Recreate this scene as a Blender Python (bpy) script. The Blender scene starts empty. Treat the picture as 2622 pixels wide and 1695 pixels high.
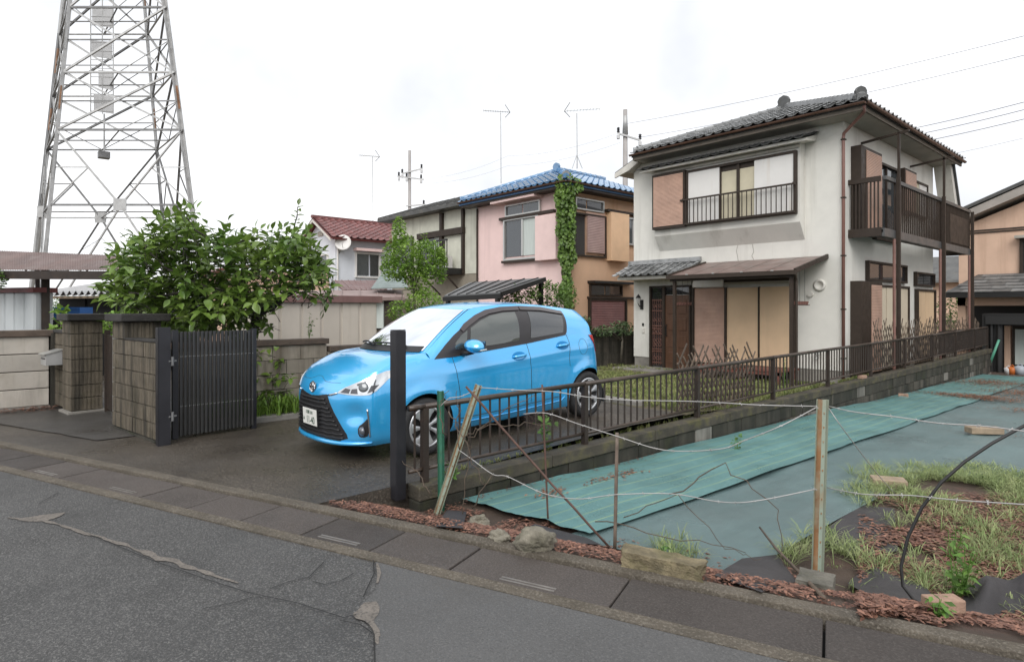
import bpy, bmesh, math, random
from mathutils import Vector, Matrix, noise
from mathutils.bvhtree import BVHTree
random.seed(7)
V = Vector
RAD = math.radians
sc = bpy.context.scene
COL = sc.collection
# ---------------------------------------------------------------- camera
YAW = RAD(48.55)
CAMZ = 1.55
cam_d = bpy.data.cameras.new('camera'); cam = bpy.data.objects.new('camera', cam_d); COL.objects.link(cam)
cam.location = (0, 0, CAMZ); cam.rotation_euler = (RAD(90), 0, YAW)
cam_d.sensor_width = 36.0; cam_d.sensor_fit = 'HORIZONTAL'
cam_d.lens = 36.0 * 1571.0 / 2622.0
cam_d.shift_y = -(847.5 - 788.0) / 2622.0
cam_d.clip_start = 0.05; cam_d.clip_end = 2000
sc.camera = cam
# ---------------------------------------------------------------- world: bright overcast
w = bpy.data.worlds.new('World'); sc.world = w; w.use_nodes = True
nt = w.node_tree; nt.nodes.clear()
out = nt.nodes.new('ShaderNodeOutputWorld'); bg = nt.nodes.new('ShaderNodeBackground')
sky = nt.nodes.new('ShaderNodeTexSky'); sky.sky_type = 'NISHITA'; sky.sun_disc = False
SUN_EL, SUN_ROT = RAD(41), RAD(140)
sky.sun_elevation = SUN_EL; sky.sun_rotation = SUN_ROT; sky.dust_density = 6.0; sky.air_density = 1.0
hs = nt.nodes.new('ShaderNodeHueSaturation'); hs.inputs['Saturation'].default_value = 0.12
nt.links.new(sky.outputs[0], hs.inputs['Color'])
tc = nt.nodes.new('ShaderNodeTexCoord'); ns = nt.nodes.new('ShaderNodeTexNoise')
ns.inputs['Scale'].default_value = 2.2; ns.inputs['Detail'].default_value = 5
nt.links.new(tc.outputs['Generated'], ns.inputs['Vector'])
cr = nt.nodes.new('ShaderNodeValToRGB')
cr.color_ramp.elements[0].color = (6.9, 7.15, 7.6, 1); cr.color_ramp.elements[0].position = 0.38
cr.color_ramp.elements[1].color = (12.2, 12.2, 12.2, 1); cr.color_ramp.elements[1].position = 0.74
nt.links.new(ns.outputs['Fac'], cr.inputs[0])
mx = nt.nodes.new('ShaderNodeMix'); mx.data_type = 'RGBA'; mx.inputs[0].default_value = 0.88
nt.links.new(hs.outputs[0], mx.inputs[6]); nt.links.new(cr.outputs[0], mx.inputs[7])
nt.links.new(mx.outputs[2], bg.inputs['Color']); bg.inputs['Strength'].default_value = 0.112
nt.links.new(bg.outputs[0], out.inputs['Surface'])
sd = bpy.data.lights.new('sun', 'SUN'); sd.energy = 1.5; sd.angle = RAD(40); sd.color = (1.0, 0.97, 0.93)
sun = bpy.data.objects.new('sun', sd); COL.objects.link(sun); sun.location = (0, -5, 30)
# light comes from behind the camera's right shoulder, high up
_d = V((0.52, -0.62, 0.70)).normalized(); sun.rotation_euler = _d.to_track_quat('Z', 'Y').to_euler()
sc.view_settings.view_transform = 'Standard'; sc.view_settings.look = 'None'
sc.view_settings.exposure = 0.30; sc.view_settings.gamma = 1.0
try: sc.view_settings.use_curve_mapping = False
except Exception: pass
sc.cycles.max_bounces = 6; sc.cycles.transparent_max_bounces = 8
sc.cycles.caustics_reflective = False; sc.cycles.caustics_refractive = False
# ---------------------------------------------------------------- survey: picture coordinates (2622 px wide) to places
CT, ST = math.cos(YAW), math.sin(YAW)
def D(px, py, F):
    R = (px - 1311.0) / 1571.0 * F
    return V((CT * R - ST * F, ST * R + CT * F, CAMZ - (py - 788.0) * F / 1571.0))
def G(px, py, z=0.0): return D(px, py, (CAMZ - z) * 1571.0 / (py - 788.0))
def onY(px, py, Y): return D(px, py, Y / (ST * (px - 1311.0) / 1571.0 + CT))
def onX(px, py, X): return D(px, py, X / (CT * (px - 1311.0) / 1571.0 - ST))
# ---------------------------------------------------------------- scene objects
WM = {}
def reg(o, parent, m):
    COL.objects.link(o); o.matrix_basis = m; WM[o.name] = m
    if parent is not None:
        o.parent = parent; o.matrix_parent_inverse = WM[parent.name].inverted()
    return o
def tag(o, label=None, cat=None, group=None, kind=None):
    if label: o['label'] = label
    if cat: o['category'] = cat
    if group: o['group'] = group
    if kind: o['kind'] = kind
    return o
def thing(name, loc, label, cat, group=None, rz=0.0, frame=None):
    o = bpy.data.objects.new(name, None); o.empty_display_size = 0.2
    m = frame if frame is not None else Matrix.Translation(V(loc)) @ Matrix.Rotation(rz, 4, 'Z')
    reg(o, None, m); return tag(o, label, cat, group)
def inst(name, mesh, m, parent=None):
    return reg(bpy.data.objects.new(name, mesh), parent, m)
class MB:
    def __init__(s): s.v = []; s.f = []; s.m = []
    def add(s, vs, fs, mi=0):
        b = len(s.v); s.v += [tuple(x) for x in vs]
        for f in fs: s.f.append(tuple(b + i for i in f)); s.m.append(mi)
        return s
    def bx(s, x0, x1, y0, y1, z0, z1, mi=0):
        vs = [(x, y, z) for z in (z0, z1) for y in (y0, y1) for x in (x0, x1)]
        return s.add(vs, [(0, 2, 3, 1), (4, 5, 7, 6), (0, 1, 5, 4), (2, 6, 7, 3), (0, 4, 6, 2), (1, 3, 7, 5)], mi)
    def bar(s, p, q, w, h, up=(0, 0, 1), mi=0):
        p, q = V(p), V(q); d = (q - p).normalized(); u = V(up)
        if abs(d.dot(u)) > .98: u = V((1, 0, 0))
        a = d.cross(u).normalized() * (w / 2); b = a.cross(d).normalized() * (h / 2)
        vs = [p - a - b, p + a - b, p - a + b, p + a + b, q - a - b, q + a - b, q - a + b, q + a + b]
        return s.add(vs, [(0, 2, 3, 1), (4, 5, 7, 6), (0, 1, 5, 4), (2, 6, 7, 3), (0, 4, 6, 2), (1, 3, 7, 5)], mi)
    def tube(s, pts, r, n=6, mi=0):
        pts = [V(p) for p in pts]; k = len(pts); b = len(s.v); a0 = None
        for i, p in enumerate(pts):
            d = (pts[min(i + 1, k - 1)] - pts[max(i - 1, 0)])
            if d.length < 1e-9: d = V((0, 0, 1))
            d.normalize()
            if a0 is None:
                a0 = d.cross(V((0, 0, 1)) if abs(d.z) < .9 else V((1, 0, 0))).normalized()
            else:
                a0 = (a0 - d * a0.dot(d))
                a0 = a0.normalized() if a0.length > 1e-6 else d.cross(V((1, 0, 0))).normalized()
            c = d.cross(a0); rr = r[i] if isinstance(r, (list, tuple)) else r
            for j in range(n):
                t = 2 * math.pi * j / n
                s.v.append(tuple(p + (a0 * math.cos(t) + c * math.sin(t)) * rr))
        for i in range(k - 1):
            for j in range(n):
                j2 = (j + 1) % n
                s.f.append((b + i * n + j, b + i * n + j2, b + (i + 1) * n + j2, b + (i + 1) * n + j)); s.m.append(mi)
        s.f.append(tuple(b + j for j in reversed(range(n)))); s.m.append(mi)
        s.f.append(tuple(b + (k - 1) * n + j for j in range(n))); s.m.append(mi)
        return s
    def prism(s, poly, vec, mi=0):
        poly = [V(p) for p in poly]; vec = V(vec); n = len(poly)
        nn = V((0, 0, 0))
        for i in range(n): nn += poly[i].cross(poly[(i + 1) % n])
        if nn.dot(vec) > 0: poly = poly[::-1]
        vs = poly + [p + vec for p in poly]
        fs = [tuple(range(n)), tuple(reversed(range(n, 2 * n)))]
        fs += [(i, i + n, (i + 1) % n + n, (i + 1) % n)[::1] for i in range(n)]
        return s.add(vs, fs, mi)
    def lathe(s, prof, n=24, axis='z', c=(0, 0, 0), mi=0, closed=False):
        c = V(c); b = len(s.v); k = len(prof)
        for (r, h) in prof:
            for j in range(n):
                t = 2 * math.pi * j / n; a, d = r * math.cos(t), r * math.sin(t)
                s.v.append(tuple(c + (V((a, d, h)) if axis == 'z' else V((a, h, d)) if axis == 'y' else V((h, a, d)))))
        rng = k if closed else k - 1
        for i in range(rng):
            i2 = (i + 1) % k
            for j in range(n):
                j2 = (j + 1) % n
                q = (b + i * n + j, b + i * n + j2, b + i2 * n + j2, b + i2 * n + j)
                s.f.append(q if axis != 'y' else q[::-1]); s.m.append(mi)
        return s
    def grid(s, rows, mi=0, flip=False):
        b = len(s.v); n = len(rows[0])
        for r in rows: s.v += [tuple(p) for p in r]
        for i in range(len(rows) - 1):
            for j in range(n - 1):
                q = (b + i * n + j, b + i * n + j + 1, b + (i + 1) * n + j + 1, b + (i + 1) * n + j)
                s.f.append(q[::-1] if flip else q); s.m.append(mi)
        return s
    def mesh(s, name, mats, smooth=False, off=None):
        me = bpy.data.meshes.new(name); o = V(off) if off is not None else V((0, 0, 0))
        me.from_pydata([(x - o.x, y - o.y, z - o.z) for x, y, z in s.v], [], s.f)
        mats = mats if isinstance(mats, (list, tuple)) else [mats]
        for m in mats: me.materials.append(m)
        if len(mats) > 1: me.polygons.foreach_set('material_index', s.m)
        if smooth: me.polygons.foreach_set('use_smooth', [True] * len(s.f))
        me.update(); return me
    def build(s, name, mats, parent=None, smooth=False, frame=None, bevel=0.0, fix=False, auto=None):
        xs, ys, zs = zip(*s.v)
        off = V(((min(xs) + max(xs)) / 2, (min(ys) + max(ys)) / 2, min(zs)))
        me = s.mesh(name, mats, smooth, off)
        if fix or bevel:
            bm = bmesh.new(); bm.from_mesh(me)
            if fix: bmesh.ops.recalc_face_normals(bm, faces=bm.faces)
            bm.to_mesh(me); bm.free()
        if auto is not None: me.set_sharp_from_angle(angle=RAD(auto))
        m = Matrix.Translation(off)
        if frame is not None: m = frame @ m
        o = reg(bpy.data.objects.new(name, me), parent, m)
        if bevel:
            bv = o.modifiers.new('bevel', 'BEVEL'); bv.width = bevel; bv.segments = 2; bv.limit_method = 'ANGLE'; bv.angle_limit = RAD(40)
        return o
def box(name, x0, x1, y0, y1, z0, z1, mat, parent=None, bevel=0.0):
    return MB().bx(x0, x1, y0, y1, z0, z1).build(name, mat, parent, bevel=bevel)
def struct(o): return tag(o, kind='structure')
# ---------------------------------------------------------------- materials
def _n(nt, t, **k):
    n = nt.nodes.new(t)
    for a, b in k.items(): setattr(n, a, b)
    return n
def mat(name, c, rough=.6, var=.18, scale=6., bump=0., bscale=80., metal=0., dirt=None, streak=None, spec=.5,
        coat=0., rnd=0., stretch=(1, 1, 1), fine=None, space='world', crough=.03, wet=0., moss=None):
    """base colour with tonal variation; dirt=(colour, amount, scale); streak=(colour, amount, scale) runs down walls"""
    m = bpy.data.materials.new(name); m.use_nodes = True; nt = m.node_tree
    b = nt.nodes['Principled BSDF']; L = nt.links.new
    b.inputs['Metallic'].default_value = metal
    b.inputs['Specular IOR Level'].default_value = spec
    b.inputs['Coat Weight'].default_value = coat; b.inputs['Coat Roughness'].default_value = crough
    if space == 'world': src = _n(nt, 'ShaderNodeNewGeometry').outputs['Position']
    else: src = _n(nt, 'ShaderNodeTexCoord').outputs['Object']
    if rnd:
        oi = _n(nt, 'ShaderNodeObjectInfo')
        va = _n(nt, 'ShaderNodeVectorMath', operation='MULTIPLY_ADD'); L(oi.outputs['Random'], va.inputs[0])
        va.inputs[1].default_value = (37, 53, 71); L(src, va.inputs[2]); src = va.outputs[0]
    def noise_(sc_, det=5, st=(1, 1, 1), rg=.6):
        mp = _n(nt, 'ShaderNodeMapping'); mp.inputs['Scale'].default_value = st; L(src, mp.inputs['Vector'])
        n = _n(nt, 'ShaderNodeTexNoise'); n.inputs['Scale'].default_value = sc_; n.inputs['Detail'].default_value = det
        n.inputs['Roughness'].default_value = rg; L(mp.outputs[0], n.inputs['Vector']); return n.outputs['Fac']
    def ramp(f, p0, p1, c0, c1):
        r = _n(nt, 'ShaderNodeValToRGB'); e = r.color_ramp.elements
        e[0].position, e[1].position = p0, p1; e[0].color = (*c0, 1); e[1].color = (*c1, 1); L(f, r.inputs[0]); return r.outputs[0]
    lo = tuple(x * (1 - var) for x in c); hi = tuple(min(1, x * (1 + var)) for x in c)
    col = ramp(noise_(scale, 6, stretch), .32, .68, lo, hi)
    def mix(f, a, bb):
        x = _n(nt, 'ShaderNodeMix', data_type='RGBA'); L(f, x.inputs[0]); L(a, x.inputs[6])
        if isinstance(bb, tuple): x.inputs[7].default_value = (*bb, 1)
        else: L(bb, x.inputs[7])
        return x.outputs[2]
    if fine:
        f = ramp(noise_(fine[1], 2, (1, 1, 1), .6), .50, .66, (0, 0, 0), (1, 1, 1))
        mm = _n(nt, 'ShaderNodeMath', operation='MULTIPLY'); L(f, mm.inputs[0]); mm.inputs[1].default_value = fine[2]
        col = mix(mm.outputs[0], col, fine[0])
        f = ramp(noise_(fine[1] * .8, 2, (1, 1.07, 1), .6), .30, .44, (1, 1, 1), (0, 0, 0))
        mm = _n(nt, 'ShaderNodeMath', operation='MULTIPLY'); L(f, mm.inputs[0]); mm.inputs[1].default_value = fine[2] * .9
        col = mix(mm.outputs[0], col, tuple(x * .3 for x in c))
    for spec_, st in ((dirt, (1, 1, 1)), (streak, (1, 1, .07)), (moss, (1, 1, 1))):
        if spec_:
            a = spec_[1]
            f = ramp(noise_(spec_[2], 7, st, .65), .62 - .3 * a, .62 - .3 * a + .2, (0, 0, 0), (1, 1, 1))
            mm = _n(nt, 'ShaderNodeMath', operation='MULTIPLY'); L(f, mm.inputs[0]); mm.inputs[1].default_value = min(1, .45 + a * .5)
            col = mix(mm.outputs[0], col, spec_[0])
    if rnd:
        hv = _n(nt, 'ShaderNodeHueSaturation'); mr = _n(nt, 'ShaderNodeMapRange'); L(oi.outputs['Random'], mr.inputs['Value'])
        mr.inputs['To Min'].default_value = 1 - rnd; mr.inputs['To Max'].default_value = 1 + rnd
        L(mr.outputs[0], hv.inputs['Value']); L(col, hv.inputs['Color']); col = hv.outputs[0]
    L(col, b.inputs['Base Color'])
    rf = ramp(noise_(scale * .7, 4), .3, .7, (max(.02, rough - .12 - wet),) * 3, (min(1, rough + .1),) * 3)
    L(rf, b.inputs['Roughness'])
    if bump:
        bp = _n(nt, 'ShaderNodeBump'); bp.inputs['Strength'].default_value = min(1, bump); bp.inputs['Distance'].default_value = .02
        L(noise_(bscale, 4, (1, 1, 1), .65), bp.inputs['Height']); L(bp.outputs[0], b.inputs['Normal'])
    return m
def flat(name, c, rough=.5, metal=0., spec=.5, coat=0.):
    m = bpy.data.materials.new(name); m.use_nodes = True; b = m.node_tree.nodes['Principled BSDF']
    b.inputs['Base Color'].default_value = (*c, 1); b.inputs['Roughness'].default_value = rough
    b.inputs['Metallic'].default_value = metal; b.inputs['Specular IOR Level'].default_value = spec
    b.inputs['Coat Weight'].default_value = coat
    return m
def glassy(name, tint=(.03, .035, .035), gloss=1.0, trans=.3, ior=1.6):
    """window glass: reflects the sky, lets part of the view through"""
    m = bpy.data.materials.new(name); m.use_nodes = True; nt = m.node_tree; L = nt.links.new
    b = nt.nodes['Principled BSDF']; b.inputs['Base Color'].default_value = (*tint, 1)
    b.inputs['Roughness'].default_value = .03; b.inputs['IOR'].default_value = ior
    b.inputs['Specular IOR Level'].default_value = .5 * gloss
    tr = _n(nt, 'ShaderNodeBsdfTransparent'); tr.inputs[0].default_value = (.75, .8, .78, 1)
    x = _n(nt, 'ShaderNodeMixShader'); x.inputs[0].default_value = 1 - trans
    L(tr.outputs[0], x.inputs[1]); L(b.outputs[0], x.inputs[2]); L(x.outputs[0], nt.nodes['Material Output'].inputs[0])
    return m
def leafm(name, c, c2, rough=.42, trans=.3, vscale=3.0):
    """two-tone leaf with light coming through"""
    m = bpy.data.materials.new(name); m.use_nodes = True; nt = m.node_tree; L = nt.links.new
    b = nt.nodes['Principled BSDF']; b.inputs['Roughness'].default_value = rough
    g = _n(nt, 'ShaderNodeNewGeometry'); n = _n(nt, 'ShaderNodeTexNoise'); n.inputs['Scale'].default_value = vscale; n.inputs['Detail'].default_value = 4
    L(g.outputs['Position'], n.inputs['Vector'])
    r = _n(nt, 'ShaderNodeValToRGB'); r.color_ramp.elements[0].position = .3; r.color_ramp.elements[1].position = .7
    r.color_ramp.elements[0].color = (*c, 1); r.color_ramp.elements[1].color = (*c2, 1); L(n.outputs['Fac'], r.inputs[0])
    ri = _n(nt, 'ShaderNodeHueSaturation'); mr = _n(nt, 'ShaderNodeMapRange'); mr.inputs['To Min'].default_value = .65; mr.inputs['To Max'].default_value = 1.45
    L(g.outputs['Random Per Island'], mr.inputs['Value']); L(mr.outputs[0], ri.inputs['Value']); L(r.outputs[0], ri.inputs['Color'])
    L(ri.outputs[0], b.inputs['Base Color'])
    t = _n(nt, 'ShaderNodeBsdfTranslucent'); L(ri.outputs[0], t.inputs[0])
    x = _n(nt, 'ShaderNodeMixShader'); x.inputs[0].default_value = trans
    L(b.outputs[0], x.inputs[1]); L(t.outputs[0], x.inputs[2]); L(x.outputs[0], nt.nodes['Material Output'].inputs[0])
    return m
BLK = (.012, .012, .012)
m_concrete = mat('concrete', (.26, .245, .22), .8, .2, 3, .35, 90, dirt=((.10, .09, .075), .35, 1.6))
m_mossy = mat('mossy_concrete', (.20, .185, .155), .85, .25, 5, .6, 60, dirt=((.028, .030, .022), .75, 2.2), moss=((.085, .085, .03), .28, 5))
m_block = mat('wall_block', (.105, .092, .074), .88, .25, 3, .6, 70, streak=((.018, .018, .013), .8, 3.5), dirt=((.035, .034, .022), .5, 1.6))
m_blockpale = mat('pale_wall_block', (.23, .215, .19), .85, .15, 6, .5, 70, rnd=.15, streak=((.05, .046, .036), .65, 5))
m_blockdark = mat('dark_wall_block', (.055, .050, .038), .88, .3, 4, .6, 70, streak=((.014, .015, .010), .8, 3), moss=((.05, .055, .022), .3, 3))
m_white = mat('white_stucco', (.70, .685, .635), .8, .05, 2, .25, 160, streak=((.36, .34, .29), .22, 1.6))
m_whitetrim = mat('cream_trim', (.64, .62, .57), .7, .06, 4, .1, 100, streak=((.36, .33, .27), .25, 4))
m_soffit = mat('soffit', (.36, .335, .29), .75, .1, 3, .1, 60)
m_brown = mat('brown_aluminium', (.040, .029, .022), .55, .15, 8, spec=.3)
m_brownpaint = mat('brown_painted_steel', (.028, .019, .014), .6, .2, 6, .15, 60, dirt=((.06, .033, .02), .25, 9))
m_pipe = mat('brown_pipe', (.20, .10, .08), .45, .15, 4)
m_copper = mat('rust_brown_gutter', (.12, .065, .045), .45, .2, 5)
m_louver = mat('pinkish_brown_shutter', (.48, .31, .235), .5, .12, 3)
m_tan = mat('tan_shutter_panel', (.70, .51, .33), .5, .06, 2, streak=((.56, .40, .25), .2, 2))
m_tanpale = mat('pale_tan_panel', (.60, .52, .40), .55, .06, 2)
m_panelwhite = mat('white_shutter_panel', (.70, .685, .66), .5, .04, 2, streak=((.45, .33, .2), .18, 3))
m_tile = mat('grey_roof_tile', (.235, .24, .24), .30, .22, 5, .1, 60, rnd=.35, spec=.7, wet=.12, dirt=((.04, .042, .04), .35, 3))
m_tiledark = mat('dark_roof_tile', (.07, .072, .072), .5, .25, 5, .1, 60, rnd=.25, moss=((.06, .07, .02), .15, 8))
m_tileblue = mat('blue_glazed_tile', (.12, .26, .44), .26, .2, 3, rnd=.2, spec=.7, coat=.8, crough=.15)
m_tilered = mat('red_roof_tile', (.17, .065, .06), .4, .25, 4, rnd=.2, dirt=((.13, .05, .05), .4, 3))
m_black = flat('black', BLK, .5)
m_dark = flat('dark_interior', (.02, .02, .02), .8)
m_darkwood = mat('dark_brown_door', (.105, .052, .030), .45, .22, 3, stretch=(6, 6, .6))
m_galv = mat('galvanised_steel', (.44, .44, .435), .5, .15, 3, metal=.35, dirt=((.30, .24, .20), .15, .6))
m_galvdark = mat('weathered_steel', (.20, .20, .20), .5, .25, 2, metal=.4)
m_rusty = mat('rusted_steel', (.30, .17, .10), .6, .35, 2, metal=.2)
m_glass = glassy('window_glass', (.06, .068, .075), 1.4, .2, 1.9)
m_glassdark = glassy('dark_window_glass', (.03, .03, .033), 1.2, .1, 1.75)
m_curtain = mat('pale_curtain', (.52, .57, .54), .8, .1, 12, stretch=(6, 6, .2))
m_curtainy = mat('cream_screen', (.55, .50, .37), .8, .08, 3)
m_alu = flat('aluminium_sash', (.52, .52, .50), .35, .6)
m_bark = mat('bark', (.05, .043, .036), .85, .35, 9, .9, 50)
m_bark2 = mat('grey_bark', (.13, .115, .09), .85, .3, 9, .6, 50)
# ================================================================ GROUND
def lerp(a, b, t): return a + (b - a) * t
def interp(tab, x):
    if x <= tab[0][0]: return tab[0][1]
    for (a, b), (c, d) in zip(tab, tab[1:]):
        if x <= c: return lerp(b, d, (x - a) / (c - a))
    return tab[-1][1]
def sstep(t): t = max(0., min(1., t)); return t * t * (3 - 2 * t)
def nz(x, y, s=1., k=0.): return noise.noise(V((x * s + k, y * s - k, k * 1.7)))
KA, KB = G(0, 1144), G(2622, 1688)
KG = (KB - KA).normalized(); KN = V((-KG.y, KG.x, 0))           # along the kerb, and into the plots
def kerbY(x, d=0.): o = KA + KN * d; return o.y + (x - o.x) * KG.y / KG.x
def kd(x, y): return (V((x, y, 0)) - KA).dot(KN)
GW = 0.50                                                        # gutter width
ZPT = [(-3, -.02), (1.6, .02), (3.5, .03), (6.0, .135), (7.5, .13), (10, -.02), (13, -.17), (15, -.20), (30, -.25)]
def ZP(x, y): return interp(ZPT, y)
def ZL(x, y): return lerp(.015, -.2 - .0135 * (y - 2.8) + .025 * nz(x, y, .6, 3), sstep((kd(x, y) - .12) / .8))
m_asphalt = mat('old_asphalt', (.066, .065, .064), .7, .16, 1.3, 1.0, 70, fine=((.25, .245, .235), 105, .62), dirt=((.030, .030, .030), .3, 1.1), wet=.12)
m_asphalt2 = mat('newer_asphalt', (.088, .087, .086), .72, .10, 2.0, .5, 110, fine=((.16, .158, .155), 85, .5), dirt=((.075, .068, .060), .2, .8), wet=.06)
m_sediment = mat('pale_silt', (.175, .155, .135), .85, .2, 9, .5, 90, fine=((.07, .066, .062), 60, .7))
m_drive = mat('wet_driveway_concrete', (.062, .051, .040), .62, .28, 1.4, .6, 60, fine=((.19, .165, .13), 48, .6), dirt=((.026, .022, .019), .55, .7), wet=.40)
m_path = mat('wet_dark_path', (.062, .058, .054), .5, .2, 1.2, .25, 120, dirt=((.03, .027, .024), .35, .8), wet=.22)
m_lid = mat('gutter_lid_concrete', (.064, .053, .047), .78, .18, 3, .6, 90, rnd=.25, fine=((.125, .11, .10), 85, .6), dirt=((.045, .038, .032), .35, 1.5), wet=.1)
m_kerb = mat('kerb_concrete', (.10, .084, .064), .85, .25, 4, .7, 80, fine=((.25, .225, .185), 70, .5), dirt=((.06, .05, .035), .4, 2.5))
m_soil = mat('lot_soil', (.075, .052, .038), .9, .3, 4, .7, 60, dirt=((.10, .045, .035), .4, 3))
m_garden = mat('garden_soil', (.12, .10, .06), .9, .3, 2, .6, 50, dirt=((.06, .075, .025), .5, 1.8))
m_land = mat('ground_earth', (.16, .14, .11), .9, .25, .5, .3, 20)
# land to the horizon
struct(MB().bx(-600, 600, -300, 900, -2.0, -1.0).build('ground', m_land))
# road
def strip(name, m, d0, d1, s0, s1, z, nseg=40):
    rows = [[KA + KG * (s0 + (s1 - s0) * i / nseg) + KN * d + V((0, 0, z)) for d in (d0, d1)] for i in range(nseg + 1)]
    return struct(MB().grid(rows, flip=True).build(name, m))
L_ = 60.
struct(MB().grid([[KA + KG * s + KN * d + V((0, 0, -.004)) for d in (-60, -GW + .02)] for s in (-60, 0, 80)], flip=True).build('road', m_asphalt))
# newer asphalt laid on the right part of the road, ragged joint
jt = [(957, 1421), (968, 1470), (962, 1510), (930, 1545), (915, 1575), (958, 1610), (962, 1650), (955, 1700), (930, 1800), (900, 2000), (860, 2600)]
jp = [G(a, b) for a, b in jt]
rows = []
for p in jp:
    d = (p - KA).dot(KN)
    rows.append([p + KG * (k * .5) + V((0, 0, .002)) if k else p + V((0, 0, .002)) for k in (0, .3, 1, 3, 8, 30, 100)])
for r in rows: r.reverse()
struct(MB().grid(rows).build('road_resurfacing', m_asphalt2))
# silt and crack seams on the asphalt
def ribbon(name, m, pts, ws, z, jit=.3):
    mb = MB(); L = []; Rr = []
    P = []
    for (a, wa), (b, wb) in zip(zip(pts, ws), zip(pts[1:], ws[1:])):
        k = max(2, int((b - a).length / .05))
        for i in range(k): P.append((a.lerp(b, i / k), lerp(wa, wb, i / k)))
    P.append((pts[-1], ws[-1]))
    rows = []
    for i, (p, wd) in enumerate(P):
        d = (P[min(i + 1, len(P) - 1)][0] - P[max(i - 1, 0)][0]).normalized(); s_ = V((-d.y, d.x, 0))
        w1 = wd * (1 + jit * 2 * nz(p.x, p.y, 9, 1)); w2 = wd * (1 + jit * 2 * nz(p.x, p.y, 9, 5))
        p = p + s_ * wd * nz(p.x, p.y, 5, 9)
        rows.append([p + s_ * max(.003, w1) + V((0, 0, z)), p - s_ * max(.003, w2) + V((0, 0, z))])
    return struct(mb.grid(rows).build(name, m))
def siltblob(px):
    P = [G(a, b) for a, b in px]; c = sum(P, V((0, 0, 0))) / len(P); R_ = []
    for i in range(len(P)):
        for k in range(8):
            t = k / 8; p0, p1_, p2_, p3 = P[i - 1], P[i], P[(i + 1) % len(P)], P[(i + 2) % len(P)]
            q = .5 * ((2 * p1_) + (p2_ - p0) * t + (2 * p0 - 5 * p1_ + 4 * p2_ - p3) * t * t + (3 * p1_ - p0 - 3 * p2_ + p3) * t ** 3); q = q + (q - c) * .16 * nz(q.x, q.y, 25, 2); R_.append(V((q.x, q.y, .0045 if px[0][0] > 500 else .0005)))
    bm = bmesh.new(); f = bm.faces.new([bm.verts.new(v) for v in R_]); bmesh.ops.triangulate(bm, faces=[f]); bmesh.ops.recalc_face_normals(bm, faces=bm.faces)
    if bm.faces[:] and sum(f.normal.z for f in bm.faces) < 0: bmesh.ops.reverse_faces(bm, faces=bm.faces)
    me = bpy.data.meshes.new('road_silt'); bm.to_mesh(me); bm.free(); me.materials.append(m_sediment); return struct(inst('road_silt', me, Matrix.Identity(4)))
ribbon('road_silt', m_sediment, [G(20, 1325), G(110, 1332), G(250, 1372), G(400, 1425), G(520, 1462), G(610, 1492)], [.006, .016, .012, .02, .016, .004], .001, .9)
ribbon('road_silt', m_sediment, [G(966, 1445), G(972, 1470), G(966, 1495)], [.006, .010, .006], .0075, .5)
siltblob([(903, 1578), (935, 1548), (966, 1545), (970, 1570), (958, 1590), (972, 1618), (968, 1645), (958, 1640), (955, 1612), (935, 1592)])
siltblob([(40, 1330), (110, 1318), (165, 1312), (150, 1322), (105, 1334)])
m_crack = flat('crack', (.015, .015, .015), .9)
for pts in ([(230, 1370), (400, 1440), (520, 1482), (640, 1520), (760, 1545), (880, 1583), (912, 1575)], [(690, 1510), (740, 1490), (790, 1480), (830, 1440)],
            [(955, 1425), (958, 1470), (930, 1530)], [(870, 1590), (920, 1600), (958, 1625), (960, 1700)], [(520, 1560), (600, 1545), (650, 1530)], [(100, 1290), (150, 1262)], [(800, 1490), (830, 1498), (870, 1490), (905, 1470)]):
    pp = [G(a, b) for a, b in pts]; ribbon('road_crack', m_crack, pp, [.0012 + .0016 * random.random() for _ in pp], .0062, .5)
# ---- gutter: edge strip, bed, lids, kerb
struct(MB().prism([KA + KG * -14 + KN * (-GW + .0) + V((0, 0, -.1)), KA + KG * -14 + KN * (-GW + .085) + V((0, 0, -.1)), KA + KG * -14 + KN * (-GW + .085) + V((0, 0, .012)), KA + KG * -14 + KN * (-GW) + V((0, 0, .006))], KG * 34).build('gutter_edge', m_kerb))
struct(MB().prism([KA + KG * -14 + KN * (-GW + .08) + V((0, 0, -.12)), KA + KG * -14 + KN * .0 + V((0, 0, -.12)), KA + KG * -14 + KN * .0 + V((0, 0, -.06)), KA + KG * -14 + KN * (-GW + .08) + V((0, 0, -.06))], KG * 34).build('gutter_bed', m_dark))
gut = struct(MB().prism([KA + KG * -14 + KN * -.015 + V((0, 0, -.1)), KA + KG * -14 + KN * .10 + V((0, 0, -.1)), KA + KG * -14 + KN * .095 + V((0, 0, .030)), KA + KG * -14 + KN * .0 + V((0, 0, .026))], KG * 34).build('kerb', m_kerb, bevel=.006))
m_slot = mat('galvanised_slot', (.19, .175, .16), .5, .2, 9, metal=.4)
rr = random.Random(3); s = -13.0; k = 0
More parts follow.
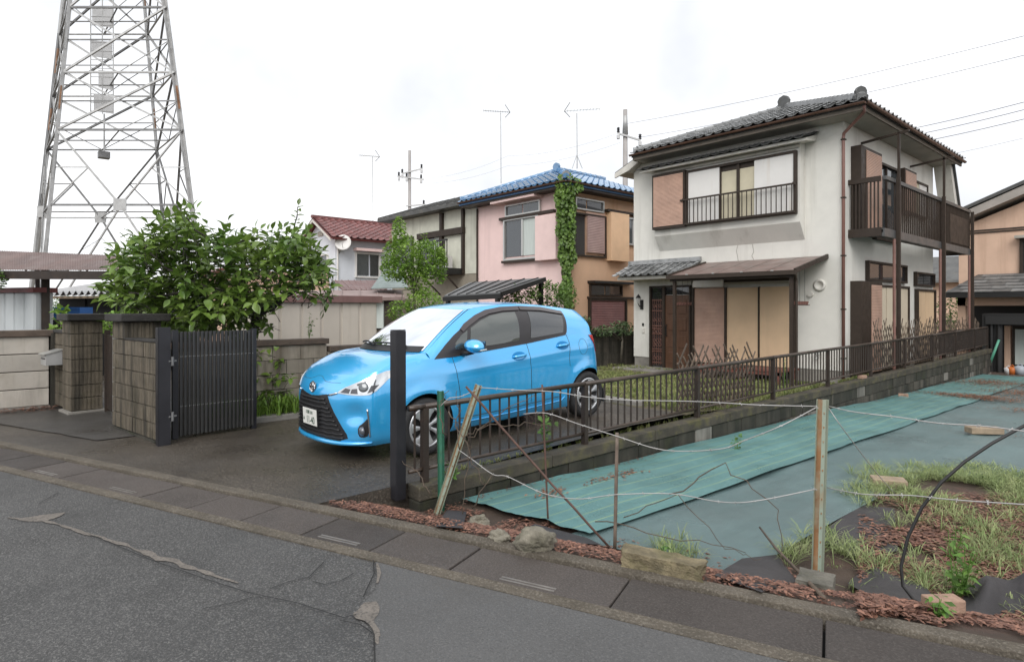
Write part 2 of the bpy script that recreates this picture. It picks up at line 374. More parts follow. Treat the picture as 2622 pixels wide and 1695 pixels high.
while s < 19:
    ln = 0.60 if s < 6.2 else 0.985
    if 2.0 < s < 2.7: ln = .62
    a = KA + KG * (s + .006); tz = rr.uniform(-.004, .005)
    mb = MB(); y0, y1 = -GW + .092, -.022
    p = lambda u, d, z: KA + KG * (s + u) + KN * d + V((0, 0, z + tz))
    hole = (k % 2 == 0) and k % 3 != 1
    mb.prism([p(.006, y0, -.055), p(.006, y1, -.055), p(.006, y1, .006), p(.006, y0, .006)], KG * (ln - .012))
    o = mb.build('gutter_lid', m_lid, gut, bevel=.007)
    if hole:
        mb = MB()
        for q in (0., .028):
            mb.prism([p(ln * .5 - .17, y0 + .03 + q, .006), p(ln * .5 - .17, y0 + .046 + q, .006), p(ln * .5 - .17, y0 + .046 + q, .0095), p(ln * .5 - .17, y0 + .03 + q, .0095)], KG * .34)
        so = mb.build('slot', m_slot, gut)
    s += ln; k += 1
# ---- driveway and garden
def surf(name, m, xs, yfun, n, zf, dz=0., parent=None):
    rows = []
    for x in xs:
        y0, y1 = yfun(x)
        rows.append([V((x, y0 + (y1 - y0) * j / n, 0)) for j in range(n + 1)])
        for q in rows[-1]: q.z = zf(q.x, q.y) + dz
    return MB().grid(rows).build(name, m, parent, smooth=True)
def frange(a, b, n): return [a + (b - a) * i / n for i in range(n + 1)]
def zd(x, y): return lerp(.022, ZP(x, y), sstep(kd(x, y) / 1.2)) + .006 * nz(x, y, 1.1, 2)
def zskirt(x, y): return zd(x, y)
struct(surf('driveway', m_drive, frange(-16.5, -4.60, 40), lambda x: (kerbY(x, .09), 7.15), 36, zd))
# dark path to the front gate
struct(surf('entry_path', m_path, frange(-12.1, -8.45, 14), lambda x: (max(kerbY(x, .62), kerbY(x, .62) + .05 * nz(x, 0, 2)), 5.0), 20, zd, .010))
struct(surf('garden', m_garden, frange(-13.5, -4.58, 30), lambda x: (7.1, 26.), 60, lambda x, y: ZP(x, y) + .015 * nz(x, y, 1.5), -.003))
struct(surf('neighbour_yard', m_land, frange(-60, -13.4, 12), lambda x: (-1., 60), 12, lambda x, y: -.12))
struct(surf('neighbour_yard', m_land, frange(-13.5, -8.6, 4), lambda x: (5.2, 7.3), 4, lambda x, y: .04))
struct(surf('lot', m_soil, frange(-4.64, 9, 60), lambda x: (kerbY(x, .09), 26.), 80, ZL))
struct(surf('far_yard', m_land, frange(-14, 40, 8), lambda x: (25.8, 90.), 8, lambda x, y: -.55))
# edging between driveway and garden
ed = tag(MB().bx(-8.3, -5.9, 7.14, 7.24, -.02, .20).build('garden_edging', m_concrete, bevel=.01), 'low concrete edging between driveway and garden behind the car', 'edging')
p1 = onX(1655, 1062, -4.9)
ed2 = tag(MB().bar(G(1530, 1022, .13), G(1640, 1040, .13), .12, .14).build('edging_kerb', m_concrete, bevel=.01), 'pale concrete kerb piece lying beside the rear wheel', 'kerb')
_r = [[V((-4.60, y, zd(-4.6, y) - .002)), V((-4.60, y, -.45))] for y in frange(kerbY(-4.6, .09), 3.1, 10)]
struct(MB().grid(_r).build('driveway_edge', m_drive))
# ================================================================ HOUSE KIT
class Face:
    """a vertical wall plane: u runs along it, z up, d outwards"""
    def __init__(s, axis, pos, sign): s.axis, s.pos, s.sign = axis, pos, sign
    def P(s, u, z, d=0.):
        return V((u, s.pos + s.sign * d, z)) if s.axis == 'Y' else V((s.pos + s.sign * d, u, z))
    def fb(s, mb, u0, u1, z0, z1, d0, d1, mi=0):
        a, b = s.P(u0, z0, d0), s.P(u1, z1, d1)
        return mb.bx(min(a.x, b.x), max(a.x, b.x), min(a.y, b.y), max(a.y, b.y), min(a.z, b.z), max(a.z, b.z), mi)
    def box(s, name, u0, u1, z0, z1, d0, d1, m, parent, bevel=0.): return s.fb(MB(), u0, u1, z0, z1, d0, d1).build(name, m, parent, bevel=bevel)
    def frame(s, name, u0, u1, z0, z1, d0, d1, w, m, parent, wt=None):
        mb = MB(); wt = wt or w
        s.fb(mb, u0, u0 + w, z0, z1, d0, d1); s.fb(mb, u1 - w, u1, z0, z1, d0, d1)
        s.fb(mb, u0 + w, u1 - w, z1 - wt, z1, d0, d1 - .002); s.fb(mb, u0 + w, u1 - w, z0, z0 + wt, d0, d1 - .002)
        return mb.build(name, m, parent)
    def louver(s, name, u0, u1, z0, z1, d0, d1, m, parent, pitch=.045, tilt=.55):
        mb = MB(); n = int((z1 - z0) / pitch)
        for i in range(n):
            a = z0 + (z1 - z0) * i / n; b = z0 + (z1 - z0) * (i + 1) / n
            mb.prism([s.P(u0, a, d0), s.P(u0, a + .004, d1), s.P(u0, a + (b - a) * .35, d1), s.P(u0, b, d0 + (d1 - d0) * (1 - tilt))], s.P(u1, 0) - s.P(u0, 0))
        return mb.build(name, m, parent, fix=True)
def tile_mesh(name, m, wd=.285, ln=.30, amp=1., thick=.018):
    prof = [(0, .004), (.035, -.012), (.09, -.020), (.15, -.014), (.19, .006), (.225, .028), (.255, .034), (.285, .022)]
    rows = []
    top = [[V((x / .285 * wd, y, z * amp + lift)) for x, z in prof] for y, lift in ((0, .028), (ln, .0))]
    mb = MB().grid(top)
    mb.grid([[p + V((0, 0, -thick)) for p in r] for r in top], flip=True)
    f = [p for p in top[0]]; mb.grid([[p + V((0, 0, -thick)) for p in f], f])
    return mb.mesh(name, m, True)
def slope_frame(o, a, b):
    a = V(a).normalized(); b = V(b).normalized(); n = a.cross(b).normalized(); b = n.cross(a)
    return Matrix((( a.x, b.x, n.x, o[0]), (a.y, b.y, n.y, o[1]), (a.z, b.z, n.z, o[2]), (0, 0, 0, 1)))
def tile_slope(parent, me, o, a, b, width, length, inside=None, pw=.27, pl=.235, lift=.03, name='roof_tile', rj=None):
    fr = slope_frame(o, a, b); nc = int(round(width / pw)); nr = int(math.ceil(length / pl)); rj = rj or random.Random(1); c = 0
    for r in range(nr):
        for i in range(nc):
            x = i * width / nc; y = -.05 + r * pl
            if inside and not inside(x + pw / 2, y + pl / 2): continue
            inst(name, me, fr @ Matrix.Translation((x + rj.uniform(-.004, .004), y + rj.uniform(-.006, .006), lift)), parent); c += 1
    return c
def cap_mesh(name, m, r=.085, ln=.27):
    mb = MB(); rows = []
    for y, k in ((0, 1.12), (.03, 1.12), (.035, 1.0), (ln, .95)):
        rows.append([V((math.cos(t) * r * k, y, math.sin(t) * r * k * .95)) for t in frange(math.pi, 0, 8)])
    mb.grid(rows); mb.add([rows[0][i] for i in range(9)], [tuple(range(8, -1, -1))])
    return mb.mesh(name, m, True)
def cap_line(parent, me, p, q, base=.06, step=.25, name='ridge_tile', m_base=None, bw=.16, bh=.12):
    p, q = V(p), V(q); d = q - p; n = int(d.length / step); b = d.normalized(); a = b.cross(V((0, 0, 1))).normalized()
    if m_base: MB().bar(p + V((0, 0, bh / 2 - .03)), q + V((0, 0, bh / 2 - .03)), bw, bh).build('ridge_course', m_base, parent)
    for i in range(n):
        inst(name, me, slope_frame(p + d * (i / n) + V((0, 0, base)), a, b), parent)
def oni(parent, p, fwd, s=1., m=None):
    """ridge-end ornament: rounded shield with shoulders"""
    fwd = V(fwd).normalized(); a = fwd.cross(V((0, 0, 1))).normalized(); p = V(p)
    pts = [(-.19, -.1), (.19, -.1), (.21, .04), (.15, .07), (.17, .16), (.12, .26), (0, .31), (-.12, .26), (-.17, .16), (-.15, .07), (-.21, .04)]
    poly = [p + a * x * s + V((0, 0, z * s)) - fwd * .05 * s for x, z in pts]
    return MB().prism(poly, fwd * .12 * s).build('ridge_end_tile', m, parent, bevel=.02)
TILE = tile_mesh('roof_tile', m_tile); TILED = tile_mesh('hood_tile', m_tiledark); TILEB = tile_mesh('blue_roof_tile', m_tileblue)
CAP = cap_mesh('ridge_tile', m_tile); CAPB = cap_mesh('blue_ridge_tile', m_tileblue); CAPD = cap_mesh('dark_ridge_tile', m_tiledark)
# ================================================================ CREAM HOUSE
HX0, HX1, HY0, HY1, HZ = -11.23, -5.41, 14.73, 21.55, -.25
house = thing('cream_house', ((HX0 + HX1) / 2, 18, HZ), 'cream stuccoed two-storey house with grey tiled roof and brown balcony', 'house')
wall = MB().bx(HX0, HX1, HY0, HY1, .12, 5.76).build('wall', m_white, house)
box('foundation', HX0 + .02, HX1 - .02, HY0 + .02, HY1 - .02, HZ, .12, m_concrete, house)
FR = Face('Y', HY0, -1); SD = Face('X', HX1, 1)
# cracks and repaired render on the front wall
m_stain = mat('render_stain', (.34, .32, .29), .85, .1, 5)
for u, pts in ((-7.55, [(0, 3.14), (.03, 2.95), (-.02, 2.85), (.04, 2.74)]), (-7.95, [(0, 3.14), (-.03, 3.0), (.02, 2.74)])):
    mb = MB()
    for (a, b), (c, d) in zip(pts, pts[1:]): mb.bar(FR.P(u + a, b, .003), FR.P(u + c, d, .003), .012, .006, (0, 1, 0))
    mb.build('wall_crack', m_stain, wall)
# ---- main roof: hipped, ridge running back
EX0, EX1, EY0, EY1, EZ, AZ = -10.88, -4.80, 14.16, 22.1, 5.93, 7.12
AX = (EX0 + EX1) / 2; AY = EY0 + (EX1 - EX0) / 2; BY = EY1 - (EX1 - EX0) / 2 + .6
c1, c2, c3, c4, a1, a2 = V((EX0, EY0, EZ)), V((EX1, EY0, EZ)), V((EX1, EY1, EZ)), V((EX0, EY1, EZ)), V((AX, AY, AZ)), V((AX, max(AY + .4, BY), AZ))
mb = MB(); mb.add([c1, c2, c3, c4, a1, a2], [(0, 1, 4), (1, 2, 5, 4), (2, 3, 5), (3, 0, 4, 5)])
lo = V((0, 0, -.10)); mb.add([c1 + lo, c2 + lo, c3 + lo, c4 + lo], [(0, 3, 2, 1)])
mb.add([c1, c2, c3, c4, c1 + lo, c2 + lo, c3 + lo, c4 + lo], [(0, 4, 5, 1), (1, 5, 6, 2), (2, 6, 7, 3), (3, 7, 4, 0)])
roof = mb.build('roof', m_tiledark, house)
W = EX1 - EX0; Ls = (a1 - (c1 + c2) / 2).length
slope_b = (a1 - (c1 + c2) / 2)
n1 = tile_slope(roof, TILE, c1, (1, 0, 0), slope_b, W, Ls, lambda x, y: abs(x - W / 2) < (W / 2) * (1 - y / Ls) - .02)
W2 = EY1 - EY0; side_b = V((AX - EX1, 0, AZ - EZ))
n2 = tile_slope(roof, TILE, c2, (0, 1, 0), side_b, W2, .7, lambda x, y: x > y * .9)
cap_line(roof, CAP, c1 + V((.05, .05, .03)), a1, .07, m_base=m_tile)
cap_line(roof, CAP, c2 + V((-.05, .05, .03)), a1, .09, .21, m_base=m_tile, bw=.2, bh=.17)
cap_line(roof, CAP, a1, a2, .10, m_base=m_tile, bh=.22)
oni(roof, a1 + V((0, -.10, .06)), (0, -1, 0), 1., m_tiledark); oni(roof, c1 + V((.12, .12, .08)), (-1, -1, 0), .5, m_tiledark); oni(roof, c2 + V((-.10, .10, .12)), (1, -1, 0), .75, m_tiledark)
# soffits, fascia, gutters, pipes
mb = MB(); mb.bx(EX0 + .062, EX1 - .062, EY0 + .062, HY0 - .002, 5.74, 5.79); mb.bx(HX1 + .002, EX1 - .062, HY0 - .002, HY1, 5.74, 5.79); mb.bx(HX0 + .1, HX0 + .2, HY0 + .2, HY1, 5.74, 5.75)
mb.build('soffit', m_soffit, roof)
mb = MB(); mb.bx(EX0 + .03, EX1 - .03, EY0 + .02, EY0 + .06, 5.745, 5.832); mb.bx(EX1 - .06, EX1 - .02, EY0 + .062, EY1, 5.745, 5.832); mb.bx(EX0 + .02, EX0 + .06, EY0 + .062, EY1, 5.745, 5.832)
mb.build('fascia', mat('grey_brown_fascia', (.15, .125, .10), .7, .2, 4), roof)
def gutter_line(p, q, parent, r=.043, m=m_copper):
    p, q = V(p), V(q); d = (q - p).normalized(); a = d.cross(V((0, 0, 1)))
    rows = []
    for e in (p, q): rows.append([e + a * math.cos(t) * r + V((0, 0, math.sin(t) * r)) for t in frange(math.pi, 2 * math.pi, 7)])
    mb = MB().grid(rows); mb.grid([[v + (v - rows[i][0].lerp(rows[i][-1], .5)) * .12 for v in rows[i]] for i in (0, 1)], flip=True)
    return mb.build('gutter', m, parent, smooth=True)
gutter_line((EX0 - .02, EY0 - .06, 5.90), (EX1 + .05, EY0 - .06, 5.89), roof); gutter_line((EX1 + .06, EY0 - .06, 5.89), (EX1 + .06, EY1, 5.87), roof)
MB().tube([(EX1 + .0, EY0 + .02, 5.83), (EX1 - .05, EY0 + .15, 5.72), (HX1 + .03, HY0 - .06, 5.45), (HX1 + .02, HY0 - .06, 5.36), (HX1 + .02, HY0 - .06, -.1)], .036, 8).build('downpipe', m_pipe, house, smooth=True)
for z in (5.3, 4.0, 2.7, 1.5, .4): MB().bx(HX1 - .025, HX1 + .065, HY0 - .105, HY0 - .003, z, z + .03).build('pipe_bracket', m_brown, house)
# lower eave on the left, with its white barge board
MB().prism([(-10.86, 14.50, 5.96), (-11.75, 14.50, 5.60), (-11.75, 14.50, 5.53), (-10.86, 14.50, 5.86)], (0, 7.3, 0)).build('left_eave', m_tiledark, roof, fix=True)
MB().prism([(-10.87, 14.44, 5.90), (-11.72, 14.44, 5.555), (-11.72, 14.44, 5.42), (-11.2, 14.44, 5.56), (-10.87, 14.44, 5.74)], (0, .055, 0)).build('barge_board', m_whitetrim, roof, fix=True)
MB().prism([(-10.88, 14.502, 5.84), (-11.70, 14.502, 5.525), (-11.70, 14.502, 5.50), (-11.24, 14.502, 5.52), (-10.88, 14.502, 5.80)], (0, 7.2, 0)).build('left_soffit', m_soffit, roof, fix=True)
# sloping barge of the lower rear roof
mb = MB(); mb.prism([(-5.40, 21.55, 5.75), (-5.40, 21.75, 5.75), (-5.40, 22.9, 3.7), (-5.40, 22.55, 3.7)], (.42, 0, 0)); mb.build('barge_board', m_whitetrim, house)
mb = MB(); mb.prism([(-5.42, 21.72, 5.80), (-5.42, 21.80, 5.80), (-5.42, 23.0, 3.66), (-5.42, 22.92, 3.66)], (.5, 0, 0)); mb.build('verge', m_tiledark, house)
# ---- first-floor bay with tiled hood
BZ0, BZ1, BD = 3.55, 5.32, .27; BU0, BU1 = -10.30, -6.26
mb = MB(); mb.prism([FR.P(BU0, 3.15, .001), FR.P(BU0, BZ0, BD), FR.P(BU0, BZ1 + .1, BD), FR.P(BU0, BZ1 + .1, .001)], (BU1 - BU0, 0, 0)); bay = mb.build('bay', m_white, house)
hood = MB().prism([FR.P(-10.62, 5.56, .0), FR.P(-10.62, 5.40, .56), FR.P(-10.62, 5.34, .56), FR.P(-10.62, 5.42, .0)], (4.62, 0, 0)).build('bay_hood', m_whitetrim, house)
tile_slope(hood, TILED, FR.P(-10.66, 5.41, .60), (1, 0, 0), V((0, .60, .17)), 4.70, .5, None, .262, .235, .012, 'hood_tile')
mb = MB(); FR.fb(mb, -10.32, -6.24, 5.28, 5.34, BD, BD + .05); FR.fb(mb, -10.34, -6.22, 5.36, 5.40, BD, BD + .09); mb.build('bay_moulding', m_whitetrim, house)
B = Face('Y', HY0 - BD, -1)
def uB(px): return onY(px, 500, HY0 - BD - .06).x
uL, uM0, uM1, uMm, uR = uB(1758), uB(1842), uB(1932), uB(1890), uB(2033)
z0, z1 = 3.80, 5.16
sh = B.box('shutter_box', uB(1674), uB(1757), 3.72, 5.24, .0, .14, m_brown, house); B.louver('louver', uB(1674) + .05, uB(1757) - .05, 3.79, 5.17, .141, .158, m_louver, sh, .034)
wn = B.frame('window', uL, uR + .06, z0 - .06, z1 + .05, .0, .10, .06, m_brown, house)
B.box('shutter_panel', uL + .062, uM0, z0, z1 - .01, .03, .075, m_panelwhite, wn); B.box('shutter_panel', uM1, uR - .002, z0, z1 - .01, .03, .075, m_panelwhite, wn)
B.box('window_screen', uM0 + .03, uMm - .03, z0, z1 - .14, .005, .02, m_curtainy, wn); B.box('window_screen', uMm + .03, uM1, z0, z1 - .14, .008, .03, m_curtainy, wn)
mb = MB(); B.fb(mb, uMm - .045, uMm + .03, z0, z1, .02, .06); B.fb(mb, uM0 + .002, uM0 + .04, z0, z1, .01, .05); B.fb(mb, uM0 + .04, uM1, z1 - .14, z1, .001, .02); mb.build('sash', m_brown, wn)
rl = thing('window_railing', B.P((uL + uR) / 2, 3.78, .22), 'brown bar railing across the upstairs bay window', 'railing')
mb = MB(); B.fb(mb, uL - .12, uR + .08, 4.40, 4.44, .16, .20); mb.build('rail', m_brown, rl)
mb = MB(); B.fb(mb, uL, uR + .06, 3.76, 3.80, .16, .20); mb.build('rail', m_brown, rl)
for i in range(24):
    u = lerp(uL + .04, uR, i / 23.); mb = MB(); B.fb(mb, u - .008, u + .008, 3.802, 4.398, .165, .185); mb.build('baluster', m_brown, rl)
for u in (uL - .06, uR + .02):
    mb = MB(); B.fb(mb, u, u + .04, 4.442, 4.46, .0, .19); mb.build('bracket', m_brown, rl)
# ---- entrance
en = MB().prism([FR.P(-11.28, 2.72, .0), FR.P(-11.28, 2.42, .70), FR.P(-11.28, 2.34, .70), FR.P(-11.28, 2.34, .0)], (2.2, 0, 0)).build('entrance_hood', m_whitetrim, house)
tile_slope(en, TILE, FR.P(-11.36, 2.45, .80), (1, 0, 0), V((0, .80, .34)), 2.36, .87, None, .262, .2, .015, 'hood_tile')
MB().bar(FR.P(-11.36, 2.86, .03), FR.P(-8.98, 2.86, .03), .14, .12).build('ridge_course', m_tile, en)
dz0, dz1 = -.20, 2.17
d0 = FR.frame('door_frame', -10.62, -9.27, dz0, dz1, .0, .09, .05, m_brown, house)
FR.box('transom_glass', -10.56, -9.32, 1.92, 2.11, .01, .03, m_glassdark, d0)
FR.box('mullion', -10.18, -10.10, dz0, 2.12, .0, .085, m_brown, d0)
# side light with iron scrollwork
FR.box('side_light_glass', -10.56, -10.19, dz0 + .1, 1.92, .01, .022, m_glassdark, d0)
m_iron = mat('rusty_scrollwork', (.16, .075, .055), .6, .3, 20)
mb = MB()
for i in range(6):
    u = -10.53 + i * .062; FR.fb(mb, u, u + .012, dz0 + .12, 1.8, .03, .042)
for z in (-.02, .3, .36, .80, .95, 1.02, 1.45, 1.75): FR.fb(mb, -10.55, -10.2, z, z + .025, .032, .046)
for z in (.12, .5, .62, .88, 1.2, 1.6):
    for u in (-10.47, -10.375, -10.28):
        pts = [FR.P(u + .04 * math.cos(t), z + .05 * math.sin(t), .045) for t in frange(0, 6.28, 10)]; mb.tube(pts, .008, 4)
mb.build('scrollwork', m_iron, d0)
dr = FR.box('door', -10.09, -9.33, dz0 + .03, 1.90, .012, .05, m_darkwood, d0)
for i, (za, zb) in enumerate(((.0, .32), (.45, .78), (.92, 1.25), (1.38, 1.78))):
    for ua, ub in ((-10.0, -9.76), (-9.66, -9.42)):
        FR.fb(MB(), ua, ub, za, zb, .05, .066).build('door_panel', m_darkwood, dr, bevel=.012)
MB().tube([FR.P(-10.04, .75, .06), FR.P(-10.04, .77, .10), FR.P(-10.04, 1.05, .10), FR.P(-10.04, 1.07, .06)], .014, 8).build('handle', m_black, dr)
st = tag(MB().bx(-11.2, -9.1, 13.7, 14.70, -.26, -.14).build('doorstep', m_concrete, bevel=.015), 'low wet concrete doorstep in front of the brown entrance door', 'step')
lp = thing('wall_lantern', FR.P(-10.92, 1.75, .1), 'black wall lantern with glass shade beside the entrance door', 'lamp')
c = FR.P(-10.93, 1.62, .0)
mb = MB(); mb.bx(c.x - .05, c.x + .05, c.y - .03, c.y, 1.50, 1.78); mb.tube([c + V((0, -.02, 0)), c + V((0, -.12, -.04)), c + V((-.0, -.18, .04))], .014, 6); mb.build('bracket', m_black, lp)
q = c + V((0, -.18, .04))
MB().lathe([(.01, 0), (.045, .01), (.075, .17), (.02, .2)], 6, 'z', q).build('shade', glassy('lantern_glass', (.5, .5, .48), 1, .2), lp)
MB().lathe([(.085, .17), (.06, .22), (.012, .27), (.0, .3)], 6, 'z', q).build('cap', m_black, lp)
ib = thing('intercom', FR.P(-10.88, .9, 0), 'small intercom and doorbell on wall beside front door', 'intercom')
MB().bx(-10.92, -10.86, HY0 - .02, HY0 - .001, 1.02, 1.10).build('camera_cover', m_black, ib); MB().bx(-10.92, -10.84, HY0 - .025, HY0 - .001, .82, .95).build('panel', m_whitetrim, ib)
# ---- ground-floor shutters under the terrace roof
def uF(px): return onY(px, 800, HY0).x
s0, s1, s2, s3, s4 = uF(1776), uF(1859), uF(1862), uF(1946), uF(2033)
zt, zb = 2.07, .10
wf = FR.frame('terrace_window', s0, s4 + .06, zb - .1, zt + .22, .0, .10, .06, m_brown, house, .09)
FR.box('head_rail', s0 + .06, s1 + .0, zt + .02, zt + .2, .10, .16, m_panelwhite, wf, .01)
FR.box('head_rail', s2, s4, zt + .08, zt + .13, .10, .13, m_soffit, wf)
FR.box('shutter_backing', s0 + .06, s1, zb, zt, .02, .05, m_louver, wf); FR.louver('louver', s0 + .07, s1 - .01, zb, zt, .052, .068, m_louver, wf, .034)
FR.box('shutter_panel', s2 + .03, s3 - .015, zb, zt - .01, .02, .07, m_tan, wf, .006); FR.box('shutter_panel', s3 + .025, s4 - .002, zb, zt - .01, .02, .07, m_tan, wf, .006)
mb = MB(); FR.fb(mb, s1 + .002, s2 + .028, zb, zt, .02, .10); FR.fb(mb, s3 - .013, s3 + .023, zb, zt, .02, .09); mb.build('sash', m_brown, wf)
# ---- terrace roof (brown polycarbonate) on posts
m_poly = mat('brown_polycarbonate', (.175, .115, .10), .4, .25, 3.5, spec=.5, dirt=((.14, .125, .11), .5, 3))
tr = thing('terrace_roof', (-7.3, 13.9, -.2), 'brown lean-to terrace roof on posts over the tan shutters', 'canopy')
TX0, TX1, TY = -8.86, -5.75, 13.04
for i in range(5):
    a = lerp(TX0, TX1, i / 5) + .012; b = lerp(TX0, TX1, (i + 1) / 5) - .012
    MB().add([(a, TY, 2.345), (b, TY, 2.345), (b, 14.72, 2.745), (a, 14.72, 2.745), (a, TY, 2.335), (b, TY, 2.335), (b, 14.72, 2.735), (a, 14.72, 2.735)], [(0, 1, 2, 3), (7, 6, 5, 4), (0, 4, 5, 1), (1, 5, 6, 2), (2, 6, 7, 3), (3, 7, 4, 0)]).build('roof_sheet', m_poly, tr)
for i in range(6):
    x = lerp(TX0, TX1, i / 5); MB().bar((x, TY, 2.33), (x, 14.72, 2.73), .018 if 0 < i < 5 else .05, .028 if 0 < i < 5 else .10).build('rafter', m_brown, tr)
MB().bx(TX0 - .03, TX1 + .03, TY - .09, TY - .005, 2.25, 2.345).build('gutter', m_brown, tr); MB().bx(TX0, TX1, TY + .03, TY + .10, 2.20, 2.285).build('beam', m_brown, tr)
for x in (TX0 + .12, TX1 - .1): MB().bx(x - .035, x + .035, TY + .03, TY + .10, -.22, 2.198).build('post', m_brown, tr)
MB().tube([(TX1 + .0, TY - .03, 2.26), (TX1 - .02, TY + .1, 2.16), (TX1 - .02, TY + .12, 2.1), (TX1 - .02, TY + .12, -.2)], .028, 8).build('downpipe', m_brown, tr)
for x in (-8.3, -7.6, -6.9, -6.2): MB().bx(x - .03, x + .03, TY - .1, TY - .085, 2.34, 2.36).build('clip', m_alu, tr)
for i, (x, lab) in enumerate(((TX0 + .05, 'beside the entrance door'), (TX1 - .12, 'beside the downpipe'))):
    h = thing('hanging_planter', (x, 13.6, 1.62), 'row of small brown pots hanging under terrace roof ' + lab, 'planter', 'hanging planters under the terrace roof')
    for yy in (13.35, 13.55, 13.8): MB().tube([(x, yy, 1.66), (x, yy, 2.40)], .004, 4).build('hanging_wire', m_black, h)
    MB().bx(x - .05, x + .05, 13.25, 13.95, 1.60, 1.615).build('tray', m_brown, h)
    for k in range(6): MB().lathe([(.03, 0), (.045, .07), (.05, .075), (.03, .07)], 8, 'z', (x, 13.3 + k * .12, 1.615)).build('pot', m_pipe, h)
# deck step in front of the shutters
dk = thing('wooden_deck', (-7.2, 14.2, -.2), 'low reddish wooden deck step below the tan shutters', 'deck')
m_deck = mat('red_brown_deck', (.16, .06, .045), .6, .25, 4, rnd=.2)
for i in range(6): MB().bx(-8.5, -6.35, 13.72 + i * .155, 13.86 + i * .155, .08, .12).build('plank', m_deck, dk)
for x in (-8.4, -7.4, -6.45):
    for y in (13.78, 14.5): MB().bx(x - .04, x + .04, y - .04, y + .04, -.22, .078).build('leg', m_deck, dk)
MB().bx(-8.48, -6.37, 13.74, 13.78, .0, .077).build('apron', m_deck, dk)
vt = thing('wall_vent', FR.P(-5.9, 2.05, .05), 'round cream pipe vent and ring on wall beside terrace roof', 'vent')
MB().lathe([(.02, 0), (.13, 0), (.14, -.03), (.10, -.06), (.08, -.03), (.0, -.02)], 20, 'y', FR.P(-5.92, 2.07, 0)).build('ring', m_whitetrim, vt, smooth=True)
MB().lathe([(.0, -.06), (.06, -.06), (.06, 0)], 14, 'y', FR.P(-6.12, 1.86, 0)).build('cap', m_whitetrim, vt)
tp = thing('wall_tap', FR.P(-5.92, .45, .08), 'chrome garden tap with dark cover on cream wall', 'tap')
MB().tube([FR.P(-5.95, .40, 0), FR.P(-5.95, .42, .1), FR.P(-5.95, .36, .16)], .018, 8).build('spout', m_alu, tp); MB().lathe([(.0, .10), (.045, .09), (.05, .02), (.02, .0)], 10, 'z', FR.P(-5.93, .45, .1)).build('knob', m_alu, tp)
# ---- side wall, upper floor
sb = SD.box('shutter_box', 15.16, 16.50, 3.25, 5.25, .0, .22, m_brown, house); SD.louver('louver', 15.45, 16.46, 3.3, 5.18, .222, .238, m_louver, sb, .036)
w2 = SD.frame('balcony_door', 16.52, 18.25, 3.22, 5.15, .0, .10, .06, m_brown, house)
SD.box('pane', 16.6, 17.36, 3.3, 5.08, .01, .02, m_glass, w2); SD.box('pane', 17.42, 18.18, 3.3, 5.08, .03, .04, m_glass, w2); SD.box('curtain', 16.6, 17.3, 3.3, 5.08, .002, .008, m_curtainy, w2); SD.box('sash', 17.36, 17.42, 3.3, 5.08, .02, .06, m_brown, w2)
sb = SD.box('shutter_box', 18.27, 19.25, 4.05, 5.2, .0, .2, m_brown, house); SD.louver('louver', 18.32, 19.2, 4.1, 5.14, .202, .216, m_louver, sb, .036)
w3 = SD.frame('window', 19.27, 20.75, 4.1, 5.08, .0, .09, .05, m_brown, house); SD.box('shutter_panel', 19.32, 20.0, 4.15, 5.03, .01, .05, m_curtainy, w3); SD.box('shutter_panel', 20.02, 20.7, 4.15, 5.03, .02, .06, m_panelwhite, w3)
# ---- side wall, ground floor
sb = SD.box('shutter_box', 15.12, 16.45, .0, 2.16, .0, .24, m_brown, house); SD.louver('louver', 15.72, 16.4, .05, 2.08, .242, .258, m_louver, sb, .036)
w4 = SD.frame('terrace_window', 16.47, 19.05, .0, 2.12, .0, .10, .05, m_brown, house)
SD.box('shutter_panel', 16.52, 17.3, .05, 2.06, .02, .06, m_tanpale, w4); SD.box('shutter_panel', 17.33, 18.15, .05, 2.06, .03, .07, m_tanpale, w4); SD.box('shutter_panel', 18.18, 19.0, .05, 2.06, .02, .06, m_tanpale, w4)
w5 = SD.frame('transom_window', 16.05, 18.9, 2.20, 2.68, .0, .09, .05, m_brown, house)
for a, b in ((16.1, 17.0), (17.03, 17.9), (17.93, 18.85)): SD.box('pane', a, b, 2.25, 2.63, .01, .03, m_glassdark, w5)
w6 = SD.frame('rear_window', 19.78, 21.5, .1, 2.08, .0, .10, .06, m_brown, house); SD.box('shutter_panel', 19.85, 20.6, .16, 2.02, .02, .06, m_tan, w6); SD.box('shutter_panel', 20.64, 21.4, .16, 2.02, .02, .06, m_tan, w6)
w7 = SD.frame('transom_window', 19.7, 21.45, 2.16, 2.55, .0, .09, .05, m_brown, house); SD.box('pane', 19.75, 20.5, 2.2, 2.5, .01, .03, m_glassdark, w7); SD.box('pane', 20.55, 21.4, 2.2, 2.5, .01, .03, m_glassdark, w7)
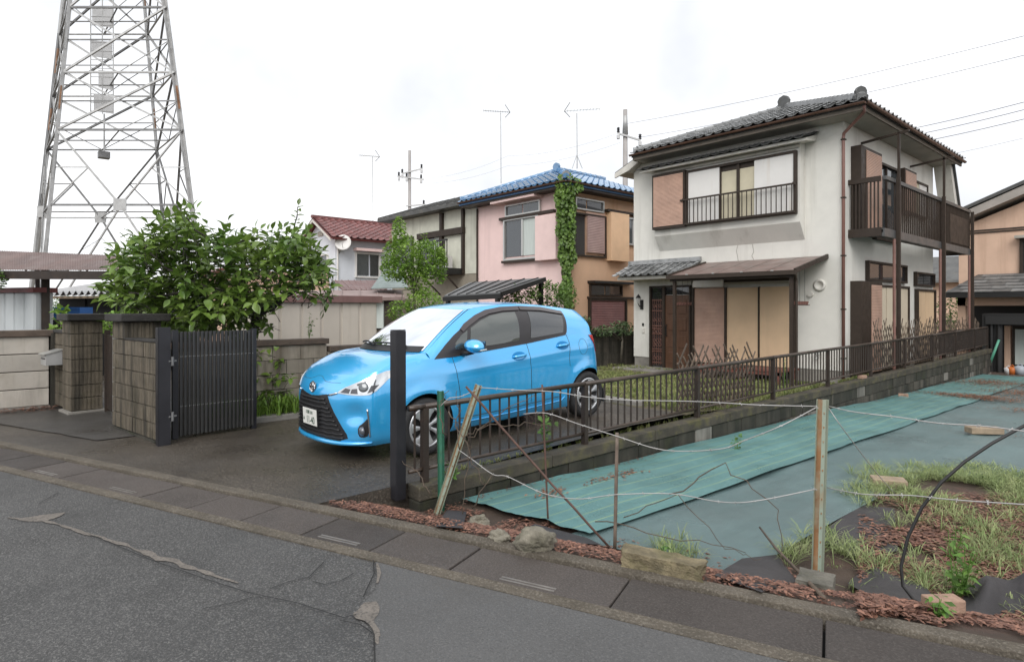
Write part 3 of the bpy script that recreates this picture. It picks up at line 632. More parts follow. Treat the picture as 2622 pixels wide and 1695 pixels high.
# ---- balcony
bc = thing('balcony', (-5.0, 19, -.2), 'brown metal balcony on posts along the side of the cream house', 'balcony')
BX, Y0, Y1, FZ, TZ = -4.70, 15.02, 22.45, 3.12, 4.40
MB().bx(HX1 + .262, BX, Y0, Y1, FZ + .09, FZ + .15).build('floor', m_brown, bc)
MB().bx(BX - .03, BX + .03, Y0, Y1, FZ, FZ + .18).build('edge_beam', mat('grey_balcony_edge', (.085, .085, .085), .4, .1, 4), bc); MB().bx(HX1, BX - .032, Y0 - .03, Y0 + .04, FZ + .01, FZ + .2).build('edge_beam', m_brown, bc); MB().bx(HX1, BX - .032, Y1 - .06, Y1, FZ + .01, FZ + .18).build('edge_beam', m_brown, bc)
MB().bx(BX - .045, BX + .035, Y0 + .1, Y1, TZ - .02, TZ + .06).build('top_rail', bpy.data.materials['grey_balcony_edge'], bc); MB().bx(HX1, BX - .05, Y0 - .03, Y0 + .04, TZ - .06, TZ + .05).build('top_rail', m_brown, bc)
for i in range(48):
    y = lerp(Y0 + .75, Y1 - .06, i / 47.); MB().bx(BX - .014, BX + .014, y - .013, y + .013, FZ + .182, TZ - .022).build('bar', m_brown, bc)
for i in range(8):
    x = lerp(HX1 + .08, BX - .1, i / 7.); MB().bx(x - .014, x + .014, Y0 - .01, Y0 + .02, FZ + .202, TZ - .062).build('bar', m_brown, bc)
MB().bx(BX - .02, BX + .015, 20.3, Y1 - .03, FZ + .25, TZ - .25).build('screen_panel', m_brown, bc)
for y in (15.78, 19.40, Y1 - .05):
    top = TZ + .10 if y < 22 else TZ
    MB().bx(BX + .037, BX + .112, y - .04, y + .04, -.25, top).build('post', m_brown, bc)
    MB().tube([(BX + .02, y - .11, FZ - .02), (BX + .02, y - .11, -.2)], .033, 8).build('drain_pipe', m_pipe, bc)
for y, pz in ((15.80, 5.55), (19.42, 5.55)):
    MB().bx(BX + .05, BX + .10, y - .025, y + .025, TZ + .1, pz).build('clothes_pole_post', m_brown, bc); MB().bar((HX1, y, pz - .12), (BX + .28, y, pz - .02), .05, .05).build('clothes_arm', m_brown, bc)
# ================================================================ BOUNDARY WALL, RAILING, VACANT LOT
WX0, WX1 = -4.585, -4.40; WY0, WY1 = 2.84, 23.7
def wtop(y): return .035 + .0118 * (y - WY0)
m_cap = mat('wall_capping', (.075, .064, .047), .85, .3, 5, .7, 60, dirt=((.032, .030, .022), .65, 1.8), moss=((.13, .12, .03), .38, 5))
bw = thing('retaining_wall', (-4.49, 13, -.6), 'long low mossy concrete block wall beside the green ground sheet', 'wall')
def slab(y0, y1, x0, x1, a0, a1, b0, b1):
    return MB().add([(x0, y0, a0), (x1, y0, a0), (x0, y1, a1), (x1, y1, a1), (x0, y0, b0), (x1, y0, b0), (x0, y1, b1), (x1, y1, b1)],
                    [(0, 2, 3, 1), (4, 5, 7, 6), (0, 1, 5, 4), (2, 6, 7, 3), (0, 4, 6, 2), (1, 3, 7, 5)])
slab(WY0 + .01, WY1 - .01, WX0 + .03, WX1 - .035, -.9, -.9, wtop(WY0) - .11, wtop(WY1) - .11).build('core', m_blockdark, bw)
y = WY0; rr = random.Random(5)
while y < WY1 - .05:
    y2 = min(WY1, y + (1.75 if y > WY0 + .1 else 1.6)); e = rr.uniform(-.002, .002)
    slab(y, y2 - .006, WX0, WX1 + .005 + e, wtop(y) - .125, wtop(y2) - .125, wtop(y), wtop(y2)).build('capping', m_cap, bw, bevel=.012); y = y2
slab(WY0, WY0 + .62, WX0 + .01, WX1 - .005, -.5, -.5, wtop(WY0) - .127, wtop(WY0 + .62) - .127).build('end_footing', m_blockdark, bw, bevel=.015)
blk = MB().bx(-.09, .09, -.194, .194, -.095, .095).mesh('block', m_blockdark); blkp = MB().bx(-.09, .09, -.194, .194, -.095, .095).mesh('pale_block', m_blockpale); blkm = MB().bx(-.09, .09, -.194, .194, -.095, .095).mesh('stained_block', m_block)
for c in range(4):
    y = WY0 + .64 + (.2 if c % 2 == 0 else .4)
    while y < WY1 - .2:
        zt = wtop(y) - .128 - .2 * c - .098
        if zt + .1 > ZL(WX1 + .1, y) - .02:
            r = rr.random(); me = blkp if r > .955 else blkm if (r > .80 or (c > 0 and r > .35)) else blk
            inst('block', me, Matrix.Translation((WX1 - .10 + rr.uniform(-.004, .004), y, zt)), bw)
        y += .4
# ---- railing
FX = -4.50
fz = lambda y: .69 + .0122 * (y - 2.7)
rail = thing('garden_railing', (FX, 13, .05), 'long brown metal bar railing standing on the retaining wall', 'fence')
ys = [2.96, 5.035, 7.27, 9.43, 11.53, 13.65, 15.75, 17.85, 19.95, 22.0, 23.6]
m_railtop = mat('worn_brown_rail', (.050, .035, .026), .42, .3, 5, .1, 60, dirt=((.10, .072, .054), .3, 5))
for a, b in zip([2.80] + ys, ys):
    rows = []
    MB().tube([(FX, a, fz(a)), (FX, b, fz(b))], .026, 8).build('top_rail', m_railtop, rail, smooth=True)
    MB().tube([(FX, a, fz(a) - .54), (FX, b, fz(b) - .54)], .018, 8).build('bottom_rail', m_railtop, rail, smooth=True)
for y in ys: MB().bx(FX - .028, FX + .028, y - .028, y + .028, wtop(y) - .05, fz(y) - .012).build('post', m_brownpaint, rail)
pk = MB().tube([(0, 0, -.53), (0, 0, -.005)], .011, 6).mesh('baluster', m_brownpaint)
y = 2.86
while y < 23.5:
    if min(abs(y - q) for q in ys) > .045: inst('baluster', pk, Matrix.Translation((FX, y, fz(y))), rail)
    y += .1195
# ---- steel gate post at the driveway mouth
gp = thing('gate_post', (-4.57, 2.74, 0), 'square black steel gate post at the mouth of the driveway', 'post')
m_postblk = mat('black_steel', (.018, .018, .022), .4, .2, 5, spec=.5)
MB().bx(-4.615, -4.515, 2.685, 2.785, -.08, 1.355).build('shaft', m_postblk, gp, bevel=.006); MB().bx(-4.612, -4.518, 2.688, 2.782, 1.3565, 1.362).build('cap', m_postblk, gp)
MB().bx(-4.635, -4.617, 2.70, 2.77, .5, .53).build('catch', m_alu, gp)
# ---- folding lath trellis
def trellis(name, label, x, y0, y1, zb, zt, pitch, rs, ragged=.14, lean=.62):
    t = thing(name, (x, (y0 + y1) / 2, zb), label, 'trellis', 'lath trellises behind the railing'); r = random.Random(rs)
    m = bpy.data.materials.get('weathered_lath') or mat('weathered_lath', (.115, .085, .062), .75, .3, 7, .2, 60, rnd=.35)
    for sgn in (1, -1):
        y = y0 - (zt - zb) * lean
        while y < y1 + (zt - zb) * lean:
            a = V((x + .012 * sgn, y, zb)); top = zt - r.random() * ragged + (.0 if sgn > 0 else -.05)
            b = V((x + .012 * sgn + r.uniform(-.01, .01), y + sgn * (top - zb) * lean, top))
            # trim to the trellis ends
            d = b - a; t0, t1 = 0., 1.
            if abs(d.y) > 1e-6:
                ta, tb = (y0 - a.y) / d.y, (y1 - a.y) / d.y
                if ta > tb: ta, tb = tb, ta
                t0, t1 = max(0., ta), min(1., tb)
            if t1 - t0 > .12: MB().bar(a + d * t0, a + d * t1, .011, .024, (0, 1, 0)).build('lath', m, t)
            y += pitch
    return t
pa, pb = onX(1738, 950, -4.72).y, onX(1935, 950, -4.72).y
trellis('lath_trellis', 'collapsing folding lath trellis behind the railing near the wooden deck', -4.74, pa, pb, wtop(8) + .0, 1.08, .115, 4, .34, .75)
trellis('lath_trellis', 'long ragged brown lath trellis behind the railing under the balcony', -4.70, 14.4, 23.6, .2, 1.33, .16, 9, .30, .55)
# dark slatted board closing the far end of the railing
scn = thing('railing_screen', (-4.62, 21, .3), 'brown slatted screen tied to the far end of the railing', 'screen')
for i in range(9): MB().bx(-4.62, -4.605, 18.9, 23.5, .32 + i * .07, .375 + i * .07).build('slat', m_brownpaint, scn)
# ---- ground sheets on the lot
def tealm(name, c, stripes, c2):
    m = mat(name, c, .42, .16, 1.5, .35, 300, dirt=((c[0] * .6, c[1] * .62, c[2] * .65), .35, .8), wet=.08); nt = m.node_tree; L = nt.links.new
    b = nt.nodes['Principled BSDF']; src = b.inputs['Base Color'].links[0].from_socket
    g = _n(nt, 'ShaderNodeNewGeometry'); sx = _n(nt, 'ShaderNodeSeparateXYZ'); L(g.outputs['Position'], sx.inputs[0])
    a = _n(nt, 'ShaderNodeMath', operation='MULTIPLY'); L(sx.outputs['X'], a.inputs[0]); a.inputs[1].default_value = 1 / stripes
    fr = _n(nt, 'ShaderNodeMath', operation='FRACT'); L(a.outputs[0], fr.inputs[0])
    lt = _n(nt, 'ShaderNodeMath', operation='LESS_THAN'); L(fr.outputs[0], lt.inputs[0]); lt.inputs[1].default_value = .055
    x = _n(nt, 'ShaderNodeMix', data_type='RGBA'); ml = _n(nt, 'ShaderNodeMath', operation='MULTIPLY'); L(lt.outputs[0], ml.inputs[0]); ml.inputs[1].default_value = .75
    L(ml.outputs[0], x.inputs[0]); L(src, x.inputs[6]); x.inputs[7].default_value = (*c2, 1); L(x.outputs[2], b.inputs['Base Color']); return m
m_tealA = tealm('green_weed_sheet', (.115, .245, .24), .17, (.30, .42, .22)); m_tealB = mat('worn_green_sheet', (.118, .18, .182), .38, .14, 1.2, .3, 300, dirt=((.10, .13, .13), .4, .7), wet=.08)
def sheet(name, m, label, x0, x1, y0f, y1, dz, amp=.012, ny=110, nx=14, ks=1.):
    rows = []
    for i in range(nx + 1):
        u = i / nx; x = lerp(x0, x1, u); r = []
        for j in range(ny + 1):
            y = lerp(y0f(u), y1, (j / ny) ** 1.3); xx = x + (.03 * nz(0, y, 1.1, ks + 3) if i in (0, nx) else 0)
            z = ZL(xx, y) + dz + amp * (.5 + nz(xx * 2.2, y * .7, 1.3, ks) + .45 * nz(xx * 7, y * 1.5, 1., ks + 9)) + (.02 * max(0, nz(xx, y, 5, ks)) if j < 2 else 0)
            ridge_ = abs(noise.noise(V((xx * 5.5 + .4 * nz(xx, y, .8, ks), y * .45, ks)))); z += amp * .9 * max(0., .22 - ridge_) / .22 * (.4 + max(0., nz(xx, y, .5, ks + 2)))
            r.append(V((xx, y, z)))
        rows.append(r)
    return tag(MB().grid(rows).build(name, m, None, smooth=True), label, 'ground sheet')
sheet('green_ground_sheet', m_tealA, 'bright teal woven ground sheet with yellow lines along the block wall', -4.38, -3.08, lambda u: 3.28 + .22 * u + .05 * nz(u * 4, 0, 1, 3), 22.5, .044, .020, 160, 30, 1.)
sheet('worn_ground_sheet', m_tealB, 'plain grey-green ground sheet lying beside the striped teal one', -3.22, -2.02, lambda u: 3.42 + .12 * u, 22.5, .020, .012, 140, 24, 4.)
sheet('far_ground_sheet', m_tealB, 'pale grey-green ground sheet behind the grassy patch', -2.25, .6, lambda u: 7.55 + 1.6 * u, 22.5, .032, .016, 80, 18, 8.)
m_blksheet = mat('black_weed_sheet', (.040, .036, .038), .6, .25, 3, .3, 200)
def scrap(pts, label, dz=.03):
    P = [V(p) for p in pts]; c = sum(P, V((0, 0, 0))) / len(P); mb = MB(); n = len(P)
    ring = [p + V((0, 0, dz)) for p in P]; mid = [p.lerp(c, .5) + V((0, 0, dz + .012 + .02 * nz(p.x, p.y, 7))) for p in P]
    mb.add(ring + mid + [c + V((0, 0, dz + .02))], [(i, (i + 1) % n, n + (i + 1) % n, n + i) for i in range(n)] + [(n + i, n + (i + 1) % n, 2 * n) for i in range(n)])
    return tag(mb.build('weed_sheet_scrap', m_blksheet, None, smooth=True, fix=True), label, 'sheet scrap')
def GL(px, py, it=4):
    z = -.1
    for _ in range(it): p = G(px, py, z); z = ZL(p.x, p.y)
    return p
scrap([GL(a, b) for a, b in ((2085, 1385), (2200, 1300), (2290, 1310), (2300, 1420), (2200, 1440))], 'black weed sheet showing beside the plain ground sheet edge')
scrap([GL(a, b) for a, b in ((1115, 1360), (1145, 1315), (1195, 1320), (1185, 1365))], 'small black sheet scrap among red leaves at the wall end', .035)
scrap([GL(a, b) for a, b in ((1330, 1372), (1370, 1350), (1500, 1385), (1540, 1405), (1460, 1400))], 'long black sheet scrap along the striped sheet edge', .03)
scrap([GL(a, b) for a, b in ((1830, 1485), (1900, 1440), (1990, 1430), (2040, 1500), (1950, 1530))], 'black weed sheet bunched beside the broken branch', .03)
scrap([GL(a, b) for a, b in ((2170, 1505), (2230, 1450), (2360, 1500), (2420, 1580), (2280, 1570))], 'black weed sheet under the grass by the kerb', .03)
# bunched sheet lying on the right
rows = []
for i in range(15):
    u = i / 14; r = []
    for j in range(11):
        v = j / 10; p = GL(lerp(2440, 2680, u), lerp(1588, 1505, v)); r.append(V((p.x, p.y, p.z + .03 + .13 * math.sin(v * 3.14) * sstep(u * 3) * (1 + .8 * nz(u * 5, v * 3, 1, 2)))))
    rows.append(r)
tag(MB().grid(rows).build('bundled_sheet', m_blksheet, None, smooth=True), 'bunched up black plastic sheet lying on the lot by green plants', 'sheet')
# ---- stones and blocks
def rock(name, label, cat, p, s, rz, seed, m, cube=False, jag=.25):
    bm = bmesh.new()
    if cube:
        bmesh.ops.create_cube(bm, size=1.); bmesh.ops.subdivide_edges(bm, edges=bm.edges, cuts=7, use_grid_fill=True)
    else: bmesh.ops.create_icosphere(bm, subdivisions=4, radius=.5)
    for v in bm.verts:
        q = V((v.co.x * s[0], v.co.y * s[1], v.co.z * s[2])) * (2.2 / max(.16, min(s[0], .3))) if cube else v.co * 2.2 + V((seed, seed * 2, 0)); k = 1 + jag * noise.noise(q) + jag * .5 * noise.noise(q * 3.1) + jag * .22 * noise.noise(q * 8)
        v.co = V((v.co.x * s[0], v.co.y * s[1], v.co.z * s[2])) * k
    me = bpy.data.meshes.new(name); bm.to_mesh(me); bm.free(); me.materials.append(m); me.polygons.foreach_set('use_smooth', [not cube] * len(me.polygons))
    return tag(inst(name, me, Matrix.Translation(p + V((0, 0, s[2] * .38))) @ Matrix.Rotation(rz, 4, 'Z')), label, cat)
m_rock = mat('lichened_rock', (.23, .21, .165), .9, .3, 12, .9, 60, dirt=((.07, .07, .035), .5, 5))
m_mossytan = mat('mossy_tan_concrete', (.20, .165, .10), .9, .35, 9, 1., 40, dirt=((.05, .045, .025), .5, 6), moss=((.10, .10, .03), .4, 7))
rock('rock', 'large lichened rock lying on the kerb among red leaves', 'rock', GL(1375, 1408), (.22, .17, .16), .5, 1, m_rock, False, .55)
rock('rock', 'small grey rock beside the large lichened one', 'rock', GL(1283, 1385), (.15, .10, .08), .2, 4, m_rock, False, .6)
rock('rock', 'pale flat stone near the black sheet scrap', 'rock', GL(1225, 1345), (.15, .12, .09), .9, 7, m_rock, False, .6)
rock('concrete_lump', 'long broken mossy concrete lump lying along the kerb', 'concrete', GL(1700, 1466), (.47, .13, .115), KG.to_2d().angle_signed(V((1, 0))) * 1 , 9, m_mossytan, True, .24)
m_woodblk = mat('weathered_timber', (.30, .23, .16), .8, .25, 8, .3, 60)
o = tag(MB().bx(-.15, .15, -.09, .09, 0, .09).build('timber_block', m_woodblk, None, bevel=.01, frame=Matrix.Translation(GL(2275, 1252) + V((0, 0, .02))) @ Matrix.Rotation(.5, 4, 'Z')), 'weathered timber block on the edge of the pale grass', 'timber')
o = tag(MB().bx(-.22, .22, -.09, .09, 0, .09).build('timber_block', m_woodblk, None, bevel=.01, frame=Matrix.Translation(GL(2520, 1118) + V((0, 0, .05))) @ Matrix.Rotation(.75, 4, 'Z')), 'short timber offcut weighing down the pale ground sheet', 'timber')
m_brick = mat('old_brick', (.34, .22, .16), .85, .25, 12, .5, 80)
for (a, b), lab, rz in (((2313, 1022), 'brick at the foot of the block wall on the teal sheet', .3), ((2415, 1585), 'broken brick among green leaves near bunched sheet', .9)):
    tag(MB().bx(-.09, .09, -.045, .045, 0, .07).build('brick', m_brick, None, bevel=.008, frame=Matrix.Translation(GL(a, b) + V((0, 0, .045))) @ Matrix.Rotation(rz, 4, 'Z')), lab, 'brick')
tag(MB().bx(-.05, .05, -.12, .12, 0, .06).build('brick', m_brick, None, bevel=.008, frame=Matrix.Translation((-4.5, 13.2, wtop(13.2)))), 'brick lying on top of the wall under the railing', 'brick')
# ---- wire fence: posts, rods, strands
m_greenp = mat('green_painted_steel', (.055, .19, .125), .45, .2, 6, dirt=((.13, .10, .07), .25, 8))
m_ribp = mat('faded_green_post', (.30, .36, .29), .5, .2, 3, dirt=((.30, .22, .13), .3, 5), stretch=(1, 1, .25))
m_rustor = mat('orange_rust', (.30, .155, .07), .65, .4, 9, stretch=(1, 1, .2), dirt=((.36, .33, .24), .62, 7))
m_rod = mat('rusted_rod', (.10, .055, .042), .7, .3, 12)
def vpost(name, label, a, b, wd, m, tf):
    a, b = V(a), V(b); d = (b - a).normalized(); s_ = d.cross(V((-ST, CT, 0))).normalized(); f_ = s_.cross(d)
    t = thing(name, a, label, 'post', 'posts of the wire fence'); p = [(-.5, .0), (-.38, .26), (-.12, -.2), (.12, -.2), (.38, .26), (.5, 0.), (.44, -.06), (.36, .14), (.15, -.34), (-.15, -.34), (-.36, .14), (-.44, -.06)]
    q = lambda x, y: a + s_ * x * wd + f_ * y * wd
    MB().prism([q(-.16, -.22), q(.16, -.22), q(.16, -.34), q(-.16, -.34)], b - a).build('web', m, t, fix=True)
    for k in (1, -1):
        MB().prism([q(.162 * k, -.22), q(.36 * k, .16), q(.36 * k, .04), q(.162 * k, -.34)], (b - a) * .999).build('flange', tf, t, fix=True)
        MB().prism([q(.362 * k, .16), q(.52 * k, -.02), q(.50 * k, -.10), q(.362 * k, .04)], (b - a) * .998).build('lip', m, t, fix=True)
    n = int((b - a).length / .09)
    mb = MB()
    for i in range(1, n): q_ = a + (b - a) * (i / n) + f_ * (-.36 * wd); mb.bar(q_, q_ + d * .012, .006, .006)
    tag(mb.build('stud', tf, t), kind='stuff'); return t
P1b, P1t = GL(1130, 1312), D(1128, 1000, 5.05)
P2b = GL(1118, 1318); P2t = D(1226, 985, 4.95)
Pm = GL(2092, 1495); Fm = (CAMZ - Pm.z) * 1571. / (1495 - 788); Pmt = D(2106, 1022, Fm)
vpost('fence_post', 'upright green steel post at the end of the block wall', P1b, P1t, .055, m_greenp, m_greenp)
vpost('fence_post', 'leaning faded green post crossing in front of the railing', P2b, P2t, .058, m_ribp, m_rustor)
vpost('fence_post', 'rust streaked ribbed fence post carrying two strands of barbed wire', Pm, Pmt, .076, m_ribp, m_rustor)
fo = rock('concrete_footing', 'concrete footing block at the foot of the rust streaked post', 'concrete', GL(2090, 1515), (.19, .19, .10), .3, 3, m_mossy, True, .08)
def rod(name, label, a, b, r, m=m_rod, cat='rod', k=8, wob=.0):
    a, b = V(a), V(b); pts = [a.lerp(b, i / k) + V((nz(i, a.x, .8, 1), nz(i, a.y, .8, 5), 0)) * wob for i in range(k + 1)]
    return tag(MB().tube(pts, r, 7).build(name, m, None, smooth=True), label, cat)
b0 = GL(1404, 1350); F0 = (CAMZ - b0.z) * 1571. / (1350 - 788)
rod('steel_rod', 'thin upright rusty rod stuck in ground before the railing', b0, D(1388, 985, F0), .008)
b1 = GL(1562, 1405); F1 = (CAMZ - b1.z) * 1571. / (1405 - 788)
rod('steel_rod', 'long rusty rod leaning diagonally across the railing', b1, D(1193, 990, 4.75), .009, wob=.01)
b2 = GL(1574, 1410); F2 = (CAMZ - b2.z) * 1571. / (1410 - 788)
rod('steel_pipe', 'brown steel pipe standing at the edge of striped sheet', b2, D(1580, 1108, F2), .013, mat('brown_grey_pipe', (.15, .115, .09), .6, .3, 12), 'pipe')
m_wire = flat('galvanised_wire', (.42, .41, .40), .5, .3)
def wire(label, pts, r=.0034, m=m_wire, barbs=True, name='barbed_wire'):
    P = [D(*p) for p in pts]; Q = []
    for i in range(len(P) - 1):
        for k in range(6):
            t = k / 6; p0 = P[max(0, i - 1)]; p1_ = P[i]; p2_ = P[i + 1]; p3 = P[min(len(P) - 1, i + 2)]
            q = .5 * ((2 * p1_) + (p2_ - p0) * t + (2 * p0 - 5 * p1_ + 4 * p2_ - p3) * t * t + (3 * p1_ - p0 - 3 * p2_ + p3) * t ** 3); Q.append(q)
    Q.append(P[-1]); w_ = thing(name, Q[0], label, 'wire', 'strands of the wire fence')
    MB().tube(Q, r, 5).build('strand', m, w_, smooth=True)
    if barbs:
        mb = MB(); L = 0.; r2 = random.Random(len(pts) * 7)
        for a, b in zip(Q, Q[1:]):
            L += (b - a).length
            if L > .11:
                L = 0.
                for _ in range(2): v = V((r2.uniform(-1, 1), r2.uniform(-1, 1), r2.uniform(-1, 1))).normalized() * .013; mb.tube([b - v, b + v], .0017, 4)
        if mb.v: tag(mb.build('barb', m, w_), kind='stuff')
wire('upper barbed wire from leaning post to rust streaked post', [(1226, 992, 4.93), (1330, 999, 4.8), (1420, 1003, 4.7), (1500, 1016, 4.6), (1600, 1024, 4.48), (1785, 1028, 4.2), (1950, 1037, 3.95), (2088, 1040, Fm - .03)])
wire('upper barbed wire running from rust streaked post towards the timber offcut', [(2122, 1040, Fm - .03), (2190, 1055, 3.6), (2300, 1068, 3.45), (2400, 1083, 3.3), (2530, 1092, 3.15), (2700, 1115, 2.95)])
wire('lower barbed wire sagging from leaning post over the teal sheet', [(1172, 1150, 4.95), (1205, 1173, 4.9), (1262, 1214, 4.8), (1300, 1220, 4.75), (1390, 1262, 4.6), (1480, 1277, 4.45), (1578, 1266, F2 - .02), (1720, 1264, 4.25), (1840, 1284, 4.05), (1930, 1283, 3.9), (2088, 1252, Fm - .03)])
wire('lower wire running over the grass from rust streaked post', [(2118, 1248, Fm - .03), (2210, 1265, 3.55), (2330, 1268, 3.4), (2450, 1280, 3.2), (2700, 1296, 2.9)])
wire('middle wire tied to top of the brown pipe', [(1340, 1060, 4.7), (1400, 1058, 4.6), (1480, 1085, 4.5), (1578, 1116, F2 - .02), (1700, 1152, 4.25), (1840, 1150, 4.05), (1910, 1126, 3.95), (2000, 1090, 3.8), (2092, 1042, Fm - .04)])
wire('short wire looped between green post and leaning post', [(1128, 1040, 5.0), (1150, 1020, 4.97), (1180, 1015, 4.95), (1226, 995, 4.9)])
wire('thin stay wire running from post down to the timber block', [(2122, 1045, Fm), (2160, 1100, 3.9), (2240, 1205, 4.4), (2290, 1262, 4.9)], .003, m_wire, False, 'stay_wire')
# black hose
hp = [(2700, 1052, 3.3), (2622, 1090, 3.3), (2540, 1135, 3.3), (2470, 1182, 3.32), (2410, 1235, 3.34), (2360, 1300, 3.36), (2325, 1375, 3.37), (2307, 1450, 3.36), (2312, 1500, 3.34), (2340, 1535, 3.3), (2375, 1556, 3.26)]
tag(MB().tube([D(*p) for p in hp], .0085, 8).build('black_hose', m_black, None, smooth=True), 'stiff black hose arching up out of the grass', 'hose')
# dead vines tangled on the posts
m_vine = mat('dead_vine', (.10, .075, .055), .8, .3, 20)
vr = random.Random(21)
def vine(label, pts, r, wob=.02):
    P = [D(*p) for p in pts]; Q = []
    for a, b in zip(P, P[1:]):
        for k in range(5): t = k / 5; Q.append(a.lerp(b, t) + V((vr.uniform(-1, 1), vr.uniform(-1, 1), vr.uniform(-1, 1))) * wob)
    Q.append(P[-1]); return tag(MB().tube(Q, [r * (1 - .6 * i / len(Q)) for i in range(len(Q))], 5).build('dead_vine', m_vine, None, smooth=True), label, 'vine', 'dead vines tangled on the wire fence')
VLS = ['dead vine rising along the lower half of the leaning post', 'dead vine running sideways from leaning post across the balusters', 'dead vine drooping from the short looped wire', 'dead vine slanting up from leaning post to the railing', 'short dead vine stub below the lower barbed wire', 'upright dead vine just left of leaning post', 'dead vine trailing over the wall end', 'dead vine crossing the striped sheet to the plain sheet', 'dead vine arching over the plain sheet towards the big post', 'dead vine lying low over both ground sheets', 'dead vine wound round the green post']
for pts in ([(1180, 1330, 4.9), (1205, 1160, 4.9), (1195, 1100, 4.9), (1160, 1080, 4.9)], [(1190, 1120, 4.9), (1240, 1090, 4.85), (1330, 1085, 4.8), (1400, 1088, 4.8)], [(1150, 1050, 4.95), (1180, 1110, 4.9), (1230, 1230, 4.85), (1240, 1240, 4.85)],
            [(1200, 1125, 4.9), (1280, 1060, 4.8), (1370, 1010, 4.75)], [(1210, 1300, 4.85), (1260, 1215, 4.8)], [(1170, 1150, 4.9), (1175, 1050, 4.95), (1170, 1000, 5.)], [(1100, 1260, 5.), (1065, 1210, 5.1), (1030, 1180, 5.2)],
            [(1600, 1320, 4.4), (1740, 1270, 4.3), (1860, 1400, 4.1), (1950, 1430, 4.0)], [(1720, 1265, 4.3), (1850, 1190, 4.25), (1990, 1300, 4.1), (2010, 1450, 4.)], [(1520, 1330, 4.5), (1700, 1370, 4.3), (1910, 1415, 4.1)], [(1140, 1120, 4.95), (1120, 1040, 5.0), (1150, 1000, 5.)]):
    vine(VLS.pop(0), pts, vr.uniform(.0035, .006))
tag(MB().tube([GL(1945, 1405) + V((0, 0, .16)), GL(1985, 1450) + V((0, 0, .13)), GL(2040, 1490) + V((0, 0, .08)), GL(2110, 1545) + V((0, 0, .03))], [.007, .009, .011, .013], 7).build('broken_branch', m_vine, None, smooth=True), 'broken brown branch propped beside the footing block', 'branch')
# ---- leaf litter and grass
def leafq(mb, p, s, r, mi=0, up=.18):
    a = r.uniform(0, 6.28); t = V((math.cos(a), math.sin(a), r.uniform(-up, up))).normalized(); b = V((-math.sin(a), math.cos(a), r.uniform(-up, up))); n = t.cross(b).normalized()
    ln, wd = s * r.uniform(.7, 1.25), s * r.uniform(.3, .5)
    c = n * s * r.uniform(.0, .10)
    mb.add([p - t * ln / 2, p - t * ln * .1 + b * wd / 2 + c, p + t * ln / 2, p - t * ln * .1 - b * wd / 2 + c, p - t * ln * .05], [(0, 4, 1), (4, 2, 1), (0, 3, 4), (4, 3, 2)], mi)
m_litter = leafm('dead_leaf_litter', (.075, .032, .024), (.30, .155, .105), .65, .1, 26)
lr = random.Random(11); mb = MB()
def lz(x, y): return ZL(x, y)
n = 0
while n < 21000:
    s_ = lr.uniform(3.2, 17.5); d = .11 + (lr.random() ** 1.25 * (1.0 if s_ < 8.2 else .75))
    if d > 1.1: continue
    p = KA + KG * s_ + KN * d
    if p.x < -4.55 or nz(p.x, p.y, 2.2, 4) < -.18 - .2 * (d < .35): continue
    leafq(mb, V((p.x, p.y, lz(p.x, p.y) + lr.uniform(.004, .03))), .042, lr); n += 1
n = 0
while n < 15000:
    px, py = lr.uniform(2200, 2750), lr.uniform(1270, 1600)
    if px < 2240 and py < 1330: continue
    p = GL(px, py, 2)
    if nz(p.x, p.y, 1.6, 8) < -.5: continue
    leafq(mb, V((p.x, p.y, lz(p.x, p.y) + lr.uniform(.012, .055))), .052, lr); n += 1
for _ in range(900):
    y = lr.uniform(3.0, 23); leafq(mb, V((-4.36 + abs(lr.gauss(0, .05)), y, lz(-4.36, y) + .04 + lr.uniform(0, .02))), .035, lr)
tag(mb.build('leaf_litter', m_litter), 'red-brown dead leaves strewn along the kerb and over the lot', 'leaf litter', None, 'stuff')
mb = MB()
for k, (cx, cy, sx, sy, num) in enumerate(((-3.2, 15.8, .9, .5, 1800), (-2.2, 17.5, 1.2, 1.0, 3000), (-3.6, 19.5, .8, 1.2, 1800), (-1.6, 14.2, .8, .4, 1200), (-1.0, 11.2, .6, .25, 900), (-3.95, 4.9, .10, .5, 110), (-4.0, 4.0, .12, .2, 60))):
    for _ in range(num):
        x, y = cx + lr.gauss(0, sx * .5), cy + lr.gauss(0, sy * .5)
        if x < -4.35 or x > 1.5: continue
        leafq(mb, V((x, y, lz(x, y) + .06 + lr.uniform(0, .02))), .05, lr)
tag(mb.build('far_leaf_litter', leafm('brown_leaf_litter', (.16, .075, .045), (.30, .15, .09), .8, .1, 5)), 'brown leaf drifts lying on the ground sheets near the far yard', 'leaf litter', None, 'stuff')
m_palegrass = leafm('pale_grass', (.16, .23, .075), (.36, .40, .19), .6, .3, 6); m_grass = leafm('lawn_grass', (.14, .19, .05), (.29, .29, .12), .6, .3, 3)
def tuft(mb, p, r, n, h, spread, wd=.006):
    for _ in range(n):
        a = r.uniform(0, 6.28); d = V((math.cos(a), math.sin(a), 0)); s_ = V((-d.y, d.x, 0)) * wd * r.uniform(.6, 1.3); hh = h * r.uniform(.5, 1.2); sp = spread * r.uniform(.2, 1.2)
        o_ = p + d * r.uniform(0, spread * .3); m1 = o_ + d * sp * .35 + V((0, 0, hh * .65)); m2 = o_ + d * sp * .75 + V((0, 0, hh * .95)); e = o_ + d * sp * 1.15 + V((0, 0, hh * r.uniform(.55, 1.0)))
        mb.add([o_ - s_, o_ + s_, m1 - s_, m1 + s_, m2 - s_ * .7, m2 + s_ * .7, e], [(0, 1, 3, 2), (2, 3, 5, 4), (4, 5, 6)])
mb = MB(); n = 0
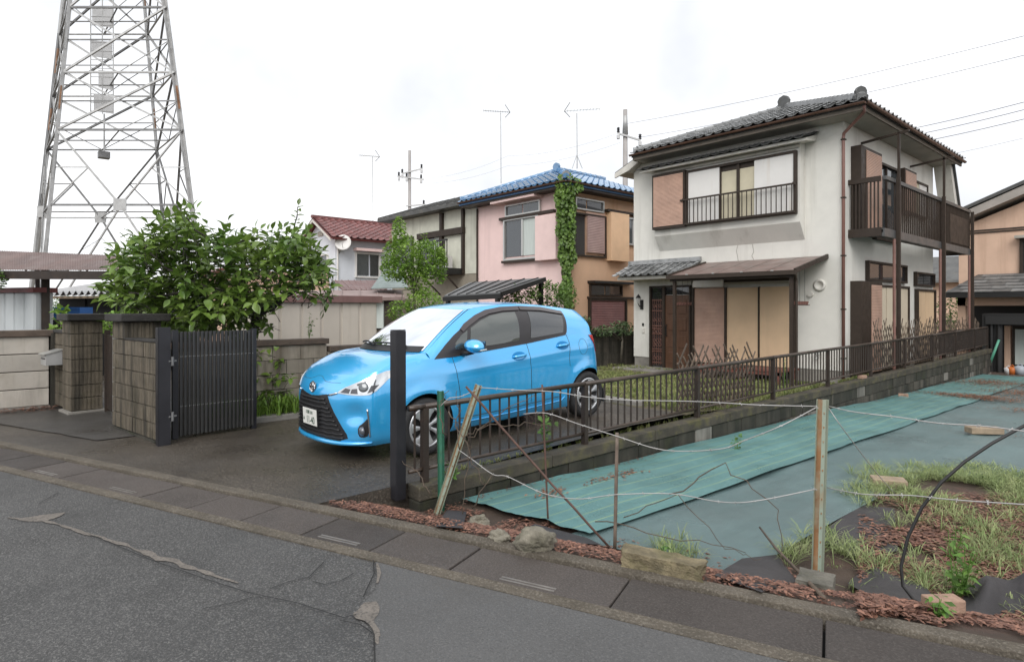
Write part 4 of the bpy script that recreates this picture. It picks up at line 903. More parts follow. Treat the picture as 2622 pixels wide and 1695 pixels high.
while n < 400:
    px, py = lr.gauss(2440, 170), lr.gauss(1245, 30)
    if not (2165 < px < 2800 and 1195 < py < 1305): continue
    p = GL(px, py, 2)
    if nz(p.x, p.y, 1.8, 12) < -.22: continue
    tuft(mb, V((p.x, p.y, ZL(p.x, p.y) + .02)), lr, 15, .085, .16, .0022); n += 1
for cx, cy, sx, sy, num in ((2150, 1400, 25, 22, 9), (2170, 1430, 60, 14, 18), (2290, 1470, 70, 22, 24), (2330, 1345, 40, 10, 12), (2540, 1400, 36, 20, 34), (2450, 1340, 30, 20, 16), (2600, 1320, 50, 14, 22), (2060, 1400, 22, 22, 8), (2030, 1430, 14, 10, 10), (1720, 1420, 35, 12, 14), (1685, 1405, 6, 8, 4), (2600, 1450, 40, 12, 16), (2420, 1510, 50, 12, 18)):
    for _ in range(num):
        p = GL(lr.gauss(cx, sx), lr.gauss(cy, sy), 2); tuft(mb, V((p.x, p.y, ZL(p.x, p.y) + .02)), lr, 13, .095, .15, .0022)
n = 0
while n < 420:
    x, y = lr.uniform(-1.2, 4.5), lr.uniform(4.2, 9.5)
    if kd(x, y) < .5 or nz(x, y, .9, 5) < .05: continue
    tuft(mb, V((x, y, ZL(x, y) + .02)), lr, 12, .09, .16, .0024); n += 1
tag(mb.build('pale_grass', m_palegrass), 'straggly pale green grass tufts growing over the lot', 'grass', None, 'stuff')
mb = MB(); n = 0
while n < 6500:
    x, y = lr.uniform(-12., -4.66), lr.uniform(7.25, 14.5)
    if nz(x, y, .9, 6) < -.28 + .25 * (y > 13.2): continue
    tuft(mb, V((x, y, ZP(x, y))), lr, 5, .07 + .03 * nz(x, y, 1, 3), .06, .006); n += 1
for _ in range(260):
    y = lr.uniform(3.2, 14); tuft(mb, V((-4.63, y, wtop(y) - .04)), lr, 4, .07, .05, .006)
tag(mb.build('lawn', m_grass), 'patchy short lawn grass between driveway and cream house', 'grass', None, 'stuff')
# individual weeds
m_weed = leafm('weed_leaf', (.075, .17, .03), (.16, .28, .06), .5, .35, 8)
def weed(label, p, h, n, ls, seed, spread=.35, cat='plant', m=None):
    r = random.Random(seed); t = thing('weed', p, label, cat); mb = MB(); ms = MB()
    for i in range(n):
        a = r.uniform(0, 6.28); e = p + V((math.cos(a), math.sin(a), 0)) * h * spread * r.random() + V((0, 0, h * r.uniform(.6, 1)))
        mid = p.lerp(e, .5) + V((r.uniform(-1, 1), r.uniform(-1, 1), .3)) * h * .06
        ms.tube([p, mid, e], [.004, .003, .0015], 4)
        for k in range(7):
            q = p.lerp(e, .2 + .8 * k / 6); leafq(mb, q + V((r.uniform(-1, 1), r.uniform(-1, 1), r.uniform(-.5, .5))) * ls * .6, ls, r, 0, .7)
    ms.build('stem', m_weed, t); mb.build('foliage', m or m_weed, t); return t
weed('leafy bright green weed growing beside the bunched black sheet', GL(2460, 1545), .34, 12, .075, 1)
weed('small green weed beside the broken brick', GL(2400, 1590), .12, 5, .06, 2)
weed('tall thin green weed under the black hose', GL(2440, 1440), .3, 4, .06, 3)
weed('small green shoot growing at the foot of block wall', GL(1885, 1158), .25, 4, .06, 4)
weed('few green shoots sprouting at the wall end below railing', V((-4.42, 3.2, wtop(3.2))), .14, 3, .06, 5)
weed('grass clump leaning through the railing beside the rear wheel', V((-4.62, 4.55, .07)), .42, 5, .10, 6, .2)
weed('wispy weeds sprouting beside the mossy concrete lump', GL(1700, 1440), .14, 4, .05, 7)
# ================================================================ CAR
CF = Matrix(((0, 1, 0, -6.115), (-1, 0, -.0427, 3.52), (-.0427, 0, 1, .032), (0, 0, 0, 1)))
def carpaint():
    m = bpy.data.materials.new('bright_blue_car_paint'); m.use_nodes = True; b = m.node_tree.nodes['Principled BSDF']
    b.inputs['Base Color'].default_value = (.022, .45, .92, 1); b.inputs['Metallic'].default_value = .35; b.inputs['Roughness'].default_value = .32
    b.inputs['Coat Weight'].default_value = .9; b.inputs['Coat Roughness'].default_value = .10; b.inputs['Coat IOR'].default_value = 2.4
    return m
def windscreen():
    m = bpy.data.materials.new('windscreen_glass'); m.use_nodes = True; nt = m.node_tree; L = nt.links.new
    b = nt.nodes['Principled BSDF']; b.inputs['Base Color'].default_value = (.05, .055, .06, 1); b.inputs['Roughness'].default_value = .03
    g = _n(nt, 'ShaderNodeBsdfGlossy'); g.inputs[0].default_value = (.93, .96, 1, 1); g.inputs['Roughness'].default_value = .02
    x = _n(nt, 'ShaderNodeMixShader'); lw = _n(nt, 'ShaderNodeFresnel'); lw.inputs[0].default_value = 3.2
    L(lw.outputs[0], x.inputs[0]); L(b.outputs[0], x.inputs[1]); L(g.outputs[0], x.inputs[2]); L(x.outputs[0], nt.nodes['Material Output'].inputs[0]); return m
m_paint = carpaint(); m_screen = windscreen()
m_plastic = flat('car_black_plastic', (.018, .018, .020), .42); m_trim = flat('car_satin_trim', (.035, .032, .034), .3); m_visor = flat('tinted_visor', (.055, .045, .048), .2, coat=.3)
m_tyre = mat('tyre_rubber', (.022, .022, .023), .75, .2, 30, .2, 90); m_rim = flat('silver_wheel_cover', (.62, .63, .65), .28, .75); m_chrome = flat('chrome', (.75, .75, .76), .12, 1.)
m_carglass = glassy('car_side_glass', (.045, .054, .048), 1.3, .0, 1.9); m_carglass2 = glassy('car_privacy_glass', (.026, .030, .034), 1.3, .0, 1.9)
m_red = flat('tail_lamp_red', (.45, .012, .012), .15, coat=.6); m_lampw = flat('lamp_lens_clear', (.62, .64, .66), .1, .92, coat=.8); m_platew = flat('plate_white', (.74, .74, .70), .45)
LF = [0, .07, .18, .33, .50, .66, .82, .92, 1.]
def tab(T, x): return interp(sorted(T), x)
ZB = [(.9, .855), (.66, .875), (.45, .915), (.25, .95), (0, .98), (-.15, .985), (-.39, .985), (-.87, 1.01), (-1.47, 1.04), (-2.1, 1.085), (-2.5, 1.08), (-3.1, 1.05)]
YW = [(.4, .775), (.2, .815), (0, .832), (-.4, .835), (-1.2, .838), (-2.0, .842), (-2.45, .842), (-2.62, .82)]
SF = [(0, .90), (.07, .945), (.18, .968), (.33, .986), (.5, .997), (.66, 1.), (.82, .985), (.92, .965), (1., .935)]
XN = [(0, .79), (.05, .845), (.10, .858), (.18, .850), (.33, .850), (.5, .852), (.66, .85), (.78, .835), (.88, .80), (.95, .755), (1., .69)]
XT = [(0, -2.80), (.10, -2.88), (.25, -2.90), (.45, -2.89), (.6, -2.86), (.8, -2.81), (1., -2.78)]
NC, TC = .40, -2.58                   # where the nose and tail curves meet the sides
def P1(t, f):
    """side band: t 0..1 round the nose, 1..2 along the side, 2..3 round the tail; f 0 (sill) .. 1 (belt)"""
    s = tab(SF, f)
    if t <= 1:
        xf = tab(XN, f); xc = NC - .10 * max(0, f - .5); yw = tab(YW, NC) * s
        a = t * math.pi / 2; p = .62
        y = yw * math.sin(a) ** (p + .22); x = xc + (xf - xc) * max(0., math.cos(a)) ** .72
    elif t <= 2:
        xc = NC - .10 * max(0, f - .5); x = lerp(xc, TC, t - 1); y = tab(YW, x) * s
    else:
        xr = tab(XT, f); yw = tab(YW, TC) * s; a = (t - 2) * math.pi / 2
        y = yw * max(0., math.cos(a)) ** .62; x = TC + (xr - TC) * math.sin(a) ** .85
    zb = tab(ZB, x); zlo = .185 + .03 * sstep((x - .3) / .5) * 0
    z = zlo + (zb - zlo) * f
    if 0.95 < t < 2.1:                 # swelling round the wheel arches, hollow doors
        for wx in (0., -2.47):
            r = math.hypot(x - wx, z - .30); y += .020 * math.exp(-((r - .36) / .055) ** 2)
        y -= .005 * math.exp(-((f - .56) / .13) ** 2) * sstep((-.45 - x) / .3) * sstep((x + 2.0) / .3)
        y += .010 * math.exp(-((f - .80) / .05) ** 2) * sstep((-.1 - x) / .5)
    if t < 1:                          # scooped bumper corners
        k = math.exp(-((t - .60) / .13) ** 2 - ((f - .47) / .13) ** 2); x -= .045 * k; y -= .012 * k
    return V((x, y, z))
def hoodZ(x, y, ze): return ze
TN = frange(0, 1, 18); TS = frange(1, 2, 64)[1:]; TT = frange(2, 3, 12)[1:]
TALL = TN + TS + TT
FL = frange(0, 1, 22)
mbc = MB()
def both(rows):
    mbc.grid(rows); mbc.grid([[V((p.x, -p.y, p.z)) for p in r] for r in rows], flip=True)
both([[P1(t, f) for f in FL] for t in TALL])
# bottom
both([[V((P1(t, 0).x, 0, P1(t, 0).z - .01)), P1(t, 0)] for t in TALL])
# cowl curve (windscreen base) and header
def cowl(u): return V((.15 - .25 * u ** 2.2, .69 * u, 1.052 - .012 * u ** 2))
def header(u): return V((-.62 - .17 * u ** 2, .535 * u, 1.487 - .022 * u ** 2))
def rearh(u): return V((-2.62 + .04 * u ** 2, .52 * u, 1.415 - .04 * u ** 2))
def tailtop(u): return P1(3 - u * .92, 1.)
def belt_x(x):
    lo, hi = 1., 2.
    for _ in range(30):
        m_ = (lo + hi) / 2
        if P1(m_, 1.).x > x: lo = m_
        else: hi = m_
    return lo
tA = belt_x(cowl(1).x + .0)
# hood: nose edge + fender edge on the belt contour, to cowl
US = frange(0, 1, 16)
rows = []
for u in US:
    a = P1(u, 1.) if True else None; b = cowl(u); r = []
    for v in frange(0, 1, 14):
        p = a.lerp(b, v); k = math.sin(v * math.pi) 
        p.z += .045 * k * (1 - .35 * u ** 2) + .012 * math.exp(-((u - .72) / .1) ** 2) * k
        r.append(p)
    rows.append(r)
both(rows)
# fender top between hood edge and belt contour
rows = []
for v in frange(0, 1, 14):
    p = P1(1., 1.).lerp(cowl(1), v); p.z += .045 * math.sin(v * math.pi) * .65
    q = P1(lerp(1., tA, v), 1.); rows.append([p, p.lerp(q, .5) + V((0, .004, .006 * math.sin(v * math.pi))), q])
mbc.grid(rows, flip=True); mbc.grid([[V((p.x, -p.y, p.z)) for p in r] for r in rows])
# roof
rows = []
for u in US:
    a, b = header(u), rearh(u); r = []
    for v in frange(0, 1, 18):
        p = a.lerp(b, v); p.y = .535 * u + .035 * u * math.sin(v * 3.14); p.z += (.075 * math.sin(v ** .8 * math.pi)) * (1 - .12 * u * u); r.append(p)
    rows.append(r)
both(rows)
# greenhouse sides: belt contour up to the pillar/roof line
tC = 2.42
def topline(s):
    if s < .34:
        v = s / .34; p = cowl(1).lerp(header(1), v); p.z += .035 * math.sin(v * math.pi); p.y += .02 * math.sin(v * math.pi); return p
    if s < .82:
        v = (s - .34) / .48; p = header(1).lerp(rearh(1), v); p.y = .535 + .035 * math.sin(v * 3.14) - .015 * v * v; p.z += .075 * math.sin(v ** .8 * math.pi) * .88; return p
    v = (s - .82) / .18; return rearh(1).lerp(tailtop(1), v) + V((-.05 * math.sin(v * math.pi), .02 * math.sin(v * math.pi), .0))
tE = 3 - .92
rows = []
for s in frange(0, 1, 60):
    t = lerp(tA, 2.0, min(1, s / .82)) if s < .82 else lerp(2.0, tE, (s - .82) / .18)
    q, p = P1(t, 1.), topline(s); r = []
    for v in frange(0, 1, 12):
        w_ = q.lerp(p, v); h = (p - q).length; w_.y += .055 * h / .4 * math.sin(v * math.pi * .92) * min(1, h / .2); w_.z += .012 * math.sin(v * math.pi); r.append(w_)
    rows.append(r)
mbc.grid(rows, flip=True); mbc.grid([[V((p.x, -p.y, p.z)) for p in r] for r in rows])
# tailgate (glass region included)
rows = []
for u in US:
    a, b = rearh(u), tailtop(u); r = []
    for v in frange(0, 1, 10):
        p = a.lerp(b, v); p.x -= .05 * math.sin(v * math.pi); r.append(p)
    rows.append(r)
both(rows)
# windscreen
def ws(u, v):
    p = cowl(u).lerp(header(u), v); p.z += .035 * math.sin(v * math.pi); p.y += .02 * math.sin(v * math.pi) * u; p.x += .0; return p
both([[ws(u, v) for v in frange(0, 1, 12)] for u in US])
me = mbc.mesh('body', [m_paint, m_plastic], True)
bm = bmesh.new(); bm.from_mesh(me); bmesh.ops.remove_doubles(bm, verts=bm.verts, dist=.0015); bmesh.ops.recalc_face_normals(bm, faces=bm.faces); bm.to_mesh(me); bm.free()
car = thing('parked_car', (0, 0, 0), 'bright blue five-door hatchback parked nose out on the driveway', 'car', frame=CF)
BV_ = None
def cpart(name, me_, parent=None): return inst(name, me_, CF.copy(), parent or car)
bvh_bm = bmesh.new(); bvh_bm.from_mesh(me); BVH = BVHTree.FromBMesh(bvh_bm)
# wheel arches cut out
body = cpart('body', me)
cut = MB()
for wx in (0., -2.47):
    for sg in (1, -1):
        mbx = []
        cut.lathe([(.0, sg * .56), (.338, sg * .56), (.338, sg * 1.0), (.0, sg * 1.0)], 40, 'y', (wx, 0, .305))
cme = cut.mesh('wheel_arch_cutter', [m_paint, m_plastic]); bm = bmesh.new(); bm.from_mesh(cme); bmesh.ops.remove_doubles(bm, verts=bm.verts, dist=.0005); bmesh.ops.recalc_face_normals(bm, faces=bm.faces)
for f in bm.faces: f.material_index = 1
bm.to_mesh(cme); bm.free()
co = inst('wheel_arch_cutter', cme, CF.copy())
md = body.modifiers.new('arches', 'BOOLEAN'); md.object = co; md.operation = 'DIFFERENCE'; md.solver = 'EXACT'
bpy.context.view_layer.update(); dg = bpy.context.evaluated_depsgraph_get()
me2 = bpy.data.meshes.new_from_object(body.evaluated_get(dg)); body.modifiers.clear(); body.data = me2; me2.name = 'body'
bpy.data.objects.remove(co)
me2.polygons.foreach_set('use_smooth', [True] * len(me2.polygons)); me2.set_sharp_from_angle(angle=RAD(38))
# separate glass: windscreen laid just over the shell
g_ = MB(); rows = [[ws(u, v) for v in frange(.055, .965, 14)] for u in frange(-.955, .955, 24)] if False else None
def wsurf(u, v):
    p = ws(abs(u), v); p = V((p.x, p.y * (1 if u >= 0 else -1), p.z)); return p + V((.45, 0, .89)) * .006
MB().grid([[wsurf(u, v) for v in frange(.03, .97, 14)] for u in frange(-.955, .955, 30)]).build('windscreen', m_screen, car, smooth=True, frame=CF)
MB().grid([[wsurf(u, v) + V((0, 0, .003)) for v in (.0, .05, .105)] for u in frange(-.93, .93, 30)]).build('cowl_panel', m_plastic, car, smooth=True, frame=CF)
for a0, b0_ in ((.70, -.18), (-.02, -.80)):
    pts = [wsurf(lerp(a0, b0_, k / 6), .07 + .085 * math.sin(k / 6 * 3.0) * .5) + V((.01, 0, .022)) for k in range(7)]
    MB().tube(pts, .011, 6).build('wiper', m_plastic, car, frame=CF, smooth=True)
# ---- panels laid on the body
def refine(poly, cuts):
    bm = bmesh.new(); f = bm.faces.new([bm.verts.new((a, b, 0)) for a, b in poly]); bmesh.ops.triangulate(bm, faces=[f], quad_method='BEAUTY', ngon_method='BEAUTY')
    for _ in range(cuts):
        bmesh.ops.subdivide_edges(bm, edges=bm.edges[:], cuts=1, use_grid_fill=True); bmesh.ops.triangulate(bm, faces=[f for f in bm.faces if len(f.verts) > 3])
    return bm
def densify(poly, step):
    out_ = []
    for (a, b), (c, d) in zip(poly, poly[1:] + poly[:1]):
        n = max(1, int(math.hypot(c - a, d - b) / step)); out_ += [(lerp(a, c, i / n), lerp(b, d, i / n)) for i in range(n)]
    return out_
def smoothpoly(poly, n=1):
    for _ in range(n):
        q = []
        for (a, b), (c, d) in zip(poly, poly[1:] + poly[:1]): q += [(.75 * a + .25 * c, .75 * b + .25 * d), (.25 * a + .75 * c, .25 * b + .75 * d)]
        poly = q
    return poly
def lay(name, poly, fn, off, thick, m, parent=None, cuts=2, smooth=True, dens=.06):
    bm = refine(densify(poly, dens) if dens else poly, cuts); nn = {}
    for v in bm.verts:
        p, n = fn(v.co.x, v.co.y); nn[v] = n; v.co = p + n * off
    bmesh.ops.recalc_face_normals(bm, faces=bm.faces)
    f0 = bm.faces[:]
    ref = sum((nn[v].dot(v.normal) for v in list(bm.verts)[:40]), 0.)
    be = [e for e in bm.edges if len(e.link_faces) == 1]
    r = bmesh.ops.extrude_edge_only(bm, edges=be)
    vs = [g for g in r['geom'] if isinstance(g, bmesh.types.BMVert)]; n0 = list(nn.items())
    for v in vs:
        bn = min(n0, key=lambda q: (q[0].co - v.co).length_squared)[1]; v.co -= bn * thick
    me_ = bpy.data.meshes.new(name); bmesh.ops.recalc_face_normals(bm, faces=bm.faces)
    fc = [f for f in bm.faces][0]
    if fc.normal.dot(n0[0][1]) < 0: bmesh.ops.reverse_faces(bm, faces=bm.faces)
    bm.to_mesh(me_); bm.free(); me_.materials.append(m); me_.polygons.foreach_set('use_smooth', [smooth] * len(me_.polygons)); me_.set_sharp_from_angle(angle=RAD(50))
    return inst(name, me_, CF.copy(), parent or car)
def side(sg=1):
    def fn(x, z):
        h = BVH.ray_cast(V((x, sg * 1.5, z)), V((0, -sg, 0)))
        if h[0] is None: return V((x, sg * .6, z)), V((0, sg, 0))
        n = h[1] if h[1].y * sg > 0 else -h[1]; return h[0], (n + V((0, sg * .5, 0))).normalized()
    return fn
def front(y, z):
    h = BVH.ray_cast(V((1.6, y, z)), V((-1, 0, 0)))
    if h[0] is None: return V((.6, y, z)), V((1, 0, 0))
    n = h[1] if h[1].x > 0 else -h[1]; return h[0], (n + V((.6, 0, 0))).normalized()
def tf(sg=1):
    def fn(t, f):
        p = P1(t, f); a = P1(t + .004, f) - P1(t - .004 if t > .004 else t, f); b = P1(t, min(1, f + .004)) - P1(t, f - .004); n = a.cross(b).normalized()
        if n.x + n.y < 0: n = -n
        return V((p.x, p.y * sg, p.z)), V((n.x, n.y * sg, n.z))
    return fn
def seam(pts, fn, r=.0032, name='panel_gap', m=None, off=.0):
    P = []
    for (a, b), (c, d) in zip(pts, pts[1:]):
        n = max(2, int(math.hypot(c - a, d - b) / .03)); P += [(lerp(a, c, i / n), lerp(b, d, i / n)) for i in range(n)]
    P.append(pts[-1]); Q = []
    for a, b in P: p, n = fn(a, b); Q.append(p + n * off)
    return MB().tube(Q, r, 6).build(name, m or m_plastic, car, frame=CF, smooth=True)
for sg in (1, -1):
    fn = side(sg)
    dlo = [(-.15, .975), (-.39, .975), (-.87, 1.00), (-1.47, 1.032), (-2.12, 1.085), (-2.15, 1.12), (-2.22, 1.35), (-2.18, 1.375), (-1.85, 1.43), (-1.5, 1.455), (-1.2, 1.455), (-.97, 1.43), (-.80, 1.375), (-.62, 1.295), (-.45, 1.20), (-.32, 1.11), (-.22, 1.03)]
    tr_ = lay('window_surround', dlo, fn, .006, .012, m_trim, cuts=3)
    lay('quarter_window', [(-.42, 1.05), (-.555, 1.055), (-.63, 1.24), (-.53, 1.19), (-.44, 1.12)], fn, .011, .006, m_carglass, cuts=3)
    lay('front_door_window', [(-.60, 1.05), (-.95, 1.06), (-1.34, 1.075), (-1.38, 1.405), (-1.2, 1.405), (-1.0, 1.38), (-.84, 1.33), (-.68, 1.26)], fn, .011, .006, m_carglass, cuts=3)
    lay('rear_door_window', [(-1.52, 1.09), (-2.08, 1.12), (-2.15, 1.325), (-1.85, 1.375), (-1.58, 1.40)], fn, .011, .006, m_carglass2, cuts=3)
    lay('door_visor', [(-.57, 1.225), (-.68, 1.285), (-.84, 1.355), (-1.0, 1.40), (-1.2, 1.422), (-1.46, 1.422), (-1.47, 1.468), (-1.2, 1.468), (-.97, 1.443), (-.80, 1.39), (-.62, 1.31), (-.55, 1.26)], fn, .020, .012, m_visor, cuts=2)
    lay('door_visor', [(-1.48, 1.422), (-1.8, 1.40), (-2.19, 1.335), (-2.20, 1.372), (-1.85, 1.440), (-1.48, 1.468)], fn, .020, .012, m_visor, cuts=2)
    seam([(-.375, .97), (-.40, .8), (-.43, .6), (-.43, .45), (-.40, .345), (-.43, .31)], fn); seam([(-1.47, 1.46), (-1.47, 1.2), (-1.455, 1.03), (-1.48, .7), (-1.48, .34)], fn); seam([(-2.14, 1.09), (-2.16, .98), (-2.13, .8), (-2.14, .70)], fn)
    seam([(-.43, .31), (-1.2, .315), (-1.95, .34)], fn, .004); seam([(-.43, .262), (-1.2, .262), (-2.0, .285), (-2.05, .33)], fn, .006, 'sill_moulding', m_paint, .004)
    seam([(-2.40 + .08 * math.cos(t), .92 + .10 * math.sin(t)) for t in frange(0, 6.283, 20)], fn, .0022)
    for hx, hz in ((-1.30, .90), (-2.03, .965)):
        el = [(hx + .105 * math.cos(t), hz + .052 * math.sin(t)) for t in frange(0, 6.0, 14)]
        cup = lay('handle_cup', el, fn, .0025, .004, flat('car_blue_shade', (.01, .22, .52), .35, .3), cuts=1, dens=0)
        a, n_ = fn(hx, hz + .004); MB().tube([a + V((.10, sg * .004, -.006)), a + V((.07, sg * .036, -.001)), a + V((0, sg * .042, .002)), a + V((-.07, sg * .038, .004)), a + V((-.10, sg * .006, .004))], [.010, .016, .018, .016, .010], 8).build('door_handle', m_paint, car, frame=CF, smooth=True)
    # mirror
    c = V((-.56, sg * .955, 1.085)); rows = []
    for i in range(13):
        t = math.pi * i / 12; rows.append([c + V((.095 * math.cos(q) * math.sin(t) * (1.15 if math.cos(q) > 0 else .7), sg * -.135 * math.cos(t), .072 * math.sin(q) * math.sin(t) ** .8 + (.012 * math.cos(t)))) for q in frange(0, 2 * math.pi, 16)])
    mir = MB().grid(rows, flip=sg < 0).build('door_mirror', m_paint, car, frame=CF, smooth=True)
    MB().tube([V((-.50, sg * .74, 1.0)), V((-.53, sg * .84, 1.005)), V((-.55, sg * .93, 1.03))], [.035, .028, .03], 8).build('mirror_foot', m_plastic, mir, frame=CF, smooth=True)
    MB().bx(-.632, -.622, min(sg * .87, sg * 1.05), max(sg * .87, sg * 1.05), 1.035, 1.135).build('mirror_glass', m_screen, mir, frame=CF)
    MB().tube([c + V((.055, sg * .06, -.05)), c + V((.02, sg * .125, -.04)), c + V((-.05, sg * .13, -.035))], [.008, .012, .008], 6).build('turn_signal', m_lampw, mir, frame=CF)
    # tail lamp
    lay('tail_lamp', [(-2.56, 1.055), (-2.66, 1.05), (-2.74, .95), (-2.78, .84), (-2.70, .83), (-2.63, .95)], fn, .010, .014, m_red, cuts=1)
    # head lamp
    tfn = tf(sg)
    lampp = [(.36, .775), (.5, .757), (.68, .737), (.79, .727), (.87, .76), (.94, .82), (1.01, .89), (1.05, .935), (1.045, .965), (.97, .975), (.86, .965), (.72, .945), (.58, .905), (.46, .855), (.39, .81)]
    hl = lay('headlamp', lampp, tfn, .007, .012, m_lampw, cuts=2)
    p0, n0_ = tfn(.70, .84); MB().lathe([(.0, .012), (.03, .011), (.046, .005), (.050, 0)], 18, 'x', (0, 0, 0)).build('projector_lens', flat('lamp_dark_lens', (.13, .14, .15), .04, .3, coat=1.), hl, smooth=True, frame=CF @ Matrix.Translation(p0 + n0_ * .006) @ n0_.to_track_quat('X', 'Z').to_matrix().to_4x4())
    mg = flat('lamp_grey', (.11, .11, .12), .2, .5)
    for q in ([(.41, .785), (.52, .772), (.53, .825), (.46, .84)], [(.545, .77), (.64, .76), (.62, .83), (.55, .825)], [(.76, .75), (.83, .765), (.90, .83), (.80, .84)], [(.60, .885), (.72, .915), (.74, .90), (.62, .865)]): lay('lamp_bezel', q, tfn, .010, .003, mg, hl, cuts=1)
    seam([(.36, .775), (.30, .755), (.235, .735)], tfn, .009, 'chrome_strip', m_chrome, .006)
    # fog lamp pocket with chrome strip
    fp = lay('fog_lamp_pocket', smoothpoly([(.64, .30), (.72, .36), (.775, .42), (.80, .16), (.72, .14), (.655, .17)]), tfn, .004, .006, m_plastic, cuts=2)
    p0, n0_ = tfn(.705, .235); MB().lathe([(.0, .03), (.03, .028), (.042, .018), (.046, 0)], 16, 'x', (0, 0, 0)).build('fog_lamp', flat('fog_lens', (.10, .11, .13), .08, .2, coat=1.), fp, smooth=True, frame=CF @ Matrix.Translation(p0 + n0_ * .0) @ V((1, 0, 0)).to_track_quat('X', 'Z').to_matrix().to_4x4())
    seam([(.765, .54), (.785, .38), (.805, .15)], tfn, .008, 'fog_strip', m_chrome, .012)
# ---- nose: grille, lip, badge, plate
fp_ = [(-.30, .69), (-.15, .668), (0, .655), (.15, .668), (.30, .69), (.33, .66), (.56, .315), (.57, .275), (.48, .245), (-.48, .245), (-.57, .275), (-.56, .315), (-.33, .66)]
gr = lay('grille', fp_, front, .003, .008, m_plastic, cuts=2)
for z, hw in ((.635, .28), (.60, .31), (.555, .35), (.515, .375), (.475, .405), (.435, .435), (.395, .465), (.355, .49), (.31, .525), (.275, .53)):
    pts = []
    for y in frange(-hw, hw, 24):
        k = abs(y); zz = z + (.004 if (k > .17 + .12 * (.6 - z)) else 0) * (1 if int(k * 14) % 2 else -.4); p, n = front(y, zz); pts.append(p + V((.010, 0, 0)))
    MB().tube(pts, .0085 if z < .53 else .011, 6).build('grille_bar', m_plastic, gr, frame=CF, smooth=True)
p0, n0_ = front(0, .735)
bd = MB().lathe([(.0, .012), (.055, .012), (.062, .006), (.064, 0)], 26, 'x', (0, 0, 0)).build('badge', flat('badge_dark', (.02, .02, .022), .15, .2, coat=1.), car, smooth=True, frame=CF @ Matrix.Translation(p0 + V((.004, 0, 0))))
def ell(a, b, cy, cz, r): return [V((.014, cy + a * math.cos(t), cz + b * math.sin(t))) for t in frange(0, 2 * math.pi, 28)]
fm_ = CF @ Matrix.Translation(p0 + V((.004, 0, 0)))
for a, b, cz in ((.060, .050, 0), (.020, .047, 0), (.040, .016, .028)): MB().tube(ell(a, b, 0, cz, 0), .0045, 6).build('badge_ring', m_chrome, bd, smooth=True, frame=fm_)
seam([(.44, .805), (.30, .80), (.18, .805), (.10, .825), (.05, .84), (0, .842), (-.05, .84), (-.10, .825), (-.18, .805), (-.30, .80), (-.44, .805)], front, .002)
lip = [V((P1(abs(t), .05).x + .012, math.copysign(P1(abs(t), .05).y, t), .222)) for t in frange(-.86, .86, 40)]
MB().tube(lip, [.012 + .014 * math.sin(i / 40 * math.pi) for i in range(41)], 8).build('front_lip', m_paint, car, smooth=True, frame=CF)
pl = MB().bx(.876, .882, -.165, .165, .355, .520).build('number_plate', m_platew, car, frame=CF, bevel=.002); MB().bx(.85, .8755, -.175, .175, .345, .53).build('plate_holder', m_plastic, car, frame=CF)
m_green = flat('plate_green', (.01, .055, .03), .5)
def text(name, s, size, m, parent, fr, thick=.0008, ax='CENTER'):
    cu = bpy.data.curves.new(name, 'FONT'); cu.body = s; cu.size = size; cu.align_x = ax; cu.extrude = thick
    ob = bpy.data.objects.new(name, cu); COL.objects.link(ob); bpy.context.view_layer.update()
    me_ = bpy.data.meshes.new_from_object(ob.evaluated_get(bpy.context.evaluated_depsgraph_get())); bpy.data.objects.remove(ob); bpy.data.curves.remove(cu); me_.materials.append(m)
    return inst(name, me_, fr, parent)
RT = Matrix(((0, 0, 1, 0), (1, 0, 0, 0), (0, 1, 0, 0), (0, 0, 0, 1)))     # text plane facing forwards
text('plate_number', '11-40', .105, m_green, pl, CF @ Matrix.Translation((.8832, .02, .372)) @ RT @ Matrix.Scale(.82, 4, V((1, 0, 0))))
text('plate_office', '川越 501', .045, m_green, pl, CF @ Matrix.Translation((.8832, .0, .468)) @ RT); text('plate_kana', 'ね', .04, m_green, pl, CF @ Matrix.Translation((.8832, -.135, .395)) @ RT)
# under-tray so that no light shows beneath
MB().bx(-2.8, .6, -.55, .55, .20, .24).build('underbody', m_plastic, car, frame=CF)
